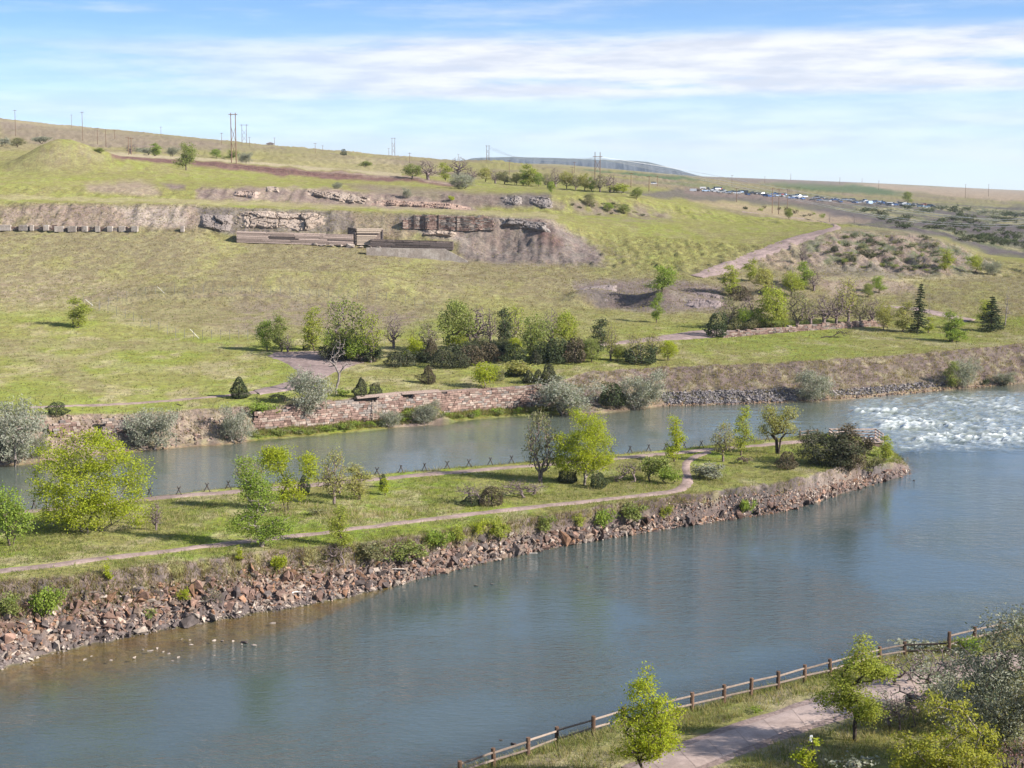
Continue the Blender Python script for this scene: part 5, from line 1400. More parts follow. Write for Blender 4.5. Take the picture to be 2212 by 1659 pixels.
scatter([(560, 940), (720, 925), (960, 900), (1170, 884), (1170, 890), (960, 908), (720, 934), (560, 948)], 40, 9,
        lambda x, y, r: one_mesh_shrub('scrub%d' % r.randrange(3), x, y, r.uniform(16, 34), r.uniform(8, 15), r.choice(['green', 'mid', 'dull']), 'green waterside weed at the foot of the long stone wall', 'waterside weeds below the wall', 'S1', 'S3'))
# ------------------------------------------------------------------ stone, timber and rock
def rough_material(name, c, var=.3, scale=4.0, bump=.4, rnd=.25, tint=None):
    m, t = new_mat(name)
    oi = t.n('ShaderNodeObjectInfo')
    pos = t.n('ShaderNodeNewGeometry').outputs['Position']
    a = t.n('ShaderNodeTexNoise', ins={'Vector': pos, 'Scale': scale, 'Detail': 5.0, 'Roughness': .65})
    b = t.n('ShaderNodeTexNoise', ins={'Vector': pos, 'Scale': scale * .23, 'Detail': 3.0})
    f = t.math('MULTIPLY', t.ramp(a.outputs[0], .3, .7, 1 - var, 1 + var), t.ramp(oi.outputs['Random'], 0, 1, 1 - rnd, 1 + rnd))
    base = c
    if tint is not None:
        base = t.mix(t.ramp(b.outputs[0], .4, .6), c, tint)
    cc = t.n('ShaderNodeVectorMath', operation='SCALE', ins={0: base, 'Scale': f})
    bm_ = t.n('ShaderNodeBump', ins={'Strength': bump, 'Distance': .08, 'Height': a.outputs[0]})
    d = t.n('ShaderNodeBsdfDiffuse', ins={'Color': cc.outputs[0], 'Normal': bm_.outputs[0], 'Roughness': .5})
    t.n('ShaderNodeOutputMaterial', ins={0: d.outputs[0]})
    return m

def col_material(name):
    """rough stone or straw whose own colour is stored with each piece"""
    m, t = new_mat(name)
    at = t.n('ShaderNodeAttribute', attribute_name='Col').outputs['Color']
    pos = t.n('ShaderNodeNewGeometry').outputs['Position']
    a = t.n('ShaderNodeTexNoise', ins={'Vector': pos, 'Scale': 5.0, 'Detail': 4.0, 'Roughness': .65})
    cc = t.n('ShaderNodeVectorMath', operation='SCALE', ins={0: at, 'Scale': t.ramp(a.outputs[0], .3, .7, .75, 1.25)})
    d = t.n('ShaderNodeBsdfDiffuse', ins={'Color': cc.outputs[0]})
    t.n('ShaderNodeOutputMaterial', ins={0: d.outputs[0]})
    return m
M_PIECE = col_material('mixed_pieces')

ROCKC = [(0.227, 0.147, 0.116), (0.172, 0.116, 0.097), (0.269, 0.202, 0.160), (0.143, 0.120, 0.113), (0.319, 0.269, 0.231), (0.235, 0.139, 0.092), (0.105, 0.086, 0.082)]
M_ROCK = [rough_material('riprap_rock', c, .3, 3.5, .5, .25, tuple(v * .72 for v in c)) for c in ROCKC]
M_STONE = [rough_material('wall_stone', c, .22, 5, .4, .22, tuple(v * .78 for v in c)) for c in ((0.277, 0.197, 0.164), (0.244, 0.168, 0.143), (0.319, 0.260, 0.223), (0.235, 0.206, 0.189), (0.206, 0.139, 0.118))]
M_MORTAR = rough_material('wall_core', (.25, .20, .175), .3, 3)
M_CONC = rough_material('weathered_concrete', (.33, .295, .265), .18, 3, .2, .1, (.25, .215, .19))
M_TIMBER = rough_material('weathered_timber', (.44, .345, .30), .25, 6, .3, .3)
M_TIMBER_L = rough_material('pale_timber', (.44, .36, .29), .2, 6, .3, .2)
M_TIMBER_D = rough_material('dark_timber', (.11, .09, .085), .3, 6, .3, .35)
M_OLDWOOD = rough_material('old_plank_wood', (.25, .195, .17), .25, 6, .3, .25)
M_RAIL = rough_material('grey_rail_wood', (.235, .19, .16), .2, 7, .3, .15)
M_RAILD = rough_material('dark_rail_wood', (.07, .056, .05), .2, 7, .3, .15)
M_POST = rough_material('brown_post_wood', (.13, .085, .062), .25, 7, .3, .2)
M_POLE = rough_material('pole_wood', (.20, .135, .095), .15, 3, .1, .15)

def hull_rock(seed, flat=.6, n=11):
    r = random.Random(seed)
    bm = bmesh.new()
    for _ in range(n):
        v = Vector((r.uniform(-1, 1), r.uniform(-1, 1), r.uniform(-1, 1)))
        m = max(abs(v.x), abs(v.y), abs(v.z))
        v = v / m * r.uniform(.75, 1)
        bm.verts.new((v.x * .5, v.y * .5 * r.uniform(.8, 1), v.z * .5 * flat))
    res = bmesh.ops.convex_hull(bm, input=list(bm.verts))
    bmesh.ops.delete(bm, geom=list({g for g in res['geom_interior'] + res['geom_unused'] if isinstance(g, bmesh.types.BMVert)}), context='VERTS')
    bmesh.ops.triangulate(bm, faces=list(bm.faces))
    bm.verts.index_update()
    co = np.array([v.co[:] for v in bm.verts]); f = np.array([[v.index for v in q.verts] for q in bm.faces])
    bm.free()
    return co, f
ROCKS = [hull_rock(300 + k, (.55, .7, .4, .85)[k % 4]) for k in range(12)]
ROCK_ME = [[fast_mesh('rock', c, f, M_ROCK[j], smooth=False) for j in range(len(M_ROCK))] for c, f in ROCKS]

def rotm(rx, ry, rz):
    return np.array(Matrix.Rotation(rz, 3, 'Z') @ Matrix.Rotation(ry, 3, 'Y') @ Matrix.Rotation(rx, 3, 'X'))

class Heap:
    """pieces joined into one mesh, each with its own colour"""
    def __init__(self):
        self.co, self.f, self.c, self.n = [], [], [], 0
    def put(self, co, f, col):
        self.co.append(co); self.f.append(f + self.n); self.c.append(np.tile(col, (len(co), 1))); self.n += len(co)
    def build(self, name, mat=None, smooth=False):
        return fast_mesh(name, np.concatenate(self.co), np.concatenate(self.f), mat or M_PIECE, np.concatenate(self.c), smooth)

# --- riprap on the river side of the island
rtop = np.array([(-20, 1345), (0, 1335), (60, 1302), (110, 1285), (200, 1274), (300, 1266), (400, 1256), (500, 1236), (620, 1213), (700, 1222), (800, 1222), (900, 1198), (1000, 1168), (1100, 1150), (1200, 1146), (1300, 1126), (1400, 1112), (1480, 1120), (1600, 1108), (1700, 1080), (1800, 1055), (1880, 1030), (1930, 1015), (1965, 1012)], float)
rbot = np.array([(-20, 1452), (0, 1447), (100, 1415), (200, 1391), (310, 1368), (450, 1343), (600, 1318), (700, 1300), (870, 1262), (1000, 1238), (1200, 1208), (1400, 1180), (1560, 1152), (1700, 1128), (1800, 1102), (1900, 1070), (1955, 1045), (1975, 1032)], float)
rr = random.Random(5)
spots = []
while len(spots) < 6800:
    x = rr.uniform(-15, 1968)
    t0, b0 = np.interp(x, rtop[:, 0], rtop[:, 1]), np.interp(x, rbot[:, 0], rbot[:, 1]) + 3
    u = rr.random()
    y = t0 + (b0 - t0) * u
    if u < .18 and rr.random() < .55 * (1 - u / .18) + .1: continue
    if x > 1480 and u < .5 and rr.random() < .25: continue
    s = min(.95, .21 * rr.random() ** -.40)
    if u > .93: s *= .6
    elif rr.random() < .016: s = min(1.25, s * rr.uniform(1.5, 2.2))
    spots.append((s, x, y, u))
spots.sort(reverse=True)
heap = Heap()
for i, (s, x, y, u) in enumerate(spots):
    p = pick(x, y, 'N7', 'I5')
    k = rr.randrange(12)
    cw = [3, 3, 2.2, 1, 1.2, 2.5, .8] if x < 700 and u < .55 else [2, 2.2, 2, 2.4, 1.3, 1, 2.6]
    j = rr.choices(range(7), cw)[0]
    if u > .86: j = rr.choices((3, 4, 6, 2), (2, 2.2, 2, 1))[0]
    rot = (rr.gauss(-.45, .5), rr.gauss(0, .5), rr.uniform(0, 6.28))
    sc = (s * rr.uniform(.8, 1.6), s * rr.uniform(.7, 1.1), s * rr.uniform(.6, 1.1))
    z = p.z + s * .12
    if i < 290:
        o = add('rock', ROCK_ME[k][j], None, (p.x, p.y, z))
        o.rotation_euler = rot; o.scale = sc
        tag(o, 'large angular reddish or grey rock lying in the riprap on the island bank', 'rock', 'largest rocks of the island riprap')
    else:
        co, f = ROCKS[k]
        heap.put((co * np.array(sc)) @ rotm(*rot).T + np.array([p.x, p.y, z]), f, np.array(ROCKC[j]) * rr.uniform(.7, 1.3))
def scree(x, y, r):
    p = pick(x, y, 'I1', 'I5'); s = r.uniform(.10, .30)
    co, f = ROCKS[r.randrange(12)]
    heap.put((co * s * np.array([1.3, 1, .9])) @ rotm(r.gauss(-.4, .5), r.gauss(0, .5), r.uniform(0, 6)).T + np.array([p.x, p.y, p.z + s * .15]), f, np.array(r.choice(ROCKC)) * r.uniform(.8, 1.25))
scatter([(1440, 1085), (1600, 1068), (1760, 1045), (1880, 1015), (1955, 1012), (1900, 1050), (1760, 1100), (1560, 1135), (1440, 1150)], 1500, 77, scree)
tag(add('riprap', heap.build('riprap')), 'band of smaller broken rocks along the island bank', None, None, 'stuff')
# --- stones standing in the shallows
for x, y, wpx, lab in [(73, 1436, 8, None), (63, 1430, 6, None), (197, 1418, 8, None), (183, 1426, 10, None), (240, 1426, 12, None), (288, 1422, 20, 'pale flat stone lying apart in the brown shallows'), (308, 1404, 9, None), (325, 1406, 16, None), (340, 1402, 10, None), (353, 1407, 14, None), (362, 1412, 16, None),
                       (393, 1406, 10, 'dark stone right of the pale row of flat stones'), (411, 1382, 11, None), (413, 1393, 9, None), (372, 1428, 9, 'white stone below the row of flat stones'), (385, 1420, 8, None), (463, 1384, 13, None), (480, 1386, 10, None), (503, 1385, 9, None), (527, 1389, 17, 'long flat dark stone in the shallows right of the row'), (522, 1392, 6, None), (548, 1394, 14, 'humped pale stone ending the row in the shallows'),
                       (588, 1347, 14, 'lone pale stone in the water close to the rocks'), (393, 1381, 7, None), (1027, 1265, 15, 'flat white stone in the water under the middle of the riprap'), (1064, 1262, 11, None), (1139, 1259, 7, None), (1267, 1225, 10, None), (1974, 1038, 7, 'dark stone off the tip of the island'), (1950, 992, 8, None), (1960, 990, 6, None), (1084, 1598, 14, 'dark flat stone in the water beside the rail fence'), (1109, 1609, 15, 'second dark stone by the fence nearest to a post')]:
    p = on_water(x, y); s = wpx / px_per_m(p)
    j = 4 if x < 700 or 'white' in (lab or '') else 3
    if lab and 'dark' in lab: j = 6
    o = add('stone', ROCK_ME[rr.randrange(12)][j], None, (p.x, p.y, .02))
    o.rotation_euler = (rr.gauss(0, .1), rr.gauss(0, .1), rr.uniform(0, 6.28)); o.scale = (s, s * .7, s * .55)
    tag(o, lab or 'small pale stone breaking the surface of the shallow water', 'stone', 'stones in the shallow water')

# --- grey rock armour and rubble on the far shore
heap = Heap()
def far_rocks(poly, n, seed, smin, smax, cols, lo='S1', hi='S3'):
    def fn(x, y, r):
        p = pick(x, y, lo, hi); s = r.uniform(smin, smax)
        co, f = ROCKS[r.randrange(12)]
        heap.put((co * np.array([s * 1.2, s, s * .9])) @ rotm(r.gauss(-.3, .5), r.gauss(0, .5), r.uniform(0, 6)).T + np.array([p.x, p.y, p.z + s * .15]), f, np.array(r.choice(cols)) * r.uniform(.7, 1.3))
    scatter(poly, n, seed, fn)
grey = [(.13, .12, .125), (.10, .09, .10), (.17, .155, .155), (.21, .19, .18)]
far_rocks([(1425, 852), (1480, 846), (1700, 842), (1730, 846), (1720, 866), (1560, 872), (1440, 873)], 1500, 21, .25, .6, grey)
far_rocks([(1790, 846), (1900, 836), (2040, 824), (2040, 834), (1900, 850), (1800, 856)], 700, 22, .25, .55, grey)
far_rocks([(1430, 872), (1600, 868), (1800, 860), (1960, 846), (2120, 830), (2200, 822), (2200, 828), (1960, 853), (1600, 875), (1430, 879)], 700, 23, .15, .4, [(.24, .16, .10), (.19, .14, .11), (.15, .12, .11)])
far_rocks([(95, 900), (160, 898), (300, 905), (480, 900), (540, 915), (540, 948), (380, 965), (250, 978), (110, 985)], 420, 24, .2, .55, [(.22, .15, .12), (.19, .14, .12), (.27, .21, .18)])
tag(add('rock_armour', heap.build('rock_armour')), 'dark grey broken rock along the far waterline', None, None, 'stuff')

# --- masonry
def block(seed):
    r = random.Random(seed)
    co = np.array([(x, y, z) for x in (-.5, .5) for y in (-.5, .5) for z in (-.5, .5)], float)
    co += np.array([[r.uniform(-.06, .06) for _ in range(3)] for _ in range(8)])
    f = np.array([(0, 1, 3), (0, 3, 2), (4, 6, 7), (4, 7, 5), (0, 4, 5), (0, 5, 1), (2, 3, 7), (2, 7, 6), (0, 2, 6), (0, 6, 4), (1, 5, 7), (1, 7, 3)])
    return co, f
BLOCKS = [block(400 + k) for k in range(8)]
BLOCK_ME = [[fast_mesh('stone', c, f, m, smooth=False) for m in M_STONE] for c, f in BLOCKS]

def wall_line(x0, x1, n, back):
    """points along the foot of the far bank, by view column"""
    a = np.linspace((x0 - CX) / F / 1.0, (x1 - CX) / F, n)
    Y = gsm(np.interp(a, AC, gsm(L['S1'][0], 10)) + back, 2)
    return np.stack([a * Y, Y], -1)

def masonry(root, P, zb, zt, seed, nmax, course=(.26, .44), lng=(.4, 1.05), thick=.5, ragged=0.0, cols=None, core=True, part='stone'):
    """courses of stones along the ground line P between heights zb(s) and zt(s); the first nmax largest stay single"""
    r = random.Random(seed)
    d = np.concatenate([[0], np.cumsum(np.hypot(*(P[1:] - P[:-1]).T))])
    def at(s):
        x, y = np.interp(s, d, P[:, 0]), np.interp(s, d, P[:, 1])
        e = .3
        tx, ty = np.interp(s + e, d, P[:, 0]) - np.interp(s - e, d, P[:, 0]), np.interp(s + e, d, P[:, 1]) - np.interp(s - e, d, P[:, 1])
        return x, y, math.atan2(ty, tx)
    out = []
    z0 = min(zb(s) for s in d)
    ztop = max(zt(s) for s in d)
    z = z0
    while z < ztop:
        h = r.uniform(*course)
        s = r.uniform(-.4, 0)
        while s < d[-1]:
            l = r.uniform(*lng) * (1.25 if r.random() < .12 else 1)
            m = s + l / 2
            if 0 <= m <= d[-1] and z + h * .5 > zb(m) and z + h * .6 < zt(m) + r.uniform(-ragged, ragged):
                x, y, a = at(m)
                out.append((l * h, x, y, z + h / 2 + r.uniform(-.02, .02), a, l - .035, h - .03, r.uniform(-.06, .06), r.randrange(8)))
            s += l
        z += h
    out.sort(reverse=True)
    hp = Heap(); nj = 0
    zone = lambda x, z_: vnoise(np.array([x * .22]), np.array([z_ * .5]), seed)[0]
    for i, (_, x, y, zc, a, l, h, pr, k) in enumerate(out):
        v = zone(x, zc)
        wts = (2, 2, 2.4, 1.2, 1.2) if v < .45 else ((3, 3, 1, .5, 2) if v < .65 else (1, .8, 2, 3.2, .6))
        j = r.choices(range(5), wts)[0]
        rot = (r.gauss(0, .03), r.gauss(0, .025), a + r.gauss(0, .03))
        px_, py_ = x + math.sin(a) * pr, y - math.cos(a) * pr
        if i < nmax:
            o = add(part, BLOCK_ME[k][j], root, (px_ - root.location.x, py_ - root.location.y, zc - root.location.z))
            o.rotation_euler = rot; o.scale = (l, thick, h)
        else:
            co, f = BLOCKS[k]
            c = np.array([(.33, .235, .195), (.29, .20, .17), (.38, .31, .265), (.28, .245, .225), (.245, .165, .14)][j]) * .84
            hp.put((co * np.array([l, thick, h])) @ rotm(*rot).T + np.array([px_, py_, zc]) - np.array(root.location), f, np.array(c) * r.uniform(.75, 1.25)); nj += 1
    if nj:
        tag(add('small_stones', hp.build('small_stones'), root), None, None, None, 'stuff')
    if core:
        co, f = [], []
        n = len(P)
        for i in range(n):
            s = d[i]; x, y, a = at(s)
            bx, by = -math.sin(a) * .1, math.cos(a) * .1
            for (oy, zz) in ((-.55, zb(s) - .3), (-.55, zt(s) - .12 - ragged), (1.6, zt(s) - .12 - ragged), (1.6, zb(s) - .3)):
                q = (oy + .75 if oy < 0 else 1.3)
                co.append((x + bx * 10 * q * .6, y + by * 10 * q * .6, zz))
        for i in range(n - 1):
            for k in range(3):
                f.append((i * 4 + k, i * 4 + k + 1, i * 4 + k + 5, i * 4 + k + 4))
        add('wall_core', fast_mesh('wall_core', np.array(co) - np.array(root.location), f, M_MORTAR, smooth=False), root)

wp = np.array([(540, 880), (560, 878), (640, 872), (700, 867), (850, 852), (1050, 839), (1120, 832), (1206, 828)], float)
P = wall_line(545, 1206, 60, 3.9)
dW = np.concatenate([[0], np.cumsum(np.hypot(*(P[1:] - P[:-1]).T))])
colx = CX + F * (P[:, 0] / P[:, 1])
ztop = np.array([CAM_H + yy * ray(0, np.interp(xx, wp[:, 0], wp[:, 1]))[2] / ray(0, np.interp(xx, wp[:, 0], wp[:, 1]))[1] for xx, yy in zip(colx, P[:, 1])])
root = thing('stone_wall', 'long ruined pinkish stone retaining wall along the far shore of the channel', 'stone wall', (P[0, 0], P[0, 1], .6))
hole = lambda s: 1.4 if abs(s - np.interp(1040, colx, dW)) < 1.2 else 0
masonry(root, P, lambda s: .55, lambda s: float(np.interp(s, dW, ztop)) - .05 - (0.5 * max(0, vnoise(np.array([s * .35]), np.array([2.]), 3)[0] - .62) * 4), 51, 300, (.25, .40), (.38, .95), .5, .06)
for (xa, xb, lab, hgt, sd) in ((97, 160, 'low broken end of a ruined stone wall on the left far bank', 1.9, 61), (213, 318, 'ruined stone wall with a dark culvert opening on the left far bank', 2.5, 62)):
    P2 = wall_line(xa, xb, 16, 4.2)
    zt0 = [float(np.interp(P2[i, 0] / P2[i, 1], AC, L['S3'][1])) for i in range(16)]
    d2 = np.concatenate([[0], np.cumsum(np.hypot(*(P2[1:] - P2[:-1]).T))])
    r2 = thing('ruined_wall', lab, 'stone wall', (P2[0, 0], P2[0, 1], 1.5))
    top = lambda s, d2=d2, zt0=zt0: float(np.interp(s, d2, zt0)) - .25 - .5 * vnoise(np.array([s * .6]), np.array([1.]), 9)[0]
    if sd == 62:
        sc_ = np.interp(.5, [0, 1], [0, d2[-1]])
        bot = lambda s, sc_=sc_, hgt=hgt, top=top: top(s) - hgt + (1.3 if abs(s - sc_) < .7 else 0)
        bmq = fast_mesh('culvert', np.array([(-.7, 0, 0), (.7, 0, 0), (.7, 0, 1.4), (-.7, 0, 1.4)]) + np.array([P2[8, 0] - P2[0, 0], P2[8, 1] - P2[0, 1] - .02, top(sc_) - hgt - 1.5]), [(0, 1, 2, 3)], BARK['dark'], smooth=False)
        add('culvert', bmq, r2)  # flat dark panel; its colour stands for the shade inside the opening
    else:
        bot = lambda s, hgt=hgt, top=top: top(s) - hgt
    masonry(r2, P2, bot, top, sd, 300, (.24, .38), (.35, .85), .5, .15, core=False)

# --- terrace wall below the grove
def px_line(pts, n, lo, hi):
    return np.array([pick(x, y, lo, hi)[:] for x, y in resample(pts, n)])
Q = px_line([(1562, 729), (1640, 722), (1740, 714), (1840, 707), (1914, 703)], 24, 'S3', 'T3')
dq = np.concatenate([[0], np.cumsum(np.hypot(*(Q[1:, :2] - Q[:-1, :2]).T))])
r3 = thing('terrace_wall', 'low rubble terrace wall in front of the grove on the right', 'stone wall', Q[0])
zb3 = lambda s: float(np.interp(s, dq, Q[:, 2])) - .1
masonry(r3, Q[:, :2], zb3, lambda s: zb3(s) + 1.15, 71, 300, (.2, .34), (.35, .9), .7, .12, core=False)

def box_co(w_, d_, h_):
    return np.array([(x, y, z) for x in (-w_ / 2, w_ / 2) for y in (-d_ / 2, d_ / 2) for z in (0, h_)], float)
BOXF = [(0, 1, 3, 2), (4, 6, 7, 5), (0, 4, 5, 1), (2, 3, 7, 6), (0, 2, 6, 4), (1, 5, 7, 3)]
def box_mesh(name, w_, d_, h_, mat, bev=0.0):
    bm = bmesh.new()
    vs = [bm.verts.new(c) for c in box_co(w_, d_, h_)]
    for f in BOXF: bm.faces.new([vs[i] for i in f])
    if bev: bmesh.ops.bevel(bm, geom=list(bm.edges), offset=bev, segments=1, affect='EDGES')
    bmesh.ops.recalc_face_normals(bm, faces=list(bm.faces))
    me = bpy.data.meshes.new(name); bm.to_mesh(me); bm.free(); me.materials.append(mat)
    return me
UNIT = {}
def beam(root, name, a, b, w_, h_, mat, roll=0.0):
    """squared timber from a to b (world), as a part of root"""
    a, b = Vector(a), Vector(b)
    key = (name, mat.name)
    if key not in UNIT:
        bm = bmesh.new()
        vs = [bm.verts.new((x, y, z)) for x in (-.5, .5) for y in (-.5, .5) for z in (0, 1)]
        for f in BOXF: bm.faces.new([vs[i] for i in f])
        bmesh.ops.bevel(bm, geom=[e for e in bm.edges], offset=.04, segments=1, affect='EDGES')
        bmesh.ops.recalc_face_normals(bm, faces=list(bm.faces))
        me = bpy.data.meshes.new(name); bm.to_mesh(me); bm.free(); me.materials.append(mat); UNIT[key] = me
    o = add(name, UNIT[key], root, a - Vector(root.location))
    d = b - a
    o.rotation_euler = d.to_track_quat('Z', 'Y').to_euler()
    o.scale = (w_, h_, d.length)
    return o
UNITC = {}
def rod(root, name, a, b, r_, mat, sides=7, taper=1.0):
    a, b = Vector(a), Vector(b)
    key = (name, mat.name, sides, taper)
    if key not in UNITC:
        ang = [2 * math.pi * k / sides for k in range(sides)]
        co = [(math.cos(t), math.sin(t), 0) for t in ang] + [(math.cos(t) * taper, math.sin(t) * taper, 1) for t in ang]
        me = bpy.data.meshes.new(name)
        me.from_pydata(co, [], [(k, (k + 1) % sides, sides + (k + 1) % sides, sides + k) for k in range(sides)] + [tuple(range(sides, 2 * sides)), tuple(range(sides - 1, -1, -1))])
        me.materials.append(mat); UNITC[key] = me
    o = add(name, UNITC[key], root, a - Vector(root.location))
    d = b - a
    o.rotation_euler = d.to_track_quat('Z', 'Y').to_euler()
    o.scale = (r_, r_, d.length)
    return o

# --- planks lying along the top of the long wall
def wall_top(x, dy=0.0):
    s = np.interp(x, colx, dW)
    return Vector((float(np.interp(s, dW, P[:, 0])), float(np.interp(s, dW, P[:, 1])) + dy, float(np.interp(s, dW, ztop))))
tb = thing('wall_timbers', 'long weathered timbers lying along the top of the stone wall', 'timbers', wall_top(770, .4))
for xa, xb, dz, dy in ((766, 850, .28, .25), (850, 946, .28, .25), (768, 860, .12, -.05), (866, 950, .10, 0), (660, 712, .1, .1), (946, 1030, .12, .2)):
    a, b = wall_top(xa, dy), wall_top(xb, dy)
    beam(tb, 'plank', a + Vector((0, 0, dz - .1)), b + Vector((0, 0, dz - .1)), .26, .2, M_OLDWOOD)
# --- ladder
lp = wall_top(808, -.75); lz = .9
ld = thing('ladder', 'small wooden ladder leaning on the stone wall over a dark hole', 'ladder', (lp.x, lp.y - .1, lz))
for sx in (-.27, .27):
    rod(ld, 'side_rail', (lp.x + sx, lp.y - .25, lz), (lp.x + sx, lp.y + .12, lz + 2.7), .05, M_TIMBER_L)
for k in range(8):
    f = (k + .6) / 8.4
    rod(ld, 'rung', (lp.x - .27, lp.y - .25 + .37 * f, lz + 2.7 * f), (lp.x + .27, lp.y - .25 + .37 * f, lz + 2.7 * f), .035, M_TIMBER_L)

# --- timber retaining walls on the hillside
def plank_wall(lab, bl, br, hpx, rows, mat, splits, seed, lo='T3', hi='T5', tri=False, posts=True, fwd=.4):
    r = random.Random(seed)
    A, B = pick(*bl, lo, hi), pick(*br, lo, hi)
    A.y -= fwd; B.y -= fwd
    h = hpx / px_per_m((A + B) / 2)
    root = thing('timber_wall', lab, 'retaining wall', A)
    step = h / rows
    for k in range(rows):
        z = (k + .5) * step
        f1 = 1.0 if not tri else .45 + .55 * (k + 1) / rows
        cuts = sorted([0, f1] + [min(f1 - .02, max(.03, (j + 1) / splits * f1 + r.uniform(-.06, .06))) for j in range(splits - 1)])
        for c0, c1 in zip(cuts[:-1], cuts[1:]):
            a = A.lerp(B, c0) + Vector((.02, r.uniform(-.06, .06), z + r.uniform(-.03, .03)))
            b = A.lerp(B, c1) + Vector((-.05, r.uniform(-.06, .06), z + r.uniform(-.04, .04)))
            beam(root, 'plank', a, b, .28, step * .78, mat if r.random() < .95 else M_TIMBER_D)
    if posts:
        for c in np.linspace(.01, .98, splits + 2):
            p = A.lerp(B, c) + Vector((0, .35, -.4))
            beam(root, 'post', p, p + Vector((0, 0, h * .95 + .4)), .25, .25, M_TIMBER_D)
    # earth fill behind the boards
    add('backing', fast_mesh('backing', np.array([(0, .45, -.3), (B.x - A.x, B.y - A.y + .45, B.z - A.z - .3), (B.x - A.x, B.y - A.y + .45, B.z - A.z + h * .9), (0, .45, h * .9), (0, 3, h * .9), (B.x - A.x, B.y - A.y + 3, B.z - A.z + h * .9)]), [(0, 1, 2, 3), (3, 2, 5, 4)], M_MORTAR, smooth=False), root)
    return root
plank_wall('long weathered timber crib wall below the sandstone cliff', (512, 524), (764, 531), 25, 8, M_TIMBER, 4, 81)
plank_wall('pale plank wall stepping down to the right of the long crib wall', (771, 529), (828, 529), 36, 10, M_TIMBER_L, 1, 82, tri=True)
plank_wall('blackened timber wall standing on a concrete footing', (800, 535), (980, 540), 19, 6, M_TIMBER_D, 4, 83)
tw = plank_wall('tangle of dark broken timbers between the two timber walls', (752, 526), (770, 529), 36, 5, M_TIMBER_D, 1, 84, posts=True)
# concrete footing with a sloping wing
A, B, Cc = pick(792, 550, 'T3', 'T5'), pick(960, 562, 'T3', 'T5'), pick(1010, 566, 'T3', 'T5')
fw = thing('concrete_footing', 'pale concrete footing with a sloping wing under the blackened timbers', 'concrete wall', A)
ppm = px_per_m(B)
hA, hB = 15 / ppm, 24 / ppm
pts = np.array([A - A, B - A, Cc - A]); hh_ = [hA, hB, .15]
co = []
for q, h in zip(pts, hh_):
    co += [(q[0], q[1] - .6, q[2] - .5), (q[0], q[1] - .6, q[2] + h), (q[0], q[1] + .8, q[2] + h), (q[0], q[1] + .8, q[2] - .5)]
add('footing', fast_mesh('footing', np.array(co), [(0, 4, 5, 1), (1, 5, 6, 2), (2, 6, 7, 3), (4, 8, 9, 5), (5, 9, 10, 6), (6, 10, 11, 7), (0, 1, 2, 3), (8, 11, 10, 9)], M_CONC, smooth=False), fw)
beam(fw, 'coping', B + Vector((0, -.4, hB + .06)), Cc + Vector((0, -.4, .25)), .4, .12, M_CONC)
for i, (x, y, wpx) in enumerate([(697, 531, 18), (716, 532, 16), (737, 532, 22), (757, 533, 20), (779, 535, 14), (798, 534, 18), (815, 536, 18), (683, 530, 14)]):
    p = pick(x, y, 'T3', 'T5'); s = wpx / px_per_m(p)
    o = add('boulder', ROCK_ME[(i * 5) % 12][4], None, p + Vector((0, -.5, .25)))
    o.scale = (s, s * .6, s * .6); o.rotation_euler = (0, 0, i)
    tag(o, 'whitish boulder at the foot of the timber crib walls', 'boulder', 'whitish boulders below the crib walls')
# rubble wall with posts above the pit
Q = px_line([(872, 492), (940, 494), (1010, 497), (1066, 494)], 20, 'T3', 'T6')
Q[:, 1] -= .5
dq2 = np.concatenate([[0], np.cumsum(np.hypot(*(Q[1:, :2] - Q[:-1, :2]).T))])
r4 = thing('rubble_wall', 'dark reddish rubble wall with timber posts above the grey pit', 'retaining wall', Q[0])
zb4 = lambda s: float(np.interp(s, dq2, Q[:, 2])) - .2
zt4 = lambda s: zb4(s) + np.interp(s, [0, dq2[-1] * .12, dq2[-1] * .9, dq2[-1]], [2.2, 3.3, 3.4, 2.2])
masonry(r4, Q[:, :2], zb4, zt4, 72, 300, (.2, .34), (.4, 1.1), .6, .1, core=True)
for s in (.12, .24, .40, .6):
    x, y = np.interp(s * dq2[-1], dq2, Q[:, 0]), np.interp(s * dq2[-1], dq2, Q[:, 1]) - .4
    beam(r4, 'post', (x, y, zb4(s * dq2[-1])), (x + .05, y, zt4(s * dq2[-1]) + .2), .2, .2, M_TIMBER_D)
# concrete blocks in a row on the left
blk = [(13, 24), (52, 20), (70, 8), (101, 12), (129, 20), (157, 18), (184, 12), (212, 10), (239, 12), (265, 14), (292, 14), (395, 8)]
for i, (x, wpx) in enumerate(blk):
    y = 497 + (2.5 if x > 120 else 0)
    p = pick(x, y, 'T3', 'T5'); k = px_per_m(p)
    o = add('concrete_block', box_mesh('concrete_block', wpx / k, .9, 12.5 / k, M_CONC, .05), None, p + Vector((0, -.3, -.15)))
    o.rotation_euler = (0, rr.gauss(0, .02), rr.gauss(0, .08))
    tag(o, ('weathered concrete block standing in the row at the foot of the left scarp' if x < 300 else 'single small concrete block right of the concrete row'), 'block', 'row of concrete blocks' if x < 300 else None)
Q = px_line([(4, 497), (100, 497), (200, 499), (290, 499)], 16, 'T3', 'T5')
lw_ = thing('low_wall', 'low rubble wall linking the concrete blocks on the left', 'stone wall', Q[0])
dq3 = np.concatenate([[0], np.cumsum(np.hypot(*(Q[1:, :2] - Q[:-1, :2]).T))])
zb5 = lambda s: float(np.interp(s, dq3, Q[:, 2])) - .2
masonry(lw_, Q[:, :2], zb5, lambda s: zb5(s) + 1.15, 73, 300, (.25, .4), (.5, 1.4), .5, .2, core=False)

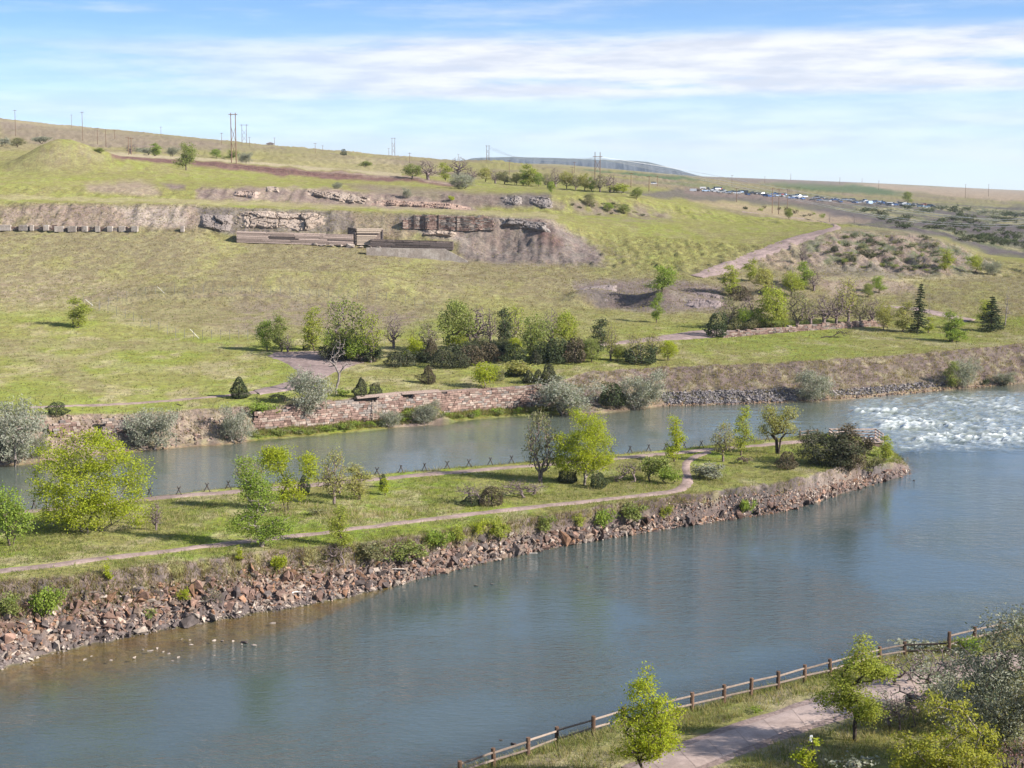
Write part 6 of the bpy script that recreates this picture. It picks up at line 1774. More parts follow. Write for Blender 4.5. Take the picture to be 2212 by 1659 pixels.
# --- rock faces
def cells(u, v, seed):
    """jointed rock: nearest cell's random number, and the distance to the joint"""
    iu, iv = np.floor(u), np.floor(v)
    best = np.full(u.shape, 9.0); sec = best.copy(); val = best * 0; tn = best * 0
    for du in (-1, 0, 1):
        for dv in (-1, 0, 1):
            cu, cv = iu + du, iv + dv
            d = np.maximum(np.abs(u - cu - .15 - .7 * hash2(cu, cv, seed)), np.abs(v - cv - .15 - .7 * hash2(cu, cv, seed + 1)))
            h = hash2(cu, cv, seed + 2); h2 = hash2(cu, cv, seed + 3)
            nb_ = d < best
            sec = np.where(nb_, best, np.minimum(sec, d))
            val = np.where(nb_, h, val); tn = np.where(nb_, h2, tn); best = np.where(nb_, d, best)
    return val, sec - best, tn
def rock_face(lab, top, bot, lo, hi, seed, base, cw=1.7, ch=1.0, depth=1.0, nu=150, nv=34, name='cliff'):
    """weathered jointed rock standing out of the slope between two view lines"""
    T_ = [pick(x, y, lo, hi) for x, y in resample(top, nu)]
    B_ = [pick(x, y, lo, hi) for x, y in resample(bot, nu)]
    T_, B_ = np.array([p[:] for p in T_]), np.array([p[:] for p in B_])
    for A_ in (T_, B_):
        A_[:, 1] = gsm(A_[:, 1], 4); A_[:, 2] = gsm(A_[:, 2], 2)
    s = np.concatenate([[0], np.cumsum(np.hypot(*(B_[1:, :2] - B_[:-1, :2]).T))])
    V = np.linspace(0, 1, nv)
    U, W = np.meshgrid(s, V)
    P3 = B_[None] * (1 - V[:, None, None]) + T_[None] * V[:, None, None]
    H = np.linalg.norm(T_ - B_, axis=1)[None, :] * V[:, None]
    wu = U + .5 * fbm(U * .5, H * .5, seed, 3); wv = H + .35 * fbm(U * .4 + 5, H * .6, seed + 5, 3)
    big, jb, t1 = cells(wu / (cw * 2.4), wv / (ch * 3.2), seed)
    val, jt, t2 = cells(wu / cw, wv / ch, seed + 9)
    d = .45 + depth * (.80 * big + .26 * val) + .22 * fbm(U * 1.6, H * 2.2, seed + 3, 3)
    d = d - .16 * depth * (jt < .10) - .34 * depth * (jb < .05)
    en = .10 * fbm(U * .5, H * .9, seed + 21, 3)
    tap = smoothstep(0, .22, U / s[-1] + en) * smoothstep(1, .78, U / s[-1] + en) * smoothstep(-.02, .14, W + en) * smoothstep(1.0, .74, W + en)
    d = d * tap - .35 * (1 - tap)
    co = P3 + np.array([.12, -.92, .36]) * d[..., None]
    cc = np.array(base) * (.82 + .3 * t1 + .16 * t2)[..., None] * (1 + .05 * np.sin(H * 7 + U * .3))[..., None]
    cc = cc * (1 - .12 * (jt < .08))[..., None]
    ii = np.arange(nu * nv).reshape(nv, nu)
    q = np.stack([ii[:-1, :-1], ii[:-1, 1:], ii[1:, 1:], ii[1:, :-1]], -1).reshape(-1, 4)
    o = add(name, fast_mesh(name, co.reshape(-1, 3), q, M_PIECE, cc.reshape(-1, 3), smooth=False))
    return tag(o, lab, 'cliff')
SANDC, DARKC, REDC, GREYC = (.285, .232, .192), (.19, .162, .148), (.265, .19, .153), (.205, .18, .168)
rock_face('pale jointed sandstone cliff above the long crib wall', [(500, 456), (560, 451), (640, 455), (718, 463)], [(498, 480), (520, 493), (600, 497), (660, 500), (712, 482)], 'T3', 'T6', 91, SANDC, 2.6, 1.5, 1.4, 190, 42)
rock_face('dark broken rock left of the sandstone cliff', [(424, 458), (460, 460), (505, 462)], [(428, 492), (470, 502), (505, 502)], 'T3', 'T6', 92, DARKC, 1.8, 1.2, 1.3, 80, 30)
rock_face('short pale rock ledge on the upper scarp left of the longer ledge', [(572, 403), (590, 403), (606, 406)], [(572, 414), (590, 416), (606, 417)], 'T6', 'T9', 93, SANDC, 1.5, .8, .9, 50, 18)
rock_face('low pale rocks under the short ledge on the upper scarp', [(500, 412), (530, 411), (566, 414)], [(500, 425), (530, 427), (566, 428)], 'T6', 'T9', 99, (.29, .225, .19), 1.6, .8, .8, 70, 18)
rock_face('long pale rock ledge stepping down the upper scarp', [(648, 407), (700, 413), (740, 412), (800, 428)], [(652, 418), (700, 428), (745, 438), (800, 443)], 'T6', 'T9', 94, SANDC, 1.6, .9, 1.1, 150, 24)
rock_face('reddish crumbling rock ledge right of the pale one on the upper scarp', [(798, 430), (880, 434), (950, 436), (1018, 446)], [(798, 443), (880, 447), (950, 451), (1018, 454)], 'T6', 'T9', 95, REDC, 1.3, .8, 1.0, 170, 20)
rock_face('dark grey rock in the gully of the upper scarp', [(1080, 420), (1110, 419), (1130, 424)], [(1080, 440), (1110, 445), (1128, 442)], 'T6', 'T9', 96, GREYC, 1.5, 1.0, 1.2, 60, 26)
rock_face('grey rock right of the gully on the upper scarp', [(1136, 421), (1165, 422), (1196, 430)], [(1140, 440), (1165, 450), (1196, 450)], 'T6', 'T9', 100, GREYC, 1.5, 1.0, 1.2, 70, 26)
rock_face('grey rock rim overhanging the pit', [(1060, 467), (1120, 472), (1190, 479)], [(1062, 486), (1120, 494), (1196, 506)], 'T3', 'T6', 97, GREYC, 1.8, 1.0, 1.3, 110, 26)
rock_face('low grey rock step below the rubble wall', [(905, 497), (950, 497), (992, 501)], [(905, 508), (950, 510), (992, 514)], 'T3', 'T6', 101, SANDC, 1.5, .8, .8, 70, 16)
rock_face('purple broken rock on the dug bank beside the green tree', [(1470, 632), (1520, 628), (1566, 636)], [(1470, 662), (1520, 668), (1566, 668)], 'T2', 'T4', 98, (.19, .155, .15), 1.3, .9, .8, 100, 30)
rock_face('dark crumbling rock on the left part of the dug bank', [(1244, 622), (1290, 614), (1340, 612)], [(1250, 640), (1290, 650), (1340, 656)], 'T2', 'T4', 102, (.21, .175, .165), 1.2, .8, .7, 90, 26)

# --- split-rail fence on the near bank
posts = [(993, 1681, 1644), (1067, 1656, 1618), (1140.6, 1634.7, 1593), (1202, 1611, 1571), (1281.6, 1588, 1547), (1345.6, 1569.7, 1528), (1415, 1556, 1514), (1494.7, 1538, 1495.7), (1564, 1519.7, 1480), (1621, 1505, 1465.7), (1681, 1490, 1452), (1738, 1474, 1437), (1793.7, 1460, 1424.7), (1848, 1443, 1410), (1900.7, 1428, 1397), (1954.7, 1417, 1387), (2049.7, 1411, 1366), (2103.7, 1390, 1354), (2158, 1375, 1343.7), (2215, 1361, 1330)]
fr = None
PP = []
for x, yb, yt in posts:
    p = pick(x, yb, 'N2', 'N4'); PP.append((p, (yb - yt) / px_per_m(p) * 1.06))
fr = thing('split_rail_fence', 'wooden two-rail fence with brown posts along the near riverbank', 'fence', PP[0][0])
for (p, h) in PP:
    rod(fr, 'post', p - Vector((0, 0, .3)), p + Vector((rr.gauss(0, .035), rr.gauss(0, .03), h * rr.uniform(.97, 1.03))), .125, M_POST, 9, .96)
for i in range(len(PP) - 1):
    (a, ha_), (b, hb_) = PP[i], PP[i + 1]
    dark = i == 15
    m = M_RAILD if dark else M_RAIL
    t1, t2 = (.80, .78) if not dark else (.78, .42)
    rod(fr, 'rail', a + Vector((0, -.03, ha_ * t1 + rr.gauss(0, .02))), b + Vector((0, .03, hb_ * (t2 if not dark else .44) + rr.gauss(0, .02))), .065, m, 7, .9)
    rod(fr, 'rail', a + Vector((0, .03, ha_ * .36 + rr.gauss(0, .02))), b + Vector((0, -.03, hb_ * (.36 if not dark else .12) + rr.gauss(0, .02))), .065, m, 7, .9)

# --- crossed-pole stands along the channel
ORD = 'first second third fourth fifth sixth seventh eighth ninth tenth eleventh twelfth thirteenth fourteenth fifteenth sixteenth seventeenth eighteenth nineteenth twentieth twenty-first twenty-second twenty-third twenty-fourth last'.split()
for si, (x, y) in enumerate([(0, 1099), (74, 1098), (323, 1074), (386, 1070), (447, 1062), (493, 1057), (707, 1034), (814, 1027), (866, 1022), (917, 1018), (966, 1013), (1013, 1009), (1059, 1005), (1105, 1001), (1150, 997), (1195, 993), (1320, 982), (1361, 979), (1401, 976), (1438, 973), (1478, 971), (1515, 968), (1553, 962), (1626, 957), (1658, 954)]):
    p = pick(x, y, 'I3', 'I6')
    t = thing('pole_stand', ORD[si] + ' crossed-pole stand from the left along the channel edge of the island', 'fence stand', p, rr.gauss(0, .15), 'crossed-pole stands along the channel')
    for s in (-1, 1):
        wob = rr.gauss(0, .03)
        rod(t, 'leg', Vector(p) + Vector((-.34 * s, .06 * s, -.08)), Vector(p) + Vector((.14 * s + wob, -.05 * s, .86)), .045, M_RAILD, 6)

# --- wire fence round the knoll
up_l = [(216, 668), (250, 652), (300, 640), (345, 634), (560, 634), (690, 643), (770, 646), (851, 650), (905, 661), (955, 680)]
lo_l = [(180, 654), (213, 672), (263, 684), (315, 705), (353, 719), (383, 731), (410, 733), (555, 734)]
wf = thing('wire_fence', 'thin wire fence with slim grey posts around the low knoll', 'fence', pick(345, 634, 'T1', 'T4'))
M_STEEL = rough_material('grey_steel', (.16, .16, .155), .1)
M_WHITE = rough_material('white_pole', (.75, .72, .68), .08)
for ln, n in ((up_l, 37), (lo_l, 21)):
    pv = [pick(x, y, 'T1', 'T4') for x, y in resample(ln, n)]
    for p in pv:
        rod(wf, 'post', p - Vector((0, 0, .1)), p + Vector((0, 0, 1.75)), .035, M_STEEL, 5)
    for z in (.5, 1.0, 1.5):
        co, f = tubes([p + Vector((0, 0, z)) for p in pv[:-1]], [p + Vector((0, 0, z)) for p in pv[1:]], np.full(n - 1, .010), np.full(n - 1, .010), 3)
        add('wire', fast_mesh('wire', co - np.array(wf.location), f, M_STEEL), wf)
for (xa, ya, xb, yb) in ((340, 622, 357, 635), (185, 650, 201, 660), (411, 714, 430, 731)):
    b = pick(xb, yb, 'T1', 'T4'); a = pick(xa, yb - 3, 'T1', 'T4')
    rod(wf, 'brace', a + Vector((0, 0, (yb - ya) / px_per_m(a))), b, .035, M_WHITE, 6)

# --- lookout at the island head
d0 = pick(1800, 946, 'I3', 'I6'); d1 = pick(1866, 948, 'I3', 'I6')
lk = thing('lookout', 'wooden lookout deck on a reddish stone base behind the rusty juniper', 'lookout', d0)
def on(px, dy=0):
    f = (px - 1800) / 66
    return d0.lerp(d1, f) + Vector((0, dy, 0))
co = box_co(5.6, 4, 1.2) + np.array([(d1.x - d0.x) * .7, .4, -1.56])
add('stone_base', fast_mesh('stone_base', co, BOXF, M_STONE[1], smooth=False), lk)
cx_ = d0.x + (d1.x - d0.x) * .7; cy_ = d0.y + .4; cz_ = d0.z - .35
for k in range(14):
    beam(lk, 'deck_board', (cx_ - 2.9, cy_ - 2 + k * .3, cz_ + .05), (cx_ + 2.9, cy_ - 2 + k * .3, cz_ + .05), .26, .06, M_TIMBER)
corners = [(-2.8, -2), (-2.8, 2), (0, 2.1), (2.8, 2), (2.8, 0), (2.8, -2)]
for (x, y) in corners:
    beam(lk, 'post', (cx_ + x, cy_ + y, cz_), (cx_ + x, cy_ + y, cz_ + 1.15), .16, .16, M_TIMBER)
for (a, b) in zip(corners[:-1], corners[1:]):
    for z in (.35, .7, 1.05):
        beam(lk, 'rail', (cx_ + a[0], cy_ + a[1] - .09, cz_ + z), (cx_ + b[0], cy_ + b[1] - .09, cz_ + z), .07, .16, M_TIMBER)
rf = [pick(x, y, 'I3', 'I6') for x, y in ((1728, 947), (1745, 945), (1765, 943))]
rl = thing('short_rail_fence', 'short wooden rail fence left of the lookout', 'fence', rf[0])
for p in rf: rod(rl, 'post', p - Vector((0, 0, .2)), p + Vector((0, 0, .95)), .09, M_POST, 7)
for a, b in zip(rf[:-1], rf[1:]):
    for z in (.4, .8): rod(rl, 'rail', a + Vector((0, 0, z)), b + Vector((0, 0, z)), .055, M_RAIL, 6)

# --- fallen branches, brush heap, driftwood
def fallen(x, y, wpx, hpx, lab, lo, hi, bark='dark', rz=0.0, ry=1.35):
    hh, wd, tm, cm = PROTO['dead']
    p = pick(x, y, lo, hi); k = px_per_m(p)
    o = add('fallen_branch', tm, None, p + Vector((0, 0, .15)))
    s = wpx / k / hh
    o.scale = (s * .7, s * .7, s); o.rotation_euler = (0, ry, rz)
    o.material_slots[0].link = 'OBJECT'; o.material_slots[0].material = BARK[bark]
    return tag(o, lab, 'branch')
fallen(1778, 730, 66, 12, 'heap of cut dark branches lying on the meadow by the road', 'S3', 'T3', 'dark', .1)
fallen(385, 876, 62, 30, 'dead dark branch sprawled over the eroded left bank', 'S1', 'T1', 'dark', -.35, 1.75)
fallen(1140, 834, 90, 12, 'dead branches trailing along the top of the stone wall', 'S1', 'T1', 'dark', 0, 1.5)
fallen(1040, 776, 46, 20, 'heap of grey branches below the leafless tree', 'S3', 'T2', 'grey', .5, 1.2)
for i, (x, y, wpx, rz) in enumerate([(1140, 1205, 44, .2), (1150, 1210, 40, .5), (1310, 1190, 40, .15), (1300, 1172, 20, 1.2), (850, 1240, 46, .1), (640, 1290, 30, .4), (1352, 1175, 16, 1.2)]):
    p = pick(x, y, 'N7', 'I3'); k = px_per_m(p)
    l = wpx / k
    o = add('driftwood', fast_mesh('driftwood', *tubes([(0, 0, 0), (l * .5, .05, .06)], [(l * .5, .05, .06), (l, -.08, .02)], np.array([.09, .07]), np.array([.07, .03]), 6), BARK['white']), None, p + Vector((-l / 2, 0, .3)))
    o.rotation_euler = (0, -.06, rz * .4)
    tag(o, ['long bleached driftwood log low on the middle of the riprap', 'second bleached log lying just under the long one', 'bleached log near the water below the bright cottonwood', 'short bleached stick standing out of the rocks', 'grey drift log half way along the riprap', 'short drift log among the dark rocks', 'short steep bleached branch on the right of the riprap'][i], 'driftwood')

# --- dark stake with a scrap of white plastic
p = pick(1755, 1668, 'N0', 'N4')
st = thing('stake', 'dark stake with a scrap of white plastic at its top', 'stake', p)
rod(st, 'rod', p - Vector((0, 0, .2)), p + Vector((-.05, 0, 1.75)), .03, M_RAILD, 6)
co, f = hull_rock(777, 1.6, 14)
bagm = rough_material('white_plastic', (.8, .8, .8), .05)
b_ = add('plastic_scrap', fast_mesh('plastic_scrap', co * np.array([.2, .14, .26]), f, bagm, smooth=False), st, (-.10, 0, 1.7))
# ------------------------------------------------------------------ power poles and lines
def pole_px(x, yb, yt, lab, lo='T7', hi='T17', arms=1, r_=.17, group='single power poles on the hills', Yv=None):
    p = pick(x, yb, lo, hi); k = px_per_m(p)
    h = (yb - yt) / k
    r = max(r_, .45 / k)
    t = thing('power_pole', lab, 'power pole', p, 0, group)
    rod(t, 'pole', p - Vector((0, 0, .5)), p + Vector((0, 0, h)), r, M_POLE, 6, .7)
    for j in range(arms):
        z = h - .4 - j * .9
        beam(t, 'crossarm', p + Vector((-1.1, -.12, z)), p + Vector((1.1, -.12, z)), .14, .18, M_POLE)
    return p, h

def hframe(xa, xb, yb, yt, lab, lo='T7', hi='T17', arm_y=None, brace=True):
    a, b = pick(xa, yb, lo, hi), pick(xb, yb, lo, hi)
    k = px_per_m(a)
    b = Vector((a.x + (xb - xa) / k, a.y, a.z))
    h = (yb - yt) / k
    r = max(.2, .55 / k)
    t = thing('h_frame_pole', lab, 'power pole', a, 0, 'twin-pole pylons')
    sp = b.x - a.x
    za = h - .6 if arm_y is None else (yb - arm_y) / k
    for p in (a, b):
        rod(t, 'pole', p - Vector((0, 0, .5)), Vector((p.x, p.y, a.z + h)), r, M_POLE, 7, .75)
    beam(t, 'crossarm', a + Vector((-sp * .45, -.25, za)), a + Vector((sp * 1.45, -.25, za)), .22, max(.25, .5 / k), M_POLE)
    if brace:
        for z0 in ([.12, .42] if arm_y is None else [.45]):
            rod(t, 'brace', a + Vector((0, -.1, z0 * h)), a + Vector((sp, -.1, (z0 + .3) * h)), max(.08, .25 / k), M_POLE, 5)
            rod(t, 'brace', a + Vector((sp, -.15, z0 * h)), a + Vector((0, -.15, (z0 + .3) * h)), max(.08, .25 / k), M_POLE, 5)
    return a, b, za, sp
hframe(500.5, 510.5, 352, 245, 'tall brown twin-pole pylon with crossed braces standing on the upper meadow', 'T9', 'T13')
hframe(523, 533, 310, 269, 'smaller twin-pole pylon behind the tall brown one', 'T12', 'T16')
hframe(847, 853, 336, 298, 'twin-pole pylon on the skyline left of the butte', 'T12', 'T16')
hframe(1051, 1056.5, 346, 314, 'twin-pole pylon on the skyline before the butte', 'T12', 'T16')
ha_, hb_, hz, hsp = hframe(1285, 1296, 400, 329, 'dark twin-pole pylon rising behind the high tree line', 'T11', 'T16', arm_y=339)
for x, yb, yt, lab in [(34, 294, 238, 'tall single pole at the left end of the ridge'), (155, 276, 248, 'faint single pole on the left skyline'), (179, 304, 242, 'tall dark single pole right of the grassy mound'), (211, 312, 276, 'darker pole nearest right of the tall dark one'), (229, 318, 279, 'pole with a box right of the darker pole'), (278, 334, 296, 'left pole of the leaning pair on the left hill'), (284, 334, 298, 'right pole of the leaning pair on the left hill'),
                       (248, 300, 281, 'small pole between the boxed pole and the leaning pair'), (348, 296, 274, 'small skyline pole left of the tall twin-pole pylon'), (479, 312, 287, 'small skyline pole just left of the tall twin-pole pylon'), (539, 312, 296, 'short skyline pole right of the smaller twin-pole pylon'), (593, 310, 294, 'small pole beside the roof on the skyline'), (681, 330, 309, 'lone skyline pole right of the roof'), (697, 326, 314, 'shorter skyline pole right of the lone one'),
                       (885, 352, 330, 'thin pole on the slope under the skyline'), (840, 336, 320, 'thin pole left of the skyline twin-pole pylon'), (990, 345, 331, 'thin skyline pole above the purple tree'), (1100, 378, 346, 'thin pole in front of the left end of the butte'), (1241, 374, 350, 'thin pole in front of the middle of the butte'), (1236, 384, 360, 'pole left of the dark twin-pole pylon'),
                       (1363, 405, 373, 'tall thin pole between the bench trees and the plain'), (1402, 414, 380, 'pole in the field right of the bench tree line'), (1420, 402, 380, 'pole near the white truck on the plain'), (1581, 403, 378, 'pole on the plain left of the parked vehicles'), (1591, 436, 406, 'pole among the parked vehicles'), (1652, 396, 381, 'faint pole on the far plain'), (1708, 390, 375, 'faint skyline pole in the middle of the plain'),
                       (1668, 461, 406, 'left pole of the three beside the parked vehicles'), (1682, 463, 408, 'middle pole of the three beside the parked vehicles'), (1701, 450, 408, 'right pole of the three beside the parked vehicles'), (1814, 398, 383, 'faint skyline pole right of the middle'), (1862, 396, 385, 'faintest skyline pole near the hump of the far field'), (1898, 410, 390, 'pole on the far field edge'), (2085, 428, 398, 'thin pole on the skyline near the right edge'), (2135, 424, 398, 'last thin pole on the skyline at the right')]:
    pole_px(x, yb, yt, lab, 'T9' if yb > 380 else 'T10', 'T17', 1)

M_CABLE = None
def cable_material():
    m, t = new_mat('aluminium_cable')
    b = t.n('ShaderNodeBsdfDiffuse', ins={'Color': (.62, .62, .63, 1)})  # pale colour stands in for the sun's glint on the wire
    t.n('ShaderNodeOutputMaterial', ins={0: b.outputs[0]})
    return m
M_CABLE = cable_material()
def cat(pts, n=14):
    P_ = [Vector(p) for p in pts]
    P_ = [P_[0] * 2 - P_[1]] + P_ + [P_[-1] * 2 - P_[-2]]
    out_ = []
    for i in range(1, len(P_) - 2):
        for k in range(n):
            t = k / n
            a, b, c, d = P_[i - 1:i + 3]
            out_.append(.5 * ((2 * b) + (c - a) * t + (2 * a - 5 * b + 4 * c - d) * t * t + (3 * b - a - 3 * c + d) * t ** 3))
    return out_ + [P_[-2]]
def at_depth(x, y, Yv):
    dx, dy, dz = ray(x, y)
    return Vector((dx / dy * Yv, Yv, CAM_H + Yv * dz / dy))
Yh = ha_.y
sets = [
    [(1284, 341, Yh), (1480, 381, 680), (1708, 430, 560), (1850, 460, 480), (1980, 480, 425), (2108, 488.5, 385), (2212, 487, 355), (2420, 462, 300)],
    [(1288, 341, Yh), (1482, 378, 675), (1712, 428, 555), (1854, 457, 476), (1984, 476, 422), (2110, 484, 382), (2214, 482, 352), (2424, 455, 297)],
    [(1294, 341, Yh + 1), (1486, 375, 672), (1716, 422, 550), (1870, 447, 470), (2010, 464, 418), (2120, 472, 380), (2216, 472, 350), (2428, 446, 295)],
    [(1299, 339, Yh + 1), (1500, 371, 800), (1760, 420, 640), (1960, 452, 540), (2110, 472, 470), (2220, 480, 430), (2430, 470, 360)],
]
for i, st_ in enumerate(sets):
    pts = cat([at_depth(*q) for q in st_])
    rad = np.array([.27 / px_per_m(p) + .01 for p in pts])
    co, f = tubes(pts[:-1], pts[1:], rad[:-1], rad[1:], 4)
    tag(add('power_cable', fast_mesh('power_cable', co, f, M_CABLE)), ['lowest bright cable sagging from the dark pylon to the right edge', 'second lowest bright cable sagging from the dark pylon', 'upper bright cable sagging from the dark pylon to the right edge', 'thinnest highest cable leaving the dark pylon to the right'][i], 'power cable', 'cables running right from the dark pylon')
for i, (x0, x1, y0, y1) in enumerate(((1050, 1284, 318, 341), (1056, 1290, 318, 341), (1062, 1298, 318, 341))):
    pts = cat([at_depth(x0, y0, 1230), at_depth(1100 + i * 8, 336 + i * 2, 1130), at_depth(1180, 343 + i * 4, 980), at_depth(x1, y1, Yh)])
    rad = np.array([.16 / px_per_m(p) + .01 for p in pts])
    co, f = tubes(pts[:-1], pts[1:], rad[:-1], rad[1:], 4)
    tag(add('power_cable', fast_mesh('power_cable', co, f, M_CABLE)), 'thin cable strung between the two pylons in front of the butte', 'power cable', 'cables in front of the butte')

# ------------------------------------------------------------------ parked vehicles on the plain
def paint(name, c, metal=0.0, rough=.35):
    m, t = new_mat(name)
    b = t.n('ShaderNodeBsdfPrincipled', ins={'Base Color': (*c, 1), 'Metallic': metal, 'Roughness': rough})
    t.n('ShaderNodeOutputMaterial', ins={0: b.outputs[0]})
    return m
PAINT = dict(white=paint('white_paint', (.52, .52, .53)), silver=paint('silver_paint', (.42, .44, .47), .3), blue=paint('blue_paint', (.06, .12, .30)), pale_blue=paint('pale_blue_paint', (.28, .38, .52)), dark=paint('dark_paint', (.03, .032, .04)), grey=paint('grey_paint', (.16, .17, .19)), red=paint('red_paint', (.30, .05, .04)), tan=paint('tan_paint', (.35, .29, .22)))
M_GLASS = paint('window_glass', (.03, .04, .05), 0, .1)
M_TYRE = paint('tyre_rubber', (.02, .02, .02), 0, .8)
def car_mesh(name, prof_body, prof_cab, wd):
    """side profiles (x, z) pulled to the vehicle's width; the upper one is glass with a painted roof"""
    co, f, mi = [], [], []
    def prism(pr, w0, w1, mat, top=None):
        n = len(pr); b = len(co)
        zs = [z for _, z in pr]; lo_, hi_ = min(zs), max(zs)
        for s in (-1, 1):
            for x, z in pr:
                ww = w0 + (w1 - w0) * (z - lo_) / (hi_ - lo_ + 1e-9)
                co.append((x, s * ww / 2, z))
        f.append(tuple(b + k for k in range(n))); mi.append(mat)
        f.append(tuple(b + n + k for k in reversed(range(n)))); mi.append(mat)
        for k in range(n):
            k2 = (k + 1) % n
            flat = abs(pr[k][1] - hi_) < .02 and abs(pr[k2][1] - hi_) < .02
            f.append((b + k, b + n + k, b + n + k2, b + k2)); mi.append(top if (top is not None and flat) else mat)
    prism(prof_body, wd, wd * .96, 0)
    if prof_cab: prism(prof_cab, wd * .94, wd * .74, 1, 0)
    L0, L1 = min(p[0] for p in prof_body), max(p[0] for p in prof_body)
    for wx in (L0 + (L1 - L0) * .19, L0 + (L1 - L0) * .80):
        for s in (-1, 1):
            b = len(co)
            for yy in (s * wd * .38, s * wd * .52):
                for k in range(8):
                    a = k * math.pi / 4
                    co.append((wx + .34 * math.cos(a), yy, .34 + .34 * math.sin(a)))
            for k in range(8):
                f.append((b + k, b + (k + 1) % 8, b + 8 + (k + 1) % 8, b + 8 + k)); mi.append(2)
            f.append(tuple(b + 8 + k for k in range(8))); mi.append(2)
    me = bpy.data.meshes.new(name)
    me.from_pydata(co, [], f)
    for m in (PAINT['white'], M_GLASS, M_TYRE): me.materials.append(m)
    me.polygons.foreach_set('material_index', mi)
    return me
CARS = {
    'car': car_mesh('parked_car', [(-2.2, .3), (2.2, .3), (2.25, .6), (2.1, .82), (1.0, .92), (-1.5, .95), (-2.2, .85)], [(1.0, .9), (.4, 1.42), (-1.0, 1.45), (-1.7, .95)], 1.75),
    'pickup': car_mesh('parked_pickup', [(-2.7, .45), (2.7, .45), (2.7, .95), (1.4, 1.1), (-.5, 1.1), (-2.7, 1.05)], [(1.2, 1.1), (.7, 1.75), (-.4, 1.75), (-.6, 1.1)], 1.9),
    'van': car_mesh('parked_van', [(-2.5, .35), (2.4, .35), (2.4, .95), (1.8, 1.15), (-2.5, 1.15)], [(1.8, 1.15), (1.1, 2.0), (-2.4, 2.0), (-2.5, 1.15)], 1.9),
    'trailer': car_mesh('parked_trailer', [(-2.4, .5), (2.4, .5), (2.4, 2.3), (-2.4, 2.3)], None, 2.1),
}
rc = random.Random(17)
spots = []
for (xa, ya, xb, yb, n, rws) in ((1520, 411, 1738, 429, 48, 3), (1756, 431, 2016, 447, 52, 3)):
    for i in range(n):
        f = (i + rc.uniform(-.3, .3)) / (n - 1)
        x, y = xa + (xb - xa) * f, ya + (yb - ya) * f
        spots.append((x, y + (rc.randrange(rws) - 1) * 2.6 + rc.uniform(-.6, .6)))
for x, y in spots:
    p = pick(x, y, 'T8', 'T17')
    kind = rc.choices(['car', 'pickup', 'van', 'trailer'], [6, 2.5, 2, .5])[0]
    colr = rc.choices(list(PAINT), [3, 4, 4, 4, 4, 3, .6, 1])[0]
    if kind == 'trailer': colr = rc.choice(['white', 'silver', 'pale_blue'])
    o = add('parked_' + kind, CARS[kind], None, p + Vector((0, 0, .05)))
    o.rotation_euler = (0, 0, rc.choice([0, 0, 3.14, 1.57, -.6, .5]) + rc.gauss(0, .25))
    o.material_slots[0].link = 'OBJECT'; o.material_slots[0].material = PAINT[colr]
    cn = colr.replace('_', ' ')
    tag(o, 'old %s %s parked in the distant salvage yard' % (cn, kind), kind, '%s %ss in the salvage yard' % (cn, kind))
for x, y, kind, colr, lab in ((1497, 414, 'trailer', 'silver', 'pale box trailer at the left end of the salvage yard'), (1518, 409, 'trailer', 'white', 'long white trailer beside the dark shed on the plain'), (1413, 398, 'van', 'white', 'white truck alone on the plain left of the salvage yard'), (1728, 428, 'trailer', 'white', 'white trailer at the gap between the two rows of vehicles')):
    p = pick(x, y, 'T8', 'T17')
    o = add('parked_' + kind, CARS[kind], None, p); o.scale = (.75, .75, .7); o.material_slots[0].link = 'OBJECT'; o.material_slots[0].material = PAINT[colr]
    tag(o, lab, kind)

def gable(x, y, wpx, hpx, lab, wallm, roofm, lo, hi):
    p = pick(x, y, lo, hi); k = px_per_m(p)
    w_, h_ = wpx / k, hpx / k
    d_ = w_ * .7
    t = thing('shed' if wpx < 14 else 'house', lab, 'shed' if wpx < 14 else 'house', p)
    co = np.concatenate([box_co(w_ * .86, d_ * .86, h_ * .5)])
    add('wall', fast_mesh('wall', co, BOXF, wallm, smooth=False), t)
    co = np.array([(-w_ / 2, -d_ / 2, h_ * .5), (w_ / 2, -d_ / 2, h_ * .5), (w_ / 2, d_ / 2, h_ * .5), (-w_ / 2, d_ / 2, h_ * .5), (-w_ * .12, 0, h_), (w_ * .12, 0, h_)])
    add('roof', fast_mesh('roof', co, [(0, 1, 5), (0, 5, 4), (1, 2, 5), (2, 3, 4), (2, 4, 5), (3, 0, 4), (0, 3, 2), (0, 2, 1)], roofm, smooth=False), t)
gable(584, 307, 18, 6, 'small house with a low hipped roof on the skyline', M_CONC, M_TIMBER_D, 'T12', 'T17')
gable(1506, 413, 12, 6, 'small dark shed among the first vehicles of the salvage yard', M_TIMBER_D, M_TIMBER_D, 'T9', 'T16')

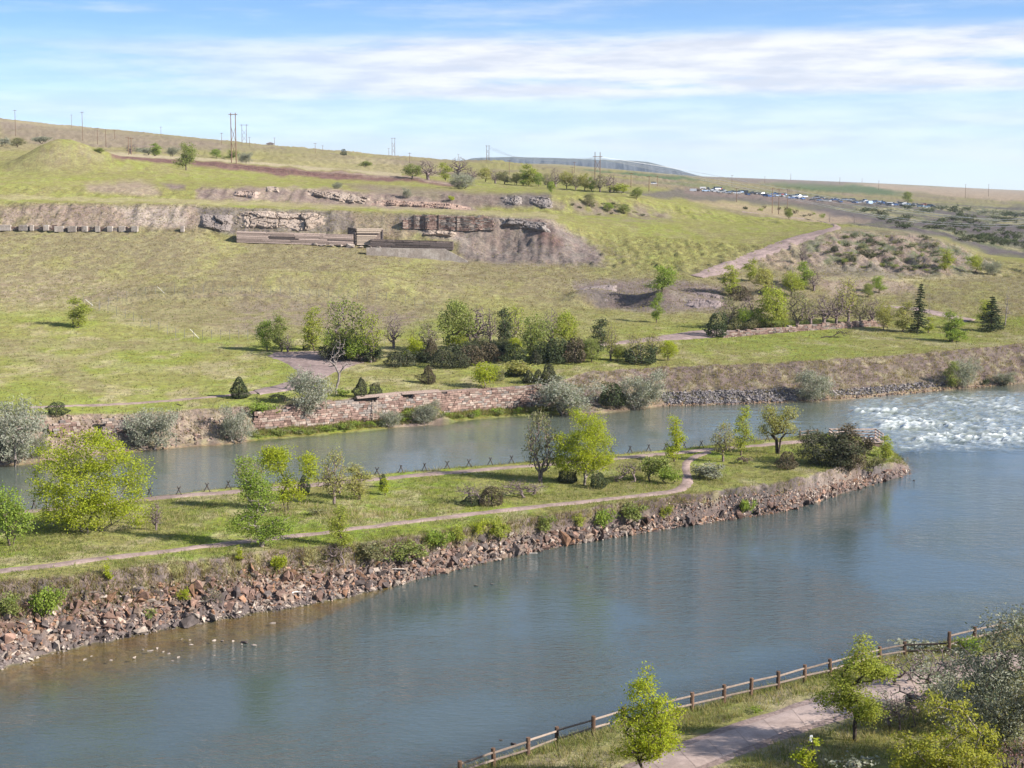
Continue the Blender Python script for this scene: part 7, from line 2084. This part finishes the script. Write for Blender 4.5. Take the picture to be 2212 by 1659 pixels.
# ------------------------------------------------------------------ grass and straw standing on the land
def grass(name, lab, lo, hi, n, blades, hgt, wid, cols, seed, dens=None, spread=.16, pxr=(-60, 2270)):
    r = np.random.default_rng(seed)
    ri = r.integers(ROW[lo], ROW[hi], n * 6); ci = r.integers(1, NC - 2, n * 6)
    fx, fy = r.random(n * 6), r.random(n * 6)
    def lerp(G):
        return (G[ri, ci] * (1 - fx) + G[ri, ci + 1] * fx) * (1 - fy) + (G[ri + 1, ci] * (1 - fx) + G[ri + 1, ci + 1] * fx) * fy
    X, Y, Z = lerp(GX), lerp(GY), lerp(GZ)
    px, py = project(X, Y, Z)
    ok = (px > pxr[0]) & (px < pxr[1]) & (py < 1720) & (Z > .25) & ~on_path_mask(px, py)
    if dens is not None:
        ok &= r.random(n * 6) < dens(X, Y, Z, px, py)
    idx = np.nonzero(ok)[0][:n]
    X, Y, Z = X[idx], Y[idx], Z[idx]
    m = len(idx)
    B = np.repeat(np.stack([X, Y, Z], -1), blades, 0)
    off_ = r.normal(0, spread, (m * blades, 2))
    ang = r.uniform(0, 6.283, m * blades)
    h = np.repeat(hgt * r.uniform(.6, 1.4, m), blades) * r.uniform(.6, 1.2, m * blades)
    b0 = B.copy(); b0[:, :2] += off_; b0[:, 2] -= .06
    sd = np.stack([np.cos(ang), np.sin(ang), ang * 0], -1) * (wid * .5)
    tip = b0 + np.stack([off_[:, 0] * 1.2 + r.normal(0, .12 * hgt, m * blades), off_[:, 1] * 1.2 + r.normal(0, .12 * hgt, m * blades), h + .06], -1)
    co = np.stack([b0 - sd, b0 + sd, tip], 1).reshape(-1, 3)
    cc = np.array(cols)[np.repeat(r.integers(0, len(cols), m), blades)] * r.uniform(.75, 1.25, (m * blades, 1))
    me = fast_mesh(name, co, np.arange(len(co)).reshape(-1, 3), LEAF_PLAIN, np.repeat(cc, 3, 0), smooth=False)
    return tag(add(name, me), lab, None, None, 'stuff')
LEAF_PLAIN = leaf_material('grass_blades', (1.05, 1.05, 1.05), .5)
def on_path_mask(px, py):
    m = np.zeros(len(px), bool)
    for ea, eb in PATH_EDGES:
        P_ = np.concatenate([np.array(ea, float), np.array(eb, float)[::-1]])
        n = len(P_)
        ins = np.zeros(len(px), bool)
        for i in range(n):
            (xa, ya), (xb, yb) = P_[i], P_[(i + 1) % n]
            ins ^= ((ya > py) != (yb > py)) & (px < (xb - xa) * (py - ya) / (yb - ya + 1e-9) + xa)
        m |= ins
    return m
straw, lush_, mid_ = (.30, .255, .145), (.145, .178, .048), (.19, .195, .08)
grass('near_grass', 'tufts of green and straw grass on the near bank', 'N2', 'N4', 5200, 7, .30, .05, [straw, mid_, mid_, lush_, (.28, .25, .12)], 31)
grass('island_grass', 'grass and pale straw tufts on the island', 'I3', 'I6', 17000, 4, .22, .06, [lush_, lush_, lush_, mid_, mid_, straw], 32, lambda X, Y, Z, px, py: .35 + .65 * (vnoise(X * .25, Y * .25, 5) > .45))
grass('straw_patch', 'pale dry straw standing in the middle of the island', 'I3', 'I5', 3800, 5, .42, .05, [straw, (.40, .34, .21)], 33, lambda X, Y, Z, px, py: (np.exp(-((px - 690) / 190) ** 2 - ((py - 1112) / 22) ** 2) + .6 * np.exp(-((px - 1000) / 90) ** 2 - ((py - 1100) / 18) ** 2) + .25 * np.exp(-((px - 330) / 50) ** 2 - ((py - 1140) / 14) ** 2) + .25 * np.exp(-((px - 1340) / 120) ** 2 - ((py - 1062) / 10) ** 2)) * (vnoise(X * .5, Y * .5, 9) > .4))
grass('bank_grass', 'dry grass and weeds between the rocks at the top of the bank', 'I1', 'I3', 3600, 5, .34, .06, [straw, mid_, (.25, .22, .12), (.19, .14, .10)], 34, lambda X, Y, Z, px, py: smoothstep(1.4, 3.0, Z) * np.where(px > 1480, .35, .9))
grass('channel_edge_grass', 'straw grass along the channel edge of the island', 'I5', 'I6', 2600, 5, .4, .06, [straw, straw, mid_], 35)
grass('far_bank_grass', 'dry tussocks on the far river bank', 'S1', 'S3', 7000, 4, .34, .10, [(.22, .18, .11), (.26, .215, .13), (.17, .16, .08)], 36, lambda X, Y, Z, px, py: np.where(px > 1215, 1.0, .25))
grass('toe_grass', 'green grass at the foot of the long stone wall', 'S1', 'S2', 2600, 5, .4, .08, [lush_, mid_, (.25, .2, .1)], 37, lambda X, Y, Z, px, py: ((px > 540) & (px < 1215)) * 1.0)
grass('terrace_grass', 'tufts of grass on the far terrace', 'S3', 'T2', 16000, 3, .24, .11, [lush_, mid_, mid_, straw], 38)
grass('hill_grass', 'dry tussock grass over the hillside', 'T2', 'T5', 24000, 3, .30, .12, [(.26, .225, .13), (.225, .20, .105), (.215, .195, .095), (.27, .235, .145)], 39, lambda X, Y, Z, px, py: np.where((px > 880) & (px < 1300) & (py > 465) & (py < 570), .25, 1.0))

# ------------------------------------------------------------------ haze
def haze():
    m = bpy.data.materials.new('haze')
    m.use_nodes = True
    t = NT(m.node_tree)
    v = t.n('ShaderNodeVolumePrincipled', ins={'Color': (.74, .86, 1.0, 1), 'Density': HAZE, 'Anisotropy': .2})
    t.n('ShaderNodeOutputMaterial', ins={'Volume': v.outputs[0]})
    zt = float(max(GZ.max(), 215)) + 10
    zb = float(GZ.min()) - 12.0
    co = [(x, y, z) for x in (-9000, 9000) for y in (-150, 11500) for z in (zb, zt)]
    me = bpy.data.meshes.new('haze')
    me.from_pydata(co, [], BOXF)
    me.materials.append(m)
    o = add('haze', me)
    tag(o, 'pale blue air between the near bank and the horizon', None, None, 'stuff')
HAZE = 5.0e-5
haze()
